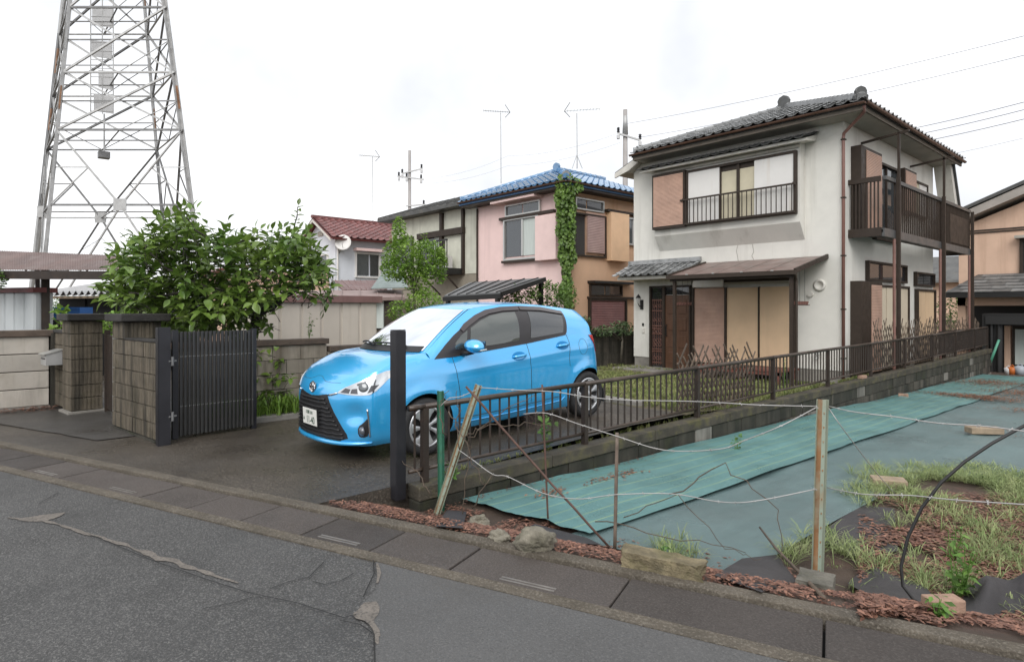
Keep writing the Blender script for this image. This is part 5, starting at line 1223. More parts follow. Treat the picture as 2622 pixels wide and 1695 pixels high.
# ---- wheels
def wheel(wx, sg):
    fr = CF @ Matrix.Translation((wx, sg * .745, .298)) @ (Matrix.Identity(4) if sg > 0 else Matrix.Rotation(math.pi, 4, 'Z'))
    w_ = inst('wheel', MB().lathe([(.205, -.09), (.258, -.098), (.285, -.085), (.296, -.05), (.298, 0), (.296, .05), (.285, .085), (.258, .098), (.215, .090), (.203, .075), (.203, -.09)], 48, 'y').mesh('tyre', m_tyre, True), fr, car)
    inst('rim_barrel', MB().lathe([(.0, .02), (.16, .015), (.198, .03), (.205, .085), (.21, .088)], 40, 'y').mesh('rim_barrel', flat('rim_shadow', (.03, .03, .032), .5), True), fr, w_)
    mb = MB().lathe([(.214, .086), (.208, .094), (.193, .094), (.186, .085), (.188, .06)], 48, 'y')
    mb.lathe([(.0, .099), (.03, .098), (.045, .092), (.05, .07)], 24, 'y')
    for k in range(7):
        a = 2 * math.pi * k / 7
        def q(r, da, h): t = a + da; return V((r * math.cos(t), h, r * math.sin(t)))
        mb.grid([[q(.035, -.55, .088), q(.035, 0, .094), q(.035, .55, .088)], [q(.085, -.17, .086), q(.085, .03, .094), q(.085, .20, .086)], [q(.14, -.15, .088), q(.14, .06, .097), q(.14, .24, .088)], [q(.193, -.22, .088), q(.193, .10, .094), q(.193, .36, .088)]])
        mb.grid([[q(.085, -.17, .086), q(.14, -.15, .088), q(.193, -.22, .088)], [q(.085, -.15, .06), q(.14, -.13, .06), q(.193, -.2, .06)]]); mb.grid([[q(.085, .20, .06), q(.14, .22, .06), q(.193, .34, .06)], [q(.085, .20, .086), q(.14, .24, .088), q(.193, .36, .088)]])
    inst('wheel_cover', mb.mesh('wheel_cover', m_rim, True), fr, w_)
    return w_
for wx in (0., -2.47):
    for sg in (1, -1): wheel(wx, sg)
MB().tube([V((-2.0, .25, .42)), V((-2.02, .62, .42))], .03, 6).build('rear_axle', m_plastic, car, frame=CF)
for sg in (1, -1): MB().bx(-2.79, -2.78, sg * .72 - .1, sg * .72 + .1, .16, .34).build('mud_flap', m_plastic, car, frame=CF)
# ================================================================ FRONT GATE, PILLARS, LEFT-HAND WALLS
m_ribblock = mat('ribbed_gate_block', (.155, .130, .096), .88, .2, 6, .5, 90, streak=((.022, .020, .015), .72, 8), dirt=((.06, .052, .026), .4, 2.5))
m_darkcap = mat('blackened_capping', (.028, .026, .024), .8, .35, 4, .5, 60, streak=((.075, .065, .055), .25, 6))
def ribbed(name, fr, x0, x1, y0, y1, z0, z1, parent, m, ribs=True):
    """split-ribbed block: vertical grooves on the faces one sees"""
    mb = MB(); g = .007
    mb.bx(x0 + g, x1 - g, y0 + g, y1 - g, z0, z1)
    if ribs:
        n = max(2, int((x1 - x0) / .045))
        for i in range(n):
            a = lerp(x0, x1, (i + .12) / n); b = lerp(x0, x1, (i + .88) / n); mb.bx(a, b, y0, y0 + g - .0005, z0 + .004, z1 - .004)
        n = max(2, int((y1 - y0) / .045))
        for i in range(n):
            a = lerp(y0, y1, (i + .12) / n); b = lerp(y0, y1, (i + .88) / n); mb.bx(x1 - g + .0005, x1, a, b, z0 + .004, z1 - .004)
    return mb.build(name, m, parent, frame=fr)
def courses(t, fr, x0, x1, y0, y1, z0, z1, ch, bl, m, rs, ribs=True):
    r = random.Random(rs); n = int(round((z1 - z0) / ch)); ch = (z1 - z0) / n
    for c in range(n):
        k = max(1, int(round((x1 - x0) / bl))); xs = frange(x0, x1, k)
        if c % 2 and k > 1: xs = [x0] + [lerp(x0, x1, (i + .5) / k) for i in range(k)] + [x1]
        for a, b in zip(xs, xs[1:]):
            e = r.uniform(-.003, .003); ribbed('block', fr, a + .003, b - .003, y0 + e, y1, z0 + c * ch + .004, z0 + (c + 1) * ch - .004, t, m, ribs)
    MB().bx(x0 + .02, x1 - .02, y0 + .025, y1 - .02, z0, z1 - .01).build('mortar_core', m_blockdark, t, frame=fr)
RZ = Matrix.Rotation(math.atan(.146), 4, 'Z')
# right-hand gate pillar with its low wall
g2 = Matrix.Translation((-9.28, 1.365, .0)) @ RZ
pil = thing('gate_pillar', (-8.6, 1.5, 0), 'stained ribbed block gate pillar and low wall beside the folding gate', 'pillar', 'front gate pillars')
courses(pil, g2, 0, 1.43, 0, .16, .05, 1.155, .185, .72, m_ribblock, 1); courses(pil, g2, .0, .45, .165, .42, .05, 1.155, .185, .45, m_ribblock, 2)
courses(pil, g2, .0, .45, .002, .42, 1.158, 1.375, .215, .45, m_ribblock, 3)
MB().bx(-.07, .54, -.07, .5, 1.378, 1.475).build('capping', m_darkcap, pil, frame=g2, bevel=.012); MB().bx(-.0, 1.43, -.01, .17, .0, .046).build('footing', m_blockdark, pil, frame=g2)
MB().bx(.455, 1.43, -.006, .165, 1.158, 1.178).build('coping', m_darkcap, pil, frame=g2)
# left-hand pillar
g1 = Matrix.Translation((-11.18, 1.02, .0)) @ RZ
pil1 = thing('gate_pillar', (-11, 1.2, 0), 'weathered ribbed block gate pillar with letterbox on its side wall', 'pillar', 'front gate pillars')
courses(pil1, g1, 0, .42, 0, .40, .06, 1.36, .186, .42, m_ribblock, 5)
MB().bx(-.06, .49, -.06, .46, 1.363, 1.46).build('capping', m_darkcap, pil1, frame=g1, bevel=.012); MB().bx(-.03, .46, -.04, .43, -.02, .057).build('footing', m_concrete, pil1, frame=g1)
courses(pil1, g1, -.62, -.005, .04, .20, .06, 1.17, .185, .62, m_ribblock, 6)
MB().bx(-.66, -.062, .02, .22, 1.173, 1.215).build('coping', m_darkcap, pil1, frame=g1)
mbx = thing('letterbox', (-11.5, .95, .8), 'silver letterbox with slanted lid on the gate pillar wall', 'letterbox')
mb = MB(); mb.prism([(-.42, .03, .70), (-.42, -.17, .70), (-.42, -.17, .86), (-.42, .03, .93)], (.30, 0, 0)); mb.build('case', m_galv, mbx, frame=g1); MB().prism([(-.43, .035, .933), (-.43, -.20, .865), (-.43, -.20, .85), (-.43, .035, .915)], (.32, 0, 0)).build('lid', m_alu, mbx, frame=g1); MB().bx(-.38, -.16, -.176, -.171, .79, .805).build('slot', m_black, mbx, frame=g1)
# little brown side gate, standing open
sg_ = thing('side_gate', (-10.4, 1.5, 0), 'narrow brown metal garden gate between the two pillars', 'gate')
for i in range(6): MB().bx(-10.68 + i * .105, -10.68 + i * .105 + .096, 1.50, 1.53, .08, 1.15).build('panel', m_brownpaint, sg_)
MB().bx(-10.74, -10.69, 1.48, 1.55, .02, 1.22).build('stile', m_brownpaint, sg_); MB().bx(-10.05, -10.0, 1.48, 1.55, .06, 1.18).build('stile', m_alu, sg_)
# concrete panel wall on the far left
m_panel = mat('concrete_panel', (.46, .425, .375), .85, .12, 3, .3, 90, rnd=.1, streak=((.16, .14, .115), .4, 3), dirt=((.20, .17, .13), .3, 1.5))
m_capb = mat('brown_wall_capping', (.115, .085, .065), .8, .25, 4, .4, 70, dirt=((.04, .034, .03), .4, 3))
pw = thing('panel_wall', (-11.8, -.3, 0), 'pale concrete panel wall with brown capping beside the letterbox', 'wall')
for c in range(4):
    for y0, y1 in ((-2.6, -.85), (-.85, .92)): MB().bx(-11.86, -11.80, y0 + .01, y1 - .01, .06 + c * .265, .06 + (c + 1) * .265 - .012).build('panel', m_panel, pw, bevel=.008)
MB().bx(-11.90, -11.865, -2.6, .95, -.05, 1.11).build('backing', m_blockdark, pw); MB().bx(-11.94, -11.76, -2.6, .98, 1.112, 1.21).build('capping', m_capb, pw, bevel=.01)
MB().bx(-11.95, -11.74, .93, 1.08, -.05, 1.16).build('post', m_block, pw)
MB().bx(-11.90, -11.79, -2.6, .92, -.05, .055).build('footing', m_concrete, pw)
# boundary wall on the left of the driveway
lw = thing('boundary_wall', (-8.75, 3, 0), 'stained pale block wall with brown capping along the driveway', 'wall')
def ywall(t, x0, x1, y0, y1, z0, z1, ch, bl, m, rs):
    r = random.Random(rs); n = int(round((z1 - z0) / ch)); ch = (z1 - z0) / n
    for c in range(n):
        y = y0 - (bl / 2 if c % 2 else 0)
        while y < y1 - .02:
            a, b = max(y0, y), min(y1, y + bl); e = r.uniform(-.004, .004)
            if b - a > .05: MB().bx(x0, x1 + e, a + .004, b - .004, z0 + c * ch + .004, z0 + (c + 1) * ch - .004).build('block', m, t)
            y += bl
    MB().bx(x0 + .01, x1 - .012, y0 + .01, y1 - .01, z0, z1 - .01).build('mortar_core', m_blockdark, t)
m_blocktan = mat('tan_stained_block', (.33, .29, .235), .88, .15, 5, .4, 90, rnd=.14, streak=((.085, .06, .035), .55, 4))
ywall(lw, -8.74, -8.60, 1.95, 3.95, .0, 1.02, .20, .40, m_blocktan, 1); ywall(lw, -8.74, -8.60, 3.96, 6.4, .0, .90, .20, .40, m_blocktan, 2)
MB().bx(-8.78, -8.56, 1.9, 3.97, 1.022, 1.10).build('capping', m_capb, lw, bevel=.008); MB().bx(-8.78, -8.56, 3.975, 6.4, .902, .98).build('capping', m_capb, lw, bevel=.008)
MB().bx(-8.58, -8.30, 2.4, 7.1, -.02, .10).build('kerb', m_concrete, lw, bevel=.01)
# wall behind the car, in front of the pink house
fw = thing('rear_boundary_wall', (-12, 12, 0), 'dark stained block wall behind the car below the pink house', 'wall')
ywall(fw, -12.1, -11.96, 8.5, 17.5, -.2, .72, .19, .40, m_block, 4); MB().bx(-12.14, -11.92, 8.5, 17.5, .722, .80).build('capping', m_darkcap, fw)
# ---- steel gate post and folded slatted gate
m_gate = mat('dark_grey_gate_slat', (.042, .041, .040), .45, .2, 5, rnd=.12, dirt=((.03, .03, .028), .3, 3))
b0 = G(416, 1136, .03)
gp2 = thing('gate_post', b0, 'black ribbed steel gate post between pillar and folding gate', 'post')
mb = MB().bx(b0.x - .06, b0.x + .06, b0.y - .05, b0.y + .07, 0, 1.33)
for i in range(4): mb.bx(b0.x - .052 + i * .028, b0.x - .034 + i * .028, b0.y - .058, b0.y - .0505, 0, 1.33)
mb.build('shaft', m_postblk, gp2)
fg = thing('folding_gate', (-8.1, 2.3, .1), 'folded dark grey slatted steel gate pushed open beside the driveway', 'gate')
ga, gb = G(452, 1122, .03), G(646, 1092, .05)
n = 38; dd = (gb - ga); dd.z = 0
pn = V((dd.y, -dd.x, 0)).normalized()
for i in range(n):
    c = ga + dd * ((i + .5) / n) + pn * (.012 if i % 2 else -.012); u = dd.normalized() * (dd.length / n * .40)
    zb_ = .055 + .02 * i / n; zt_ = 1.27
    MB().prism([c - u + V((0, 0, zb_ - c.z)), c - u + pn * .03 + V((0, 0, zb_ - c.z)), c + u + pn * .03 + V((0, 0, zb_ - c.z)), c + u + V((0, 0, zb_ - c.z))], (0, 0, zt_ - zb_)).build('slat', m_gate, fg)
for zc in (.40, .98):
    for i in range(n): c = ga + dd * ((i + .5) / n) + pn * (.042 if i % 2 else .018); MB().lathe([(.0, .004), (.004, .003), (.005, 0)], 8, 'z').build('rivet', m_alu, fg, frame=Matrix.Translation((c.x, c.y, zc)) @ pn.to_track_quat('Z', 'Y').to_matrix().to_4x4())
for e in (ga - dd * .02, gb + dd * .015): MB().bx(e.x - .03, e.x + .03, e.y - .03, e.y + .03, .03, 1.29).build('end_frame', m_postblk, fg)
for z in (.30, .92):
    MB().tube([b0 + V((.06, .05, z)), b0 + V((.02, .13, z)), ga + V((0, -.03, z - ga.z))], .011, 6).build('hinge', m_galvdark, fg); MB().lathe([(.0, -.05), (.018, -.05), (.018, .05), (.0, .05)], 8, 'z', b0 + V((.04, .09, z))).build('hinge_barrel', m_galvdark, fg)
# ---- shelter, sheds behind the left wall
m_corr = mat('brown_corrugated_plastic', (.13, .085, .075), .5, .25, 2.5, spec=.4, dirt=((.20, .165, .15), .35, 4))
sh_ = thing('lean_to_shelter', D(100, 900, 13), 'open shelter with brown corrugated plastic roof on brown posts', 'shelter')
A, Bq = D(-260, 632, 13.6), D(345, 656, 12.4); C_, Dq = D(-260, 690, 12.6), D(345, 692, 11.5)
rows = []
for i in range(401):
    t = i / 400; a, b = A.lerp(Bq, t), C_.lerp(Dq, t); o_ = V((0, 0, .006 * math.sin(i * math.pi / 2))); rows.append([a + o_, b + o_])
mb = MB().grid(rows); mb.grid([[p - V((0, 0, .006)) for p in r] for r in rows], flip=True); mb.build('roof_sheet', m_corr, sh_, smooth=True)
MB().bar(C_ + V((0, 0, -.10)), Dq + V((0, 0, -.10)), .06, .16).build('fascia', m_brownpaint, sh_); MB().bar(A + V((0, 0, -.08)), Bq + V((0, 0, -.08)), .05, .10).build('beam', m_brownpaint, sh_)
for k in range(8): t = (k + .5) / 8; MB().bar(A.lerp(Bq, t) + V((0, 0, -.045)), C_.lerp(Dq, t) + V((0, 0, -.045)), .03, .04).build('rafter', m_brownpaint, sh_)
for px in (116, -190): p = D(px, 700, 12.6); MB().bx(p.x - .07, p.x + .07, p.y - .07, p.y + .07, -.12, p.z + .1).build('post', m_brownpaint, sh_)
p = D(96, 700, 13.3); MB().bx(p.x - .04, p.x + .04, p.y - .04, p.y + .04, -.12, p.z + .2).build('post', m_brownpaint, sh_)
m_bluewhite = mat('pale_corrugated_steel', (.50, .53, .54), .5, .08, 1.5, streak=((.30, .30, .29), .2, 3))
def shed(name, label, cat, a, b, z0, z1, depth, m, rib, roofm, fas=.10, over=.06, ribd=.02):
    """box shed whose visible wall runs from a to b, with ribbed sheeting and a flat roof"""
    a, b = V((a.x, a.y, 0)), V((b.x, b.y, 0)); d = b - a; n = V((-d.y, d.x, 0)).normalized()
    if n.dot(a) < 0: n = -n
    t = thing(name, a.lerp(b, .5) + V((0, 0, z0)), label, cat); k = max(2, int(d.length / rib)); u = d.normalized()
    MB().prism([a + n * .03, b + n * .03, b + n * depth, a + n * depth], (0, 0, z1 - z0)).build('body', m, t, frame=Matrix.Translation((0, 0, z0)), fix=True)
    for i in range(k):
        p, q = a.lerp(b, (i + .04) / k), a.lerp(b, (i + .96) / k)
        MB().prism([p + n * .029, p + u * .02, q - u * .02, q + n * .029], (0, 0, z1 - z0 - .01)).build('wall_panel', m, t, frame=Matrix.Translation((0, 0, z0)), fix=True)
    MB().prism([a - n * over - u * over, b - n * over + u * over, b + n * (depth + over) + u * over, a + n * (depth + over) - u * over], (0, 0, fas)).build('roof', roofm, t, frame=Matrix.Translation((0, 0, z1)), fix=True)
    return t
m_redf = mat('dark_red_fascia', (.15, .035, .032), .45, .2, 4); m_brnroof = mat('reddish_brown_roof', (.16, .085, .078), .5, .2, 2, streak=((.24, .17, .15), .3, 3), rnd=.1)
a, b = D(-150, 800, 13.6), D(88, 800, 12.4); shed('steel_shed', 'pale blue-grey steel shed with dark red fascia under the shelter', 'shed', a, b, -.12, 1.86, .35, m_bluewhite, .32, m_redf, .10)
a, b = D(148, 800, 15.5), D(300, 800, 14.6)
cs = shed('dark_shed', 'dark shed with wavy grey roofing sheet behind the gate pillar', 'shed', a, b, -.12, 1.78, 2.2, m_dark, 2, m_dark, .03)
rows = []
for i in range(81):
    t = i / 80; p = a.lerp(b, t * 1.25 - .1); o_ = .05 * math.sin(i * .95); rows.append([V((p.x, p.y, 1.93 + o_)) + V((.35, -.31, -.03)), V((p.x, p.y, 2.25 + o_)) + V((-1.5, 1.3, 0))])
mb = MB().grid(rows); mb.grid([[p - V((0, 0, .02)) for p in r] for r in rows], flip=True); mb.build('roofing_sheet', mat('fibre_cement', (.42, .42, .42), .7, .1, 3), cs, smooth=True)
MB().bar(V((a.x + .3, a.y - .25, 1.80)), V((b.x + .3, b.y - .25, 1.80)), .04, .06).build('beam', m_woodblk, cs)
p = D(188, 795, 13.8); cr_ = thing('plastic_crate', p, 'blue plastic crate standing behind the gate pillar', 'crate'); fr = Matrix.Translation((p.x, p.y, 1.28)) @ Matrix.Rotation(.8, 4, 'Z'); m_blue = flat('blue_plastic', (.03, .14, .42), .4)
for nm, q in (('side', (-.3, .3, -.2, -.185, 0, .28)), ('side', (-.3, .3, .185, .2, 0, .28)), ('end', (-.3, -.285, -.184, .184, 0, .28)), ('end', (.285, .3, -.184, .184, 0, .28)), ('base', (-.284, .284, -.184, .184, 0, .015)), ('rim', (-.315, .315, -.215, -.201, .24, .28))): MB().bx(*q).build(nm, m_blue, cr_, frame=fr)
stn = tag(MB().bx(-.5, .5, -.4, .4, -1.4, 0).build('crate_stand', m_dark, None, frame=Matrix.Translation((p.x, p.y, 1.278)) @ Matrix.Rotation(.8, 4, 'Z')), 'dark stand under the blue plastic crate', 'stand')
a, b = D(660, 800, 11.6), D(966, 800, 13.4); shed('beige_shed', 'beige steel panel shed with reddish brown eaves beyond the block wall', 'shed', a, b, -.12, 1.66, 1.6, mat('beige_steel_panel', (.52, .47, .41), .5, .06, 1.5, streak=((.36, .31, .26), .22, 3), rnd=.05), .43, m_brnroof, .14, .08)
# low leaf bed at the foot of the panel wall
mb = MB(); r = random.Random(4)
for _ in range(500): leafq(mb, V((-11.66 + abs(r.gauss(0, .12)), r.uniform(-.6, 1.0), zd(-11.6, .5) + r.uniform(.01, .06))), .06, r)
tag(mb.build('wall_foot_litter', m_litter), 'brown leaves and twigs at the foot of the panel wall', 'leaf litter', None, 'stuff')
# ================================================================ NEIGHBOURING HOUSES
m_pink = mat('pink_stucco', (.78, .58, .55), .85, .05, 1.5, .25, 150, streak=((.55, .40, .38), .2, 1.5)); m_orange = mat('orange_stucco', (.64, .42, .28), .85, .07, 1.5, .25, 150, streak=((.50, .29, .17), .25, 1.5))
m_orangep = mat('orange_panel', (.76, .51, .32), .6, .06, 2); m_pinkp = mat('pink_panel', (.76, .57, .54), .6, .06, 2)
m_pale = mat('pale_grey_boards', (.60, .60, .51), .8, .1, 2, streak=((.28, .27, .22), .25, 2)); m_khaki = mat('khaki_render', (.28, .25, .20), .85, .12, 2, .2, 100)
m_wht = mat('white_siding', (.66, .69, .74), .7, .05, 2, streak=((.48, .50, .53), .2, 2)); m_sal = mat('salmon_stucco', (.62, .43, .32), .85, .07, 1.5, .2, 120, streak=((.36, .22, .15), .22, 1.5))
PX0, PX1, PY0, PY1 = -19.4, -14.53, 15.27, 21.3
ph = thing('pink_house', (-17, 17.5, -.15), 'two-storey house with pink front, orange side and blue tiled roof', 'house')
mb = MB(); mb.add([(PX0, PY0, -.2), (PX1, PY0, -.2), (PX1, PY0, 5.62), (PX0, PY0, 5.62)], [(0, 1, 2, 3)]); mb.add([(PX0, PY0, -.2), (PX0, PY1, -.2), (PX0, PY1, 5.62), (PX0, PY0, 5.62)], [(0, 3, 2, 1)]); mb.build('front_wall', m_pink, ph)
mb = MB(); mb.add([(PX1, PY0, -.2), (PX1, PY1, -.2), (PX1, PY1, 5.62), (PX1, PY0, 5.62)], [(0, 1, 2, 3)]); mb.build('side_wall', m_orange, ph)
ex0, ex1, ey0, ey1, ez, az = -19.95, -14.02, 14.76, 22., 5.78, 6.98
ax_ = (ex0 + ex1) / 2 - .2; ay = ey0 + 2.9
c1, c2, c3, c4, a1, a2 = V((ex0, ey0, ez)), V((ex1, ey0, ez)), V((ex1, ey1, ez)), V((ex0, ey1, ez)), V((ax_, ay, az)), V((ax_, ey1 - 1.5, az))
mb = MB(); mb.add([c1, c2, c3, c4, a1, a2], [(0, 1, 4), (1, 2, 5, 4), (2, 3, 5), (3, 0, 4, 5)]); lo = V((0, 0, -.14)); mb.add([c1 + lo, c2 + lo, c3 + lo, c4 + lo], [(0, 3, 2, 1)]); mb.add([c1, c2, c3, c4, c1 + lo, c2 + lo, c3 + lo, c4 + lo], [(0, 4, 5, 1), (1, 5, 6, 2), (2, 6, 7, 3), (3, 7, 4, 0)])
m_bdeck = mat('blue_tile_underlay', (.05, .14, .30), .5, .1, 3); pr = mb.build('roof', m_bdeck, ph)
TILEB2 = tile_mesh('blue_roof_tile', m_tileblue, .33, .34, 1.2)
Wd = ex1 - ex0; Ls = (a1 - V((ax_, ey0, ez))).length
tile_slope(pr, TILEB2, c1, (1, 0, 0), a1 - V((ax_, ey0, ez)), Wd, Ls, lambda x, y: (x > (ax_ - ex0) * y / Ls) and (x < Wd - (ex1 - ax_) * y / Ls), .31, .28, .03)
sb_ = V((ax_ - ex1, 0, az - ez)); L2 = sb_.length
tile_slope(pr, TILEB2, c2, (0, 1, 0), sb_, 5.6, L2, lambda x, y: x > 2.9 * y / L2, .31, .28, .03)
CAPB2 = cap_mesh('blue_ridge_tile', m_tileblue, .10, .30)
cap_line(pr, CAPB2, c1 + V((.05, .05, .05)), a1, .08, .29, m_base=m_tileblue); cap_line(pr, CAPB2, c2 + V((-.05, .05, .05)), a1, .08, .29, m_base=m_tileblue); cap_line(pr, CAPB2, a1, a2, .10, .29, m_base=m_tileblue, bh=.2)
oni(pr, a1 + V((0, -.1, .05)), (0, -1, 0), 1., m_tileblue); oni(pr, c1 + V((.1, .1, .08)), (-1, -1, 0), .6, m_tileblue); oni(pr, c2 + V((-.1, .1, .08)), (1, -1, 0), .8, m_tile)
gutter_line((ex0, ey0 - .06, ez - .02), (ex1 + .05, ey0 - .06, ez - .03), pr); gutter_line((ex1 + .06, ey0 - .05, ez - .03), (ex1 + .06, ey1, ez - .05), pr)
MB().bx(ex0 + .04, ex1 - .04, ey0 + .04, PY0, 5.56, 5.63).build('soffit', m_brown, pr); MB().bx(PX1, ex1 - .04, PY0 + .002, PY1, 5.56, 5.63).build('soffit', m_brownpaint, pr)
PF, PS = Face('Y', PY0, -1), Face('X', PX1, 1)
U = lambda px: onY(px, 600, PY0).x
S_ = lambda px: onX(px, 600, PX1).y
zY = lambda px, py: onY(px, py, PY0).z
zX = lambda px, py: onX(px, py, PX1).z
wa = PF.frame('window', U(1293), U(1382), zY(1340, 665), zY(1340, 556), 0, .10, .07, m_alu, ph); PF.box('pane', U(1297), U(1338), zY(1340, 655), zY(1340, 562), .01, .03, m_glass, wa); PF.box('pane', U(1341), U(1379), zY(1340, 655), zY(1340, 562), .01, .02, m_glass, wa); PF.box('curtain', U(1342), U(1378), zY(1340, 655), zY(1340, 562), .022, .028, m_curtain, wa); PF.box('sash', U(1338), U(1342), zY(1340, 655), zY(1340, 562), .02, .07, m_alu, wa)
wb = PF.frame('transom_window', U(1297), U(1386), zY(1340, 550), zY(1340, 520), 0, .09, .05, m_alu, ph); PF.box('pane', U(1300), U(1338), zY(1340, 547), zY(1340, 523), .01, .03, m_glass, wb); PF.box('pane', U(1341), U(1383), zY(1340, 547), zY(1340, 523), .01, .03, m_glass, wb)
PF.box('window_hood', U(1278), U(1390), zY(1335, 516), zY(1335, 508), 0, .45, m_pinkp, ph); PF.box('lintel', U(1284), U(1424), zY(1350, 556), zY(1350, 549), 0, .14, m_brown, ph); PF.box('sill', U(1290), U(1384), zY(1340, 671), zY(1340, 665), 0, .14, m_brown, ph)
PF.box('shutter_box', U(1383), U(1436), zY(1408, 667), zY(1408, 552), 0, .26, m_pinkp, ph, .01)
wc = PS.frame('window', S_(1462), S_(1548), zX(1500, 658), zX(1500, 548), 0, .10, .06, m_brown, ph); PS.box('pane', S_(1464), S_(1496), zX(1500, 653), zX(1500, 552), .01, .03, m_glassdark, wc); PS.box('shutter', S_(1498), S_(1546), zX(1522, 650), zX(1522, 546), .03, .06, m_louver, wc); PS.louver('louver', S_(1500), S_(1544), zX(1522, 648), zX(1522, 550), .062, .09, mat('pale_shutter', (.40, .28, .26), .5, .1, 3), wc, .055)
wd = PS.frame('transom_window', S_(1470), S_(1543), zX(1500, 540), zX(1500, 510), 0, .09, .05, m_alu, ph); PS.box('pane', S_(1473), S_(1499), zX(1500, 536), zX(1500, 513), .01, .03, m_glassdark, wd); PS.box('pane', S_(1502), S_(1540), zX(1500, 536), zX(1500, 513), .01, .03, m_glassdark, wd)
PS.box('shutter_box', S_(1552), S_(1598), zX(1575, 670), zX(1575, 548), 0, .25, m_orangep, ph, .01); PS.box('lintel', S_(1546), S_(1625), zX(1575, 547), zX(1575, 541), 0, .2, m_brown, ph)
we = PS.frame('window', S_(1599), S_(1640), zX(1610, 628), zX(1610, 558), 0, .10, .06, m_alu, ph); PS.box('pane', S_(1602), S_(1637), zX(1610, 623), zX(1610, 562), .01, .03, m_glass, we); PS.box('sash', S_(1617), S_(1620), zX(1610, 623), zX(1610, 562), .03, .06, m_alu, we)
PS.box('window_hood', S_(1504), S_(1612), zX(1550, 727), zX(1550, 721), 0, .35, m_black, ph); wf2 = PS.frame('transom_window', S_(1508), S_(1590), zX(1550, 758), zX(1550, 729), 0, .09, .05, m_brown, ph); PS.box('pane', S_(1512), S_(1546), zX(1550, 755), zX(1550, 732), .01, .03, m_glassdark, wf2); PS.box('pane', S_(1549), S_(1586), zX(1550, 755), zX(1550, 732), .01, .03, m_glassdark, wf2)
PS.box('lintel', S_(1503), S_(1625), zX(1550, 765), zX(1550, 760), 0, .15, m_brown, ph); wg = PS.frame('shuttered_window', S_(1505), S_(1600), zX(1550, 850), zX(1550, 766), 0, .12, .06, m_brown, ph); PS.box('shutter', S_(1510), S_(1596), zX(1550, 848), zX(1550, 768), .02, .05, m_louver, wg); PS.louver('louver', S_(1511), S_(1595), zX(1550, 848), zX(1550, 769), .052, .085, mat('maroon_shutter', (.22, .10, .095), .5, .15, 3), wg, .06)
MB().tube([PF.P(PX0 + .06, 5.5, .05), PF.P(PX0 + .06, 0, .05)], .04, 8).build('downpipe', m_brown, ph)
# ---- house with the dark metal roof
DX0, DX1, DY0 = -27.2, -19.75, 15.95
dh = thing('grey_roofed_house', (-23.5, 17, -.1), 'pale boarded house with dark metal roof and balcony beside pink house', 'house')
MB().bx(DX0, DX1, DY0, 22, 3.0, 5.85).build('upper_wall', m_pale, dh); MB().bx(DX0, DX1, DY0 + .02, 22, -.15, 2.998).build('lower_wall', m_khaki, dh)
m_dkroof = mat('dark_metal_roof', (.075, .075, .072), .5, .25, 2, dirt=((.13, .12, .10), .3, 2))
MB().prism([(DX0 - .5, DY0 - .55, 5.86), (DX0 - .5, DY0 - .55, 6.02), (DX0 - .5, 19, 7.25), (DX0 - .5, 22.5, 6.02), (DX0 - .5, 22.5, 5.86)], (DX1 - DX0 + .75, 0, 0)).build('roof', m_dkroof, dh)
for i in range(16): x = lerp(DX0 - .45, DX1 + .2, i / 15); MB().bar((x, DY0 - .55, 6.045), (x, 19, 7.27), .05, .05).build('roof_seam', m_dkroof, dh)
DF = Face('Y', DY0, -1); ud = lambda px: onY(px, 620, DY0).x; zd_ = lambda px, py: onY(px, py, DY0).z
DF.box('beam', ud(1075), ud(1192), zd_(1140, 605), zd_(1140, 590), 0, .18, m_brown, dh); DF.box('corner_post', ud(1131), ud(1137), 3.0, 5.8, 0, .14, m_brown, dh); DF.box('corner_post', ud(1186), ud(1191), 3., 5.8, 0, .12, m_brown, dh)
w_ = DF.frame('window', ud(1075), ud(1130), zd_(1100, 695), zd_(1100, 600), 0, .09, .06, m_brown, dh); DF.box('pane', ud(1078), ud(1112), zd_(1100, 690), zd_(1100, 605), .01, .02, m_glassdark, w_); DF.box('pane', ud(1114), ud(1128), zd_(1100, 690), zd_(1100, 605), .01, .02, m_curtain, w_)
w_ = DF.frame('window', ud(1010), ud(1060), zd_(1035, 690), zd_(1035, 610), 0, .09, .06, m_brown, dh); DF.box('pane', ud(1013), ud(1057), zd_(1035, 686), zd_(1035, 614), .01, .02, m_glassdark, w_)
zb0 = zd_(1160, 690)
db = thing('small_balcony', DF.P(ud(1150), 3, .5), 'small dark balcony on the pale boarded house above climbing tree', 'balcony')
DF.box('floor', ud(1118), ud(1188), zb0 - .25, zb0, .001, .9, m_black, db); DF.fb(MB(), ud(1118), ud(1188), zb0 + 1.15, zb0 + 1.22, .85, .9).build('top_rail', m_black, db)
for i in range(13): u = lerp(ud(1119), ud(1187), i / 12); DF.fb(MB(), u - .015, u + .015, zb0 + .001, zb0 + 1.149, .86, .89).build('bar', m_black, db)
MB().bar(DF.P(ud(1122), zb0 - .3, .85), DF.P(ud(1128), zb0 - 1.1, .02), .06, .06).build('strut', m_brownpaint, db); MB().bar(DF.P(ud(1184), zb0 - .3, .85), DF.P(ud(1186), zb0 - 1.1, .02), .06, .06).build('strut', m_brownpaint, db)
ac = thing('air_conditioner', DF.P(ud(1165), zb0, .5), 'white air conditioner unit standing on the small dark balcony', 'air conditioner')
DF.box('case', ud(1152), ud(1168), zb0 + .01, zb0 + .55, .2, .5, m_panelwhite, ac); MB().lathe([(.0, -.01), (.2, -.01), (.21, 0)], 16, 'y', DF.P(ud(1159), zb0 + .28, .505)).build('fan_grille', m_alu, ac)
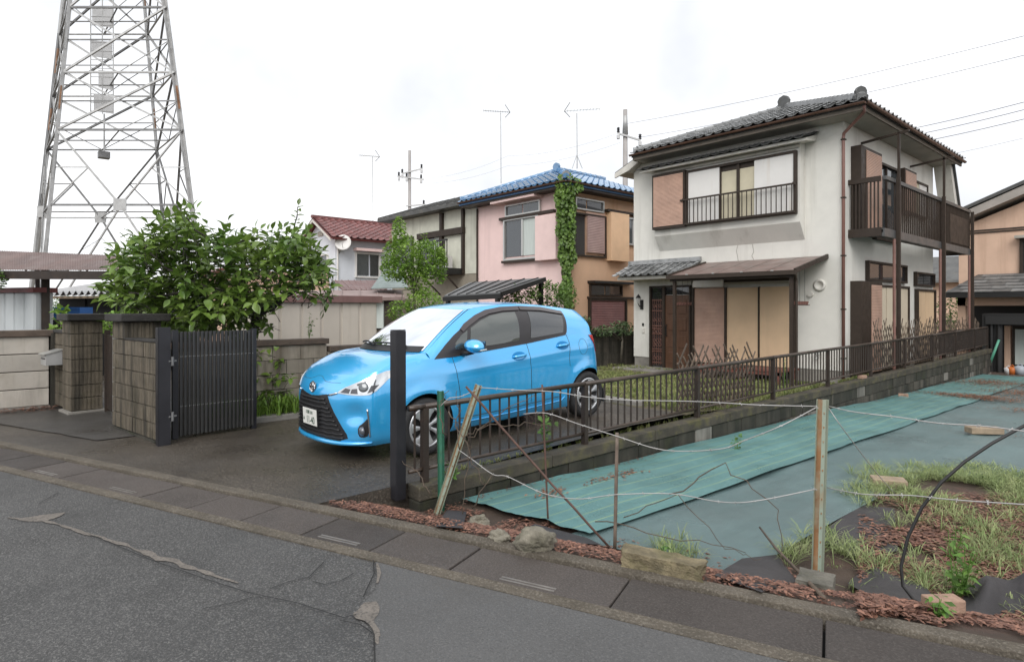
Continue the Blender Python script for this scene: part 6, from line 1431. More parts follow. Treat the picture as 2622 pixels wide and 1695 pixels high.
# ---- white house with red roof
WXc, WYc = -31.0, 14.7
wh = thing('white_house', (-33, 18, -.1), 'small white house with red tiled gable roof and satellite dish', 'house')
mb = MB(); mb.prism([(-34.8, WYc, -.1), (-31., WYc, -.1), (-31., WYc, 5.35), (-32.9, WYc, 6.4), (-34.8, WYc, 5.35)], (0, 9.5, 0)); mb.build('wall', m_wht, wh)
rr_ = MB(); rows = []
wr = MB().add([(-30.6, WYc - .45, 5.3), (-30.6, WYc + 9.9, 5.3), (-32.9, WYc + 9.9, 6.55), (-32.9, WYc - .45, 6.55), (-30.6, WYc - .45, 5.2), (-30.6, WYc + 9.9, 5.2), (-32.9, WYc + 9.9, 6.45), (-32.9, WYc - .45, 6.45)], [(0, 1, 2, 3), (7, 6, 5, 4), (0, 4, 5, 1), (0, 3, 7, 4)]).build('roof', m_tilered, wh)
MB().add([(-35.2, WYc - .45, 5.3), (-35.2, WYc + 9.9, 5.3), (-32.9, WYc + 9.9, 6.55), (-32.9, WYc - .45, 6.55)], [(0, 3, 2, 1)]).build('roof', m_tilered, wh)
TR = tile_mesh('red_roof_tile', m_tilered, .42, .40, 1.6)
tile_slope(wr, TR, V((-30.6, WYc - .45, 5.32)), (0, 1, 0), V((-2.3, 0, 1.25)), 9.6, 2.62, None, .40, .33, .03)
gutter_line((-30.5, WYc - .4, 5.24), (-30.5, WYc + 9.8, 5.22), wr, .07, m_redf); MB().bar((-32.9, WYc - .5, 6.62), (-32.9, WYc + 9.9, 6.62), .22, .16).build('ridge_course', m_tilered, wr)
mb = MB(); mb.prism([(-30.62, WYc - .46, 5.22), (-32.9, WYc - .46, 6.47), (-35.2, WYc - .46, 5.22), (-35.2, WYc - .46, 5.08), (-32.9, WYc - .46, 6.32), (-30.62, WYc - .46, 5.08)], (0, .06, 0)); mb.build('barge_board', m_whitetrim, wr, fix=True)
WS = Face('X', -31., 1); sy = lambda px: onX(px, 650, -31.).y; sz = lambda px, py: onX(px, py, -31.).z
w_ = WS.frame('window', sy(908), sy(972), sz(940, 712), sz(940, 648), 0, .12, .08, m_panelwhite, wh); WS.box('pane', sy(914), sy(943), sz(940, 706), sz(940, 652), .02, .04, m_glass, w_); WS.box('pane', sy(947), sy(968), sz(940, 706), sz(940, 652), .02, .04, m_glassdark, w_); WS.box('window_hood', sy(905), sy(974), sz(940, 645), sz(940, 638), 0, .4, m_pinkp, wh)
WG = Face('Y', WYc, -1); gu = lambda px: onY(px, 650, WYc).x; w_ = WG.frame('window', gu(805), gu(842), 3.3, 4.5, 0, .1, .08, m_panelwhite, wh); WG.box('pane', gu(808), gu(839), 3.38, 4.42, .01, .03, m_glass, w_)
WG.box('gable_vent', gu(816), gu(828), 5.55, 5.8, 0, .06, m_soffit, wh); MB().tube([WS.P(WYc + .12, 5.2, .05), WS.P(WYc + .12, 0, .05)], .05, 8).build('downpipe', m_panelwhite, wh)
dp = WS.P(sy(869), sz(869, 624), .45); ds = thing('satellite_dish', dp, 'white satellite dish on corner of the white house', 'satellite dish'); MB().lathe([(.0, 0), (.25, .03), (.42, .10), (.43, .09), (.25, .02)], 24, 'x', (0, 0, 0)).build('dish', m_panelwhite, ds, smooth=True, frame=Matrix.Translation(dp) @ V((.8, -.55, .25)).to_track_quat('X', 'Z').to_matrix().to_4x4()); MB().tube([dp, dp + V((-.2, 0, -.15)), dp + V((-.45, 0, -.5))], .035, 6).build('arm', m_alu, ds); MB().tube([dp + V((0, 0, -.3)), dp + V((.35, -.25, -.05))], .02, 5).build('feed_arm', m_alu, ds)
# ---- low outbuildings between
ob = thing('low_outbuilding', D(860, 800, 21), 'low outbuilding with reddish ribbed metal roofs below the white house', 'outbuilding')
def slabq(name, pts, th, m, parent, ribs=0, rm=None):
    P = [V(p) for p in pts]; MB().prism(P, (0, 0, -th)).build(name, m, parent, fix=True)
    for i in range(ribs): t = (i + .5) / ribs; MB().bar(P[0].lerp(P[1], t) + V((0, 0, .008)), P[3].lerp(P[2], t) + V((0, 0, .008)), .03, .03).build('roof_rib', rm or m, parent)
slabq('roof', [D(880, 742, 21), D(992, 742, 23), D(990, 718, 26), D(850, 718, 24)], .06, m_brnroof, ob, 9)
slabq('roof', [D(690, 768, 17), D(1036, 760, 19), D(1030, 742, 21.5), D(700, 745, 19)], .10, mat('pinkish_grey_roof', (.26, .19, .175), .6, .15, 2, streak=((.17, .11, .10), .3, 2)), ob, 7)
a, b = D(700, 800, 17.6), D(1030, 800, 19.6); MB().prism([(a.x, a.y, -.1), (b.x, b.y, -.1), (b.x - 1.4, b.y + 1.2, -.1), (a.x - 1.4, a.y + 1.2, -.1)], (0, 0, 1.95)).build('wall', m_khaki, ob, fix=True)
p = D(985, 800, 18.9); MB().bar((p.x - .28, p.y - .22, 1.35), (p.x + .22, p.y + .2, 1.35), .08, 1.0).build('window_frame', m_brown, ob); MB().bar((p.x - .22 + .05, p.y - .16 - .05, 1.35), (p.x - .02 + .05, p.y + .0 - .05, 1.35), .06, .86).build('curtain', m_curtain, ob)
slabq('canopy', [D(950, 738, 20), D(1045, 735, 19.5), D(1025, 690, 22), D(985, 690, 23)], .03, mat('green_grey_sheet', (.16, .20, .19), .5, .15, 3), ob, 0)
# ---- grey carport in front of the pink house
cp = thing('carport', D(1280, 790, 16.8), 'dark grey sloping carport roof on black posts before the pink house', 'carport')
q = [D(1137, 757, 17.3), D(1284, 748, 15.6), D(1396, 711, 17.3), D(1203, 723, 19.5)]
slabq('roof_sheet', q, .05, mat('grey_carport_roof', (.12, .122, .125), .45, .15, 2), cp, 6, m_black)
MB().bar(q[0] + V((0, 0, -.10)), q[1] + V((0, 0, -.10)), .10, .12).build('gutter', m_black, cp); MB().bar(q[1] + V((0, 0, -.05)), q[2] + V((0, 0, -.05)), .06, .12).build('side_beam', m_black, cp)
for p in (q[1].lerp(q[0], .06), q[0].lerp(q[1], .08), q[2].lerp(q[3], .05)): MB().bx(p.x - .05, p.x + .05, p.y - .05, p.y + .05, -.12, p.z - .1).build('post', m_black, cp)
# ---- salmon house and garage on the far right
OY = 28.
oh = thing('salmon_house', (0, 30, -.5), 'salmon stuccoed house with dark tiled lean-to roof beyond the lot', 'house')
mb = MB(); mb.prism([(-6.2, OY, -.55), (6, OY, -.55), (6, OY, 7.5), (.5, OY, 7.2), (-6.2, OY, 4.55)], (0, 8, 0)); mb.build('wall', m_sal, oh)
mb = MB(); mb.prism([(-7.3, OY - .5, 4.25), (.5, OY - .5, 7.45), (.5, OY - .5, 7.8), (-7.3, OY - .5, 4.52)], (0, 9, 0)); mb.build('roof', mat('grey_verge', (.33, .30, .27), .7, .15, 2), oh); MB().prism([(.5, OY - .5, 7.8), (7, OY - .5, 5.), (7, OY - .5, 4.7), (.5, OY - .5, 7.45)], (0, 9, 0)).build('roof', m_dkroof, oh); MB().prism([(-7.4, OY - .55, 4.54), (.5, OY - .55, 7.81), (.5, OY - .55, 7.95), (-7.4, OY - .55, 4.66)], (0, 9.1, 0)).build('roof_covering', m_dkroof, oh)
OF = Face('Y', OY, -1); ou = lambda px: onY(px, 700, OY).x; oz = lambda px, py: onY(px, py, OY).z
for py in (588, 594): OF.box('trim', -6.2, 6, oz(2550, py + 1), oz(2550, py - 2), 0, .04, m_brownpaint, oh)
w_ = OF.frame('window', ou(2612), ou(2720), oz(2622, 705), oz(2622, 612), 0, .12, .1, m_brown, oh); OF.box('pane', ou(2619), ou(2712), oz(2622, 700), oz(2622, 618), .01, .03, m_glassdark, w_); OF.box('window_hood', ou(2602), ou(2740), oz(2622, 611), oz(2622, 604), 0, .35, m_soffit, oh)
# lean-to roof with grey slates in courses
ga_ = thing('garage', (-3, 26.5, -.5), 'salmon garage with grey tiled lean-to roof and dark opening', 'garage')
GY = 26.4; gx0, gx1 = ou(2425) + .3, 4.
gq = lambda px: onY(px, 700, GY).x
gx0 = gq(2428)
gro = MB().prism([(gx0, GY - .5, 1.98), (gx0, GY - .5, 2.08), (gx0 + .55, OY, 2.78), (gx0 + .55, OY, 2.68)], (9, 0, 0)).build('roof', m_tiledark, ga_)
sl = MB().bx(-.22, .22, -.17, .17, -.012, .012).mesh('slate', mat('grey_slate', (.13, .13, .128), .55, .3, 3, rnd=.3, dirt=((.22, .21, .19), .3, 4)))
for rI in range(6):
    for cI in range(18):
        t = (rI + .3) / 6; x = gx0 + .25 + .55 * t + cI * .45 + (.22 if rI % 2 else 0); inst('slate', sl, Matrix.Translation((x, lerp(GY - .5, OY, t), lerp(2.1, 2.80, t))) @ Matrix.Rotation(math.atan2(.7, 2.1) - .06, 4, 'X'), gro)
MB().bx(gx0 - .05, 6, GY - .62, GY - .48, 1.9, 2.04).build('gutter', m_black, ga_)
GF = Face('Y', GY, -1)
MB().bx(gq(2452), gq(2472), GY, GY + .3, -.6, 1.95).build('pier', m_sal, ga_); MB().bx(gq(2452), 6, GY, GY + .3, 1.62, 1.96).build('lintel', m_sal, ga_); MB().bx(gq(2470), 6, GY + 1.2, GY + 1.3, -.6, 1.9).build('opening_back', m_dark, ga_); MB().bx(gq(2580), gq(2600), GY - .8, GY - .5, -.6, .95).build('pier', m_sal, ga_)
w_ = MB().bx(gq(2606), gq(2660), GY - .8, GY - .7, -.45, .95).build('sliding_door', m_brown, ga_); MB().bx(gq(2612), gq(2655), GY - .82, GY - .805, -.3, .85).build('pane', m_curtain, w_)
# black covered lean-to next to the garage
bt = thing('covered_bay', onY(2545, 940, 25.), 'black tarpaulin covered bay at the end of the block wall', 'tarpaulin')
k0, k1 = onY(2516, 900, 24.6).x, onY(2572, 900, 24.6).x
rows = [[V((lerp(k0, k1, i / 10), 24.6 - .10 * math.sin(i * 1.9) , lerp(-.55, 1.28 - .5 * sstep((i - 3) / 7) * 0, j / 6))) for j in range(7)] for i in range(11)]
MB().grid(rows, flip=False).build('tarpaulin', m_black, bt, smooth=True); MB().bx(k0, k0 + 5, 24.5, 26.2, 1.28, 1.36).build('roof', m_black, bt); MB().bx(k0 + .1, k0 + 5, 24.45, 24.5, 1.02, 1.279).build('valance', m_dark, bt)
gpole = tag(MB().tube([onY(2528, 948, 24.3), onY(2558, 870, 24.3)], .035, 8).build('green_pole', flat('green_pole_paint', (.08, .30, .20), .4), None, smooth=True), 'green pole leaning against the black tarpaulin', 'pole')
for (px, py, s_, c, lab) in ((2582, 925, .22, (.6, .6, .6), 'white plastic jug among clutter beside the salmon garage'), (2592, 945, .25, (.5, .14, .03), 'orange bucket among clutter beside the garage'), (2612, 945, .3, (.35, .38, .42), 'grey bundle among clutter before the garage door')):
    p = onY(px, py, 24.0); p.z = -.5; t = thing('clutter_tub', p, lab, 'container'); mm = flat('tub_colour', c, .5); MB().lathe([(.0, 0), (s_ * .42, 0), (s_ * .5, s_ * .8), (s_ * .46, s_ * .82), (s_ * .2, s_ * .95), (0, s_ * .95)], 12, 'z', p).build('body', mm, t, smooth=True); MB().tube([p + V((s_ * .2, 0, s_ * .95)), p + V((0, 0, s_ * 1.2)), p + V((-s_ * .2, 0, s_ * .95))], .015, 5).build('handle', mm, t)
fh = thing('distant_house', D(2425, 760, 42), 'distant pinkish house with dark roof seen under the balcony', 'house'); p = D(2440, 760, 42)
MB().bx(p.x - 3, p.x + 3, p.y - 2, p.y + 4, -.5, 3.3).build('wall', m_sal, fh); MB().prism([(p.x - 3.6, p.y - 2.6, 3.2), (p.x + 3.6, p.y - 2.6, 3.2), (p.x + 3.6, p.y + 1, 5.0), (p.x - 3.6, p.y + 1, 5.0)], (0, .1, .15)).build('roof', m_dkroof, fh)
# orange-walled house glimpsed behind the persimmon
fh = thing('distant_house', D(720, 700, 30), 'orange walled house glimpsed behind the persimmon tree', 'house'); p = D(650, 720, 31)
MB().bx(p.x - 2.2, p.x + 2.2, p.y - 2, p.y + 3, -.1, 3.3).build('wall', m_sal, fh); MB().prism([(p.x - 2.7, p.y - 2.5, 3.2), (p.x + 2.7, p.y - 2.5, 3.2), (p.x + 2.7, p.y + .5, 3.7), (p.x - 2.7, p.y + .5, 3.7)], (0, .1, .12)).build('roof', m_tilered, fh)
# ================================================================ PYLON, POLES, ANTENNAS, WIRES
py = thing('transmission_pylon', D(300, 800, 38.7), 'tall grey lattice steel transmission pylon behind the shelter', 'pylon')
angle = MB().bx(-.5, .5, -.5, -.36, 0, 1).bx(-.5, -.36, -.36, .5, 0, 1).mesh('angle_section', m_galv); angled = MB().bx(-.5, .5, -.5, -.36, 0, 1).bx(-.5, -.36, -.36, .5, 0, 1).mesh('dark_angle_section', m_galvdark); angler = MB().bx(-.5, .5, -.5, -.36, 0, 1).bx(-.5, -.36, -.36, .5, 0, 1).mesh('rusty_angle_section', m_rusty)
def member(name, p, q, wd, me=None, parent=None):
    p, q = V(p), V(q); d = q - p; m = Matrix.Translation(p) @ d.to_track_quat('Z', 'Y').to_matrix().to_4x4() @ Matrix.Diagonal((wd, wd, d.length, 1)); return inst(name, me or angle, m, parent or py)
def RF(R, F, z): return V((CT * R - ST * F, ST * R + CT * F, z))
AXR, AXF = -25.35, 38.7
base = [(-27.3, 36.0), (-18.58, 36.0), (-23.4, 41.4), (-32.1, 41.4)]
def leg(i, z):
    k = 1 - (.333 / 13.7) * (z - 5.86); R, F = base[i]; return RF(AXR + (R - AXR) * k, AXF + (F - AXF) * k, z)
lv = [-.3, 7.6, 12.1, 15.6, 19.6, 24.2, 28.4, 32.]
rp = random.Random(8)
for i in range(4):
    for a, b in zip(lv, lv[1:]):
        member('leg', leg(i, a), leg(i, b), .21, rp.choice([angle, angle, angled]))
        mid = (a + b) / 2; member('leg_plate', leg(i, lerp(a, b, .35)) + RF(.12, -.16, 0), leg(i, lerp(a, b, .75)) + RF(.12, -.16, 0), .09, rp.choice([angler, angle, angle, angle]))
for i in range(4):
    j = (i + 1) % 4; dk = angled if i in (1, 2) else angle
    for n_, (a, b) in enumerate(zip(lv, lv[1:])):
        A0, B0, A1, B1 = leg(i, a), leg(j, a), leg(i, b), leg(j, b); m0, m1 = A0.lerp(B0, .5), A1.lerp(B1, .5)
        member('girt', A1, B1, .11, angled if rp.random() < .5 else angle)
        if n_ == 0:
            member('brace', m1, A0, .13, dk); member('brace', m1, B0, .13, dk); member('brace', A0.lerp(A1, .55), m1.lerp(A0, .45), .07, dk); member('brace', B0.lerp(B1, .55), m1.lerp(B0, .45), .07, dk)
            MB().prism([m1 + RF(x, -.08, z) - V((0, 0, 0)) for x, z in ((-.38, -.35), (.38, -.35), (.38, .35), (-.38, .35))], RF(0, .04, 0)).build('gusset_plate', m_galv, py)
        elif n_ == 1:
            member('brace', A1, m0, .13, dk); member('brace', B1, m0, .13, dk); member('brace', A0.lerp(A1, .5), A1.lerp(m0, .5), .06, dk); member('brace', B0.lerp(B1, .5), B1.lerp(m0, .5), .06, dk); member('brace', A0, A1.lerp(m0, .5), .06, dk); member('brace', B0, B1.lerp(m0, .5), .06, dk)
        else:
            member('brace', A0, B1, .11, angle); member('brace', B0, A1, .11, dk); hA, hB = A0.lerp(A1, .5), B0.lerp(B1, .5); member('girt', hA, hB, .07, angled); member('brace', hA, A0.lerp(B0, .5), .055, dk); member('brace', hB, A0.lerp(B0, .5), .055, dk)
for z in lv[1:6]:
    member('plan_brace', leg(0, z).lerp(leg(1, z), .5), leg(2, z).lerp(leg(3, z), .5), .08, angled); member('plan_brace', leg(1, z).lerp(leg(2, z), .5), leg(3, z).lerp(leg(0, z), .5), .08, angled)
# caged ladder hanging in the middle
m_cage = mat('pale_cage_plate', (.50, .50, .50), .5, .05, 3)
ac_ = D(262, 300, AXF); cxy = lambda dx: D(262 + dx, 0, AXF)
for dx in (-30, 0, 28): a, b = D(262 + dx, 292, AXF), D(262 + dx, -200, AXF); MB().tube([a, b], .035, 5).build('ladder_rail', m_galv, py)
for y0, y1, xa, xb in ((20, 72, 236, 288), (104, 152, 234, 286), (180, 232, 252, 288), (242, 292, 240, 290), (-60, -10, 236, 288)):
    pts = [D(xa, y0, AXF), D(xb, y0 + 4, AXF), D(xb, y1, AXF), D(xa, y1 - 8, AXF)]; MB().prism(pts, RF(0, .04, 0)).build('cage_plate', m_cage, py)
for k in range(18): yy = 285 - k * 22; MB().tube([D(234, yy, AXF), D(290, yy + 2, AXF)], .02, 4).build('rung', m_galv, py)
MB().tube([D(267, 292, AXF), D(267, 400, AXF)], .05, 6).build('drop_cable', m_galv, py); p = D(266, 400, AXF); MB().bx(p.x - .3, p.x + .3, p.y - .3, p.y + .3, p.z - .15, p.z + .25).build('junction_box', m_galvdark, py)
tag(MB().tube([D(300, 652, 20), D(260, 610, 24), D(210, 640, 26)], .01, 4).build('cable_loop', m_black, None), 'thin cable sagging behind the shelter roof', 'cable')
# ---- concrete utility poles
m_pole = mat('pole_concrete', (.36, .34, .33), .8, .12, 2, streak=((.22, .20, .18), .3, 3)); m_ins = flat('insulator', (.05, .05, .055), .3); m_insw = flat('insulator_white', (.6, .6, .6), .25)
def upole(label, px, ytop, F, r0, r1, arms, name='utility_pole', sleeve=None):
    t = D(px, ytop, F); u = thing(name, (t.x, t.y, -.2), label, 'pole', 'utility poles behind the houses'); MB().tube([(t.x, t.y, -.2), (t.x, t.y, t.z)], [r0, r1], 12).build('shaft', m_pole, u, smooth=True)
    if sleeve: MB().tube([D(px, sleeve, F), t + V((0, 0, .02))], [r1 * 1.35, r1 * .9], 12).build('cap', m_galv, u, smooth=True)
    for x0, y0, x1, y1, ins in arms:
        a, b = D(x0, y0, F - .15), D(x1, y1, F - .15); MB().bar(a, b, .09, .09).build('crossarm', m_galv, u)
        for k in ins:
            p = a.lerp(b, k); MB().lathe([(.04, 0), (.10, .06), (.05, .10), (.10, .16), (.05, .20), (.10, .26), (.0, .34)], 8, 'z', p + V((0, 0, .03))).build('insulator', m_ins, u); MB().lathe([(.09, -.3), (.10, -.1), (.05, -.02)], 8, 'z', p).build('insulator_base', m_insw, u)
    return u
upole('concrete utility pole with galvanised tip and two-ended crossarm behind blue roof', 1601, 282, 34, .19, .12, [(1582, 342, 1640, 360, (.02, .98))], sleeve=345)
upole('distant slim utility pole with curved crossarms above the grey roof', 1049, 386, 46, .16, .11, [(1018, 452, 1085, 460, (.05, .35, .9)), (1030, 445, 1082, 432, (.0, .95)), (1040, 528, 1090, 524, (.9,))])
# ---- TV antennas on masts
def yagi(label, px, ytop, ybase, F, x0, y0, x1, y1, tip, tri=False):
    a = D(px, ytop, F); b = D(px + 1, ybase, F); t = thing('tv_antenna', b, label, 'antenna', 'rooftop television antennas'); MB().tube([b, a], .018, 6).build('mast', m_galv, t)
    p, q = D(x0, y0, F), D(x1, y1, F); MB().tube([p, q], .016, 5).build('boom', m_alu, t); side_ = V((ST, -CT, 0)) if False else V((-ST, CT, 0))
    for k in range(12): c = p.lerp(q, k / 11); MB().tube([c - side_ * .16 + V((0, 0, .0)), c + side_ * .16], .006, 4).build('element', m_alu, t)
    e = q if tip else p
    for dz in (.32, -.25): MB().tube([e, e + (p - q if tip else q - p).normalized() * .22 + V((0, 0, dz))], .014, 4).build('reflector', m_galvdark, t)
    if tri:
        for dx in (-12, 14, 0): MB().tube([D(px, ybase - 35, F), D(px + dx, ybase, F - (.3 if dx == 0 else 0))], .014, 5).build('stay_leg', m_galv, t)
    return t
yagi('tall thin television antenna behind the pink house roof', 1282, 290, 470, 27, 1238, 284, 1306, 288, True)
yagi('television antenna on tripod standing on the blue tiled roof', 1477, 290, 432, 23.5, 1536, 279, 1445, 285, True, True)
yagi('small distant antenna on mast beside the red roofed house', 954, 402, 566, 31, 920, 398, 972, 402, True)
# ---- overhead lines
m_line = flat('overhead_line', (.34, .35, .41), .5)
def line(label, pts, r, sag=0.):
    P = [D(*p) for p in pts]; Q = []
    for a, b in zip(P, P[1:]):
        for k in range(10): t = k / 10; Q.append(a.lerp(b, t) - V((0, 0, 4 * sag * t * (1 - t))))
    Q.append(P[-1]); Q.append(P[-1] + (P[-1] - P[-2]) * 1.2) if pts[-1][0] > 2600 else None; return tag(MB().tube(Q, r, 4).build('overhead_line', m_line), label, 'power line', 'overhead lines')
for x0, y0, y1, lab in ((1640, 352, 138, 'lower overhead line rising from the utility pole over the tiled roof'), (1600, 318, 88, 'upper overhead line rising from pole tip over the tiled roof')): line(lab, [(x0, y0, 33.8), (2720, y1 - 20, 20)], .011, .2)
for (x0, y0), y1, lab in (((2200, 355), 258, 'top one of three service wires behind the tiled eave'), ((2200, 372), 278, 'middle one of three service wires behind the tiled eave'), ((2200, 391), 303, 'bottom one of three service wires behind the tiled eave')): line(lab, [(x0, y0, 27), (2720, y1 - 22, 18)], .013, .1)
line('faint wire low behind the eave corner', [(2300, 420, 40), (2720, 330, 26)], .009, .1)
line('faint line from pole over the blue roof towards the distant pole', [(1583, 342, 34), (1300, 400, 42), (1085, 458, 46)], .006, .3); line('second faint line from pole towards the distant pole', [(1590, 365, 34), (1300, 425, 42), (1082, 470, 46)], .006, .3)
line('faint line running low behind the shelter', [(-80, 608, 60), (420, 622, 70)], .012, .2); line('lower faint line running behind the shelter', [(-80, 618, 60), (420, 630, 70)], .012, .2)
# ================================================================ TREES AND SHRUBS
m_kaki = leafm('persimmon_leaf', (.070, .140, .024), (.20, .29, .06), .28, .3, 2.2); m_lightleaf = leafm('light_green_leaf', (.13, .25, .035), (.27, .40, .08), .45, .35, 3)
m_ivy = leafm('ivy_leaf', (.075, .145, .025), (.17, .27, .055), .45, .3, 2.5); m_bush = leafm('bush_leaf', (.06, .13, .025), (.15, .25, .05), .45, .3, 2)
def inpoly(x, y, P):
    c = False; j = len(P) - 1
    for i in range(len(P)):
        if (P[i][1] > y) != (P[j][1] > y) and x < (P[j][0] - P[i][0]) * (y - P[i][1]) / (P[j][1] - P[i][1]) + P[i][0]: c = not c
        j = i
    return c
def blade(ln=1., wd=.52, fold=.12, droop=.16):
    """leaf blade along +x, folded on its midrib, tip drooping"""
    st_ = [(0, .06), (.18, .62), (.42, 1.), (.68, .80), (.88, .36), (1., .02)]; vs = []; fs = []
    for x, k in st_:
        z = -droop * x * x; h = wd / 2 * k; vs += [(x * ln, -h, z + fold * k), (x * ln, 0, z), (x * ln, h, z + fold * k)]
    for i in range(len(st_) - 1):
        a = 3 * i; fs += [(a, a + 3, a + 4, a + 1), (a + 1, a + 4, a + 5, a + 2)]
    return vs, fs
LEAFS = [blade(1., .50, .10, .18), blade(1., .56, .14, .30), blade(1., .46, .08, .10)]
LM = [MB().add(v, f).mesh('persimmon_leaf', m_kaki, True) for v, f in LEAFS]
def leafmat(p, d, s, r, roll=.5):
    d = V(d).normalized(); up = V((r.uniform(-roll, roll), r.uniform(-roll, roll), 1.)); y = up.cross(d)
    y = y.normalized() if y.length > 1e-4 else V((0, 1, 0)); z = d.cross(y)
    return Matrix(((d.x * s, y.x * s, z.x * s, p.x), (d.y * s, y.y * s, z.y * s, p.y), (d.z * s, y.z * s, z.z * s, p.z), (0, 0, 0, 1)))
kr = random.Random(17)
kt = thing('persimmon_tree', D(618, 1060, 8.95), 'persimmon tree with large dark glossy leaves leaning over the gate', 'tree')
def limb(mb, pts, r0, r1, wob=.03):
    P = [D(*p) if isinstance(p, tuple) else p for p in pts]; Q = []
    for a, b in zip(P, P[1:]):
        for k in range(4): Q.append(a.lerp(b, k / 4) + V((kr.uniform(-1, 1), kr.uniform(-1, 1), kr.uniform(-1, 1))) * wob * (0 if k == 0 else 1))
    Q.append(P[-1]); n = len(Q); mb.tube(Q, [lerp(r0, r1, i / (n - 1)) for i in range(n)], 8); return Q
tk = MB(); limb(tk, [(600, 1075, 8.95), (632, 960, 8.95), (640, 870, 8.9), (662, 805, 8.85)], .085, .07, .012); tk.build('trunk', m_bark, kt, smooth=True)
br = MB(); segs = []
for pts, r0, r1 in (([(662, 805, 8.85), (640, 775, 8.7), (590, 760, 8.6), (520, 735, 8.5), (430, 690, 8.4)], .06, .02), ([(662, 805, 8.85), (705, 780, 8.9), (760, 740, 9.0), (810, 690, 9.0)], .055, .015), ([(640, 775, 8.7), (610, 700, 8.7), (570, 640, 8.7), (500, 590, 8.6)], .045, .012),
                    ([(705, 780, 8.9), (720, 700, 9.1), (745, 620, 9.1), (762, 530, 9.1)], .03, .006), ([(520, 735, 8.5), (400, 760, 8.2), (330, 750, 8.1)], .025, .008), ([(590, 760, 8.6), (520, 800, 8.2), (450, 815, 8.0)], .025, .008), ([(570, 640, 8.7), (640, 610, 9.), (690, 610, 9.2)], .02, .006),
                    ([(430, 690, 8.4), (380, 640, 8.4), (360, 620, 8.4)], .016, .006), ([(500, 590, 8.6), (480, 560, 8.6), (472, 548, 8.6)], .012, .005), ([(810, 690, 9.), (840, 760, 8.9), (832, 800, 8.9)], .012, .005), ([(640, 870, 8.9), (668, 930, 8.7), (690, 1000, 8.6)], .014, .006), ([(640, 870, 8.9), (670, 850, 8.8), (700, 840, 8.7)], .012, .005)):
    segs.append(limb(br, pts, r0, r1, .02))
br.build('branches', m_bark, kt, smooth=True)
crownP = [(268, 735), (300, 680), (330, 625), (385, 600), (455, 565), (470, 540), (495, 560), (510, 590), (560, 590), (590, 605), (660, 610), (700, 600), (735, 590), (765, 610), (800, 625), (835, 690), (850, 720), (845, 770), (800, 745), (765, 745), (730, 770), (680, 790), (640, 815), (590, 855), (500, 852), (430, 838), (350, 800), (285, 775)]
leaves = []
def shoot(p, d, n, s, sp=.05):
    d = V(d).normalized(); q = V(p)
    for i in range(n):
        a = i * 2.4 + kr.uniform(-.3, .3); side_ = d.cross(V((0, 0, 1))); side_ = side_.normalized() if side_.length > .1 else V((1, 0, 0)); u_ = side_.cross(d)
        o_ = side_ * math.cos(a) + u_ * math.sin(a) * .6; ld = (o_ + d * .55 + V((0, 0, -.28))).normalized(); leaves.append((q.copy(), ld, s * kr.uniform(.75, 1.15))); q += d * sp
    leaves.append((q, (d + V((0, 0, -.1))).normalized(), s * .8)); return q
tw = MB(); n = 0; ctr = D(570, 760, 8.8)
while n < 560:
    x, y = kr.uniform(262, 855), kr.uniform(540, 860)
    if not inpoly(x, y, crownP) or noise.noise(V((x * .012, y * .012, 3.))) < -.62: continue
    F = 8.75 + kr.gauss(0, .5); p = D(x, y, F); d = (p - ctr); d.normalize(); d = (d * .7 + V((kr.uniform(-.6, .6), kr.uniform(-.6, .6), kr.uniform(-.1, .8)))).normalized()
    k = kr.randint(5, 8); st0 = p - d * .18; shoot(st0, d, k, .165); tw.tube([st0 - d * .12, st0, st0 + d * .05 * k], [.006, .004, .002], 4); n += 1
for a, b, k in (((752, 600, 9.1), (764, 525, 9.1), 11), ((472, 560, 8.6), (472, 535, 8.6), 5), ((845, 740, 8.9), (828, 800, 8.85), 7), ((840, 690, 8.9), (852, 730, 8.9), 5), ((670, 850, 8.8), (640, 830, 8.7), 6), ((668, 905, 8.75), (660, 880, 8.75), 6), ((672, 930, 8.7), (700, 900, 8.6), 6), ((680, 960, 8.65), (662, 1000, 8.6), 7), ((690, 980, 8.6), (720, 970, 8.5), 6), ((690, 1000, 8.6), (705, 1050, 8.5), 7), ((700, 840, 8.7), (668, 815, 8.6), 6), ((660, 860, 8.8), (655, 960, 8.7), 9), ((700, 1010, 8.55), (735, 1000, 8.5), 5), ((662, 800, 8.7), (690, 850, 8.6), 6)):
    p, q = D(*a), D(*b); shoot(p, q - p, k, .135, max(.035, (q - p).length / k)); tw.tube([p, q], [.005, .002], 4)
spill = [(642, 800), (705, 825), (742, 950), (738, 1055), (662, 1062), (652, 900)]; n = 0
while n < 30:
    x, y = kr.uniform(640, 745), kr.uniform(795, 1065)
    if not inpoly(x, y, spill): continue
    p = D(x, y, kr.uniform(8.35, 8.75)); d = V((kr.uniform(-.6, .8), kr.uniform(-.9, .4), kr.uniform(-.5, .6))); shoot(p, d, kr.randint(3, 5), .12, .04); tw.tube([p - d.normalized() * .2, p + d.normalized() * .15], [.004, .002], 4); n += 1
tag(tw.build('twigs', m_bark, kt), kind='stuff')
cpos = V((0, 0, CAMZ)); leaves.sort(key=lambda l: (l[0] - cpos).length)
for i, (p, d, s) in enumerate(leaves[:300]): inst('leaf', LM[i % 3], leafmat(p, d, s, kr), kt)
mb = MB()
for i, (p, d, s) in enumerate(leaves[300:]):
    m = leafmat(p, d, s, kr); v, f = LEAFS[i % 3]; mb.add([m @ V(q) for q in v], f)
tag(mb.build('crown', m_kaki, kt, smooth=True), kind='stuff')
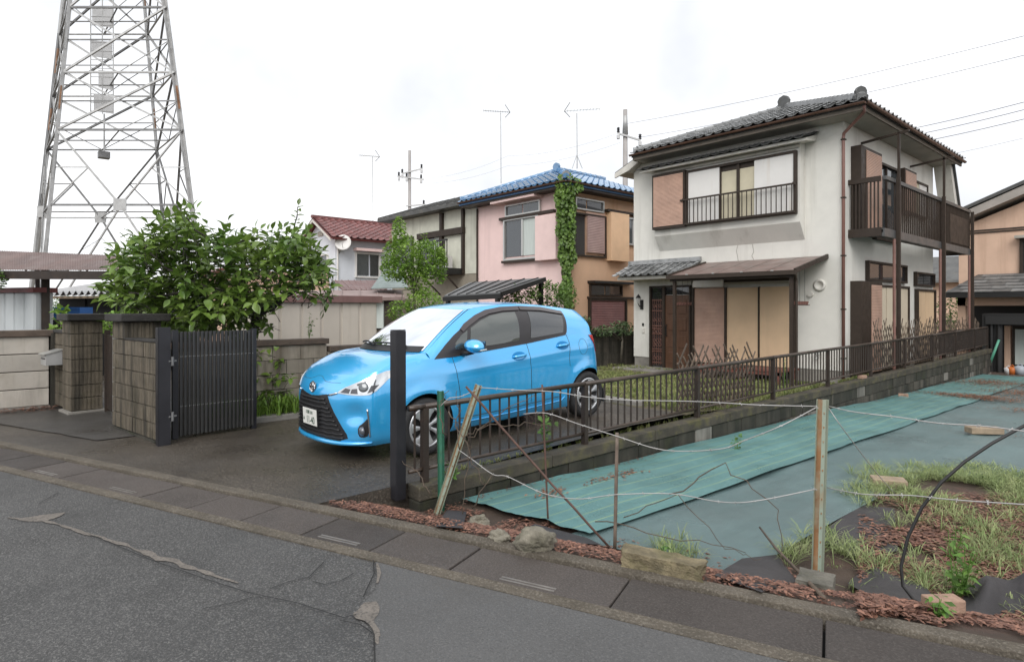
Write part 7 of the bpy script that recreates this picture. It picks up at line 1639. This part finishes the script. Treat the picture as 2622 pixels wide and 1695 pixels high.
for px, py_ in ((478, 818), (462, 770)):
    p = D(px, py_, 7.95); f_ = MB().lathe([(.0, 0), (.02, .004), (.034, .022), (.036, .036), (.028, .052), (.0, .058)], 12, 'z', p).build('fruit', flat('green_persimmon', (.18, .24, .05), .35), kt, smooth=True)
# ---- generic leafy mass
def mass(mb, sampler, n, s, r, tilt=.9):
    for _ in range(n):
        p = sampler(); leafq(mb, p, s * r.uniform(.7, 1.3), r, 0, tilt)
def blob(c, rad, r, shell=.55):
    while True:
        v = V((r.uniform(-1, 1), r.uniform(-1, 1), r.uniform(-1, 1)))
        if shell < v.length < 1 and noise.noise(v * 2.3 + V(c) * 3) > -.25: break
    return V((c[0] + v.x * rad[0], c[1] + v.y * rad[1], c[2] + v.z * rad[2]))
def tree(name, label, cat, base_, trunk_pts, blobs, m, s, n, seed, group=None, shoots=()):
    r = random.Random(seed); t = thing(name, base_, label, cat, group); tb = MB(); tb.tube(trunk_pts, [lerp(.05, .02, i / (len(trunk_pts) - 1)) for i in range(len(trunk_pts))], 7)
    top = V(trunk_pts[-1]); 
    for c, rad in blobs: tb.tube([V(trunk_pts[len(trunk_pts) // 2]), V(c).lerp(top, .4), V(c)], [.02, .014, .006], 5)
    tb.build('trunk', m_bark2, t, smooth=True); mb = MB(); tot = sum(b[1][0] * b[1][2] for b in blobs)
    for c, rad in blobs: mass(mb, lambda: blob(c, rad, r, .35), int(n * rad[0] * rad[2] / tot), s, r)
    for a, b, k in shoots:
        for i in range(k): mass(mb, lambda: a.lerp(b, i / k) + V((r.gauss(0, .06), r.gauss(0, .06), r.gauss(0, .04))), 3, s, r)
    tag(mb.build('crown', m, t), kind='stuff'); return t
def ctr_(px, py, F): return tuple(D(px, py, F))
g0 = D(1062, 860, 14.)
tree('young_tree', 'light green leafy young tree before the grey roofed house', 'tree', V((g0.x, g0.y, 0)), [(g0.x, g0.y, 0), (g0.x + .02, g0.y, .8), tuple(D(1060, 740, 14)), tuple(D(1040, 660, 14))],
     [(ctr_(1030, 660, 14), (.55, .45, .55)), (ctr_(1095, 665, 14.1), (.45, .40, .48)), (ctr_(1010, 690, 13.9), (.35, .35, .3)), (ctr_(1085, 775, 13.8), (.48, .42, .34)), (ctr_(1025, 800, 13.6), (.32, .32, .28)), (ctr_(1070, 720, 14), (.35, .35, .3)), (ctr_(1022, 600, 14), (.18, .18, .42)), (ctr_(1125, 680, 14.1), (.2, .2, .45))], m_lightleaf, .085, 7000, 5, None,
     [(D(1015, 620, 14), D(1018, 562, 14), 14), (D(1090, 640, 14), D(1085, 600, 14), 8), (D(1130, 660, 14), D(1135, 620, 14), 8)])
# ivy column on the corner of the pink house
iv = thing('ivy_column', (-14.3, 15.1, 0), 'thick column of green ivy climbing the corner of the pink house', 'ivy'); r = random.Random(31)
tb = MB()
for k in range(5): q = [V((-14.35 + r.uniform(-.15, .15), 15.08 + r.uniform(-.1, .1), z)) for z in frange(-.1, 5.6, 14)]; tb.tube(q, .02, 5)
tb.build('stem', m_bark2, iv); mb = MB()
ivp = [(1424, 470), (1432, 446), (1455, 440), (1490, 462), (1492, 485), (1475, 500), (1470, 560), (1472, 640), (1465, 700), (1462, 780), (1470, 830), (1445, 850), (1440, 760), (1438, 690), (1430, 650), (1425, 560)]
k = 0
while k < 3600:
    x, y = r.uniform(1415, 1500), r.uniform(436, 850)
    xx = x + 14 * noise.noise(V((y * .025, 1, (x > 1450) * 7)))
    if not inpoly(xx, y, ivp): continue
    cx_ = 1450; e = max(0., 1 - ((x - cx_) / 40) ** 2); p = D(x, y, 20.75 - .45 * e * r.random() + r.uniform(-.05, .12)); a = .11 * r.uniform(.6, 1.3)
    m = leafmat(p, V((ST * .5 + r.uniform(-.5, .5), -CT * .5 + r.uniform(-.5, .5), -.8)), a, r, .6); v, f = LEAFS[1]; mb.add([m @ V((q[0], q[1] * 1.6, q[2])) for q in v], f); k += 1
tag(mb.build('foliage', m_ivy, iv, smooth=True), kind='stuff')
def shrub(label, blobs, m, s, n, seed, name='shrub'):
    c = blobs[0][0]; return tree(name, label, 'shrub', V((c[0], c[1], 0)), [(c[0], c[1], -.1), (c[0] + .05, c[1], c[2] * .6), c], blobs, m, s, n, seed, 'shrubs about the houses')
shrub('leafy shrub spreading under the right end of the carport', [(ctr_(1400, 755, 17.6), (.6, .5, .42)), (ctr_(1340, 752, 17.0), (.5, .45, .32)), (ctr_(1300, 762, 16.6), (.35, .35, .25)), (ctr_(1448, 765, 18.4), (.4, .4, .5))], m_bush, .11, 2000, 41)
shrub('low grey-green bush behind the wall by the shuttered window', [(ctr_(1590, 842, 18.6), (.45, .4, .25)), (ctr_(1545, 848, 18.), (.35, .35, .18)), (ctr_(1500, 835, 18.0), (.2, .2, .3))], leafm('grey_green_leaf', (.06, .10, .04), (.13, .19, .08), .5, .25, 3), .11, 900, 42)
shrub('bright green bush behind the gate pillars', [(ctr_(300, 830, 10.6), (.28, .3, .22)), (ctr_(420, 815, 10.4), (.35, .3, .28)), (ctr_(360, 800, 10.5), (.3, .3, .24)), (ctr_(265, 825, 10.9), (.2, .2, .16)), (ctr_(500, 840, 10.2), (.3, .3, .2))], m_lightleaf, .10, 1400, 43)
shrub('broad leaved plant growing above the panel wall', [(ctr_(158, 805, 11.6), (.16, .16, .20)), (ctr_(178, 830, 11.6), (.2, .2, .14)), (ctr_(140, 845, 11.5), (.14, .14, .1))], m_lightleaf, .16, 110, 44)
shrub('leafy branch end at the edge of pale steel shed', [(ctr_(-12, 715, 12), (.22, .2, .26))], m_bush, .10, 200, 45)
weed('tall wispy weed growing on top of the boundary wall', V((-8.7, 3.72, 1.1)), .42, 4, .06, 51)
weed('thin weed shoot on the boundary wall near the tree', V((-8.7, 2.9, 1.1)), .22, 2, .04, 52)
mb = MB(); r = random.Random(61)
for _ in range(240): y = r.uniform(2.3, 6.8); tuft(mb, V((-8.46 + r.gauss(0, .07), y, .10)), r, 6, .24, .16, .008)
tag(mb.build('wall_foot_grass', m_lightleaf), 'long green grass growing along the foot of boundary wall', 'grass', None, 'stuff')
weed('thin dark climbing plant beside the terrace post', V((-4.85, 10.6, .0)), .75, 5, .06, 53, .15, 'plant', m_bush)
# distant greenery beyond the houses
shrub('green hedge glimpsed between balcony post and garage', [(ctr_(2432, 790, 30), (.6, .6, .9)), (ctr_(2425, 840, 29), (.5, .5, .6))], m_bush, .2, 500, 46)
for k, (px, F, wd, h) in enumerate(((120, 90, 14, 3.2), (330, 110, 18, 3.6), (560, 95, 14, 3.4), (2560, 70, 10, 4))):
    r = random.Random(70 + k); p = D(px, 780, F); t = thing('distant_tree', V((p.x, p.y, -.5)), ('low dark tree clump far behind the shelter', 'wide tree clump far behind the pylon', 'round tree clump far behind the persimmon', 'tree clump far behind the salmon house')[k], 'tree'); MB().tube([(p.x, p.y, -1), (p.x, p.y, h * .6)], .25, 6).build('trunk', m_bark2, t); mb = MB()
    for j in range(5): c = V((p.x, p.y, h * .55)) + V((CT, ST, 0)) * ((j - 2) * wd / 5); mass(mb, lambda: blob(c, (wd / 6, wd / 6, h * r.uniform(.4, .6)), r, .4), 260, .5, r)
    tag(mb.build('crown', m_bush, t), kind='stuff')
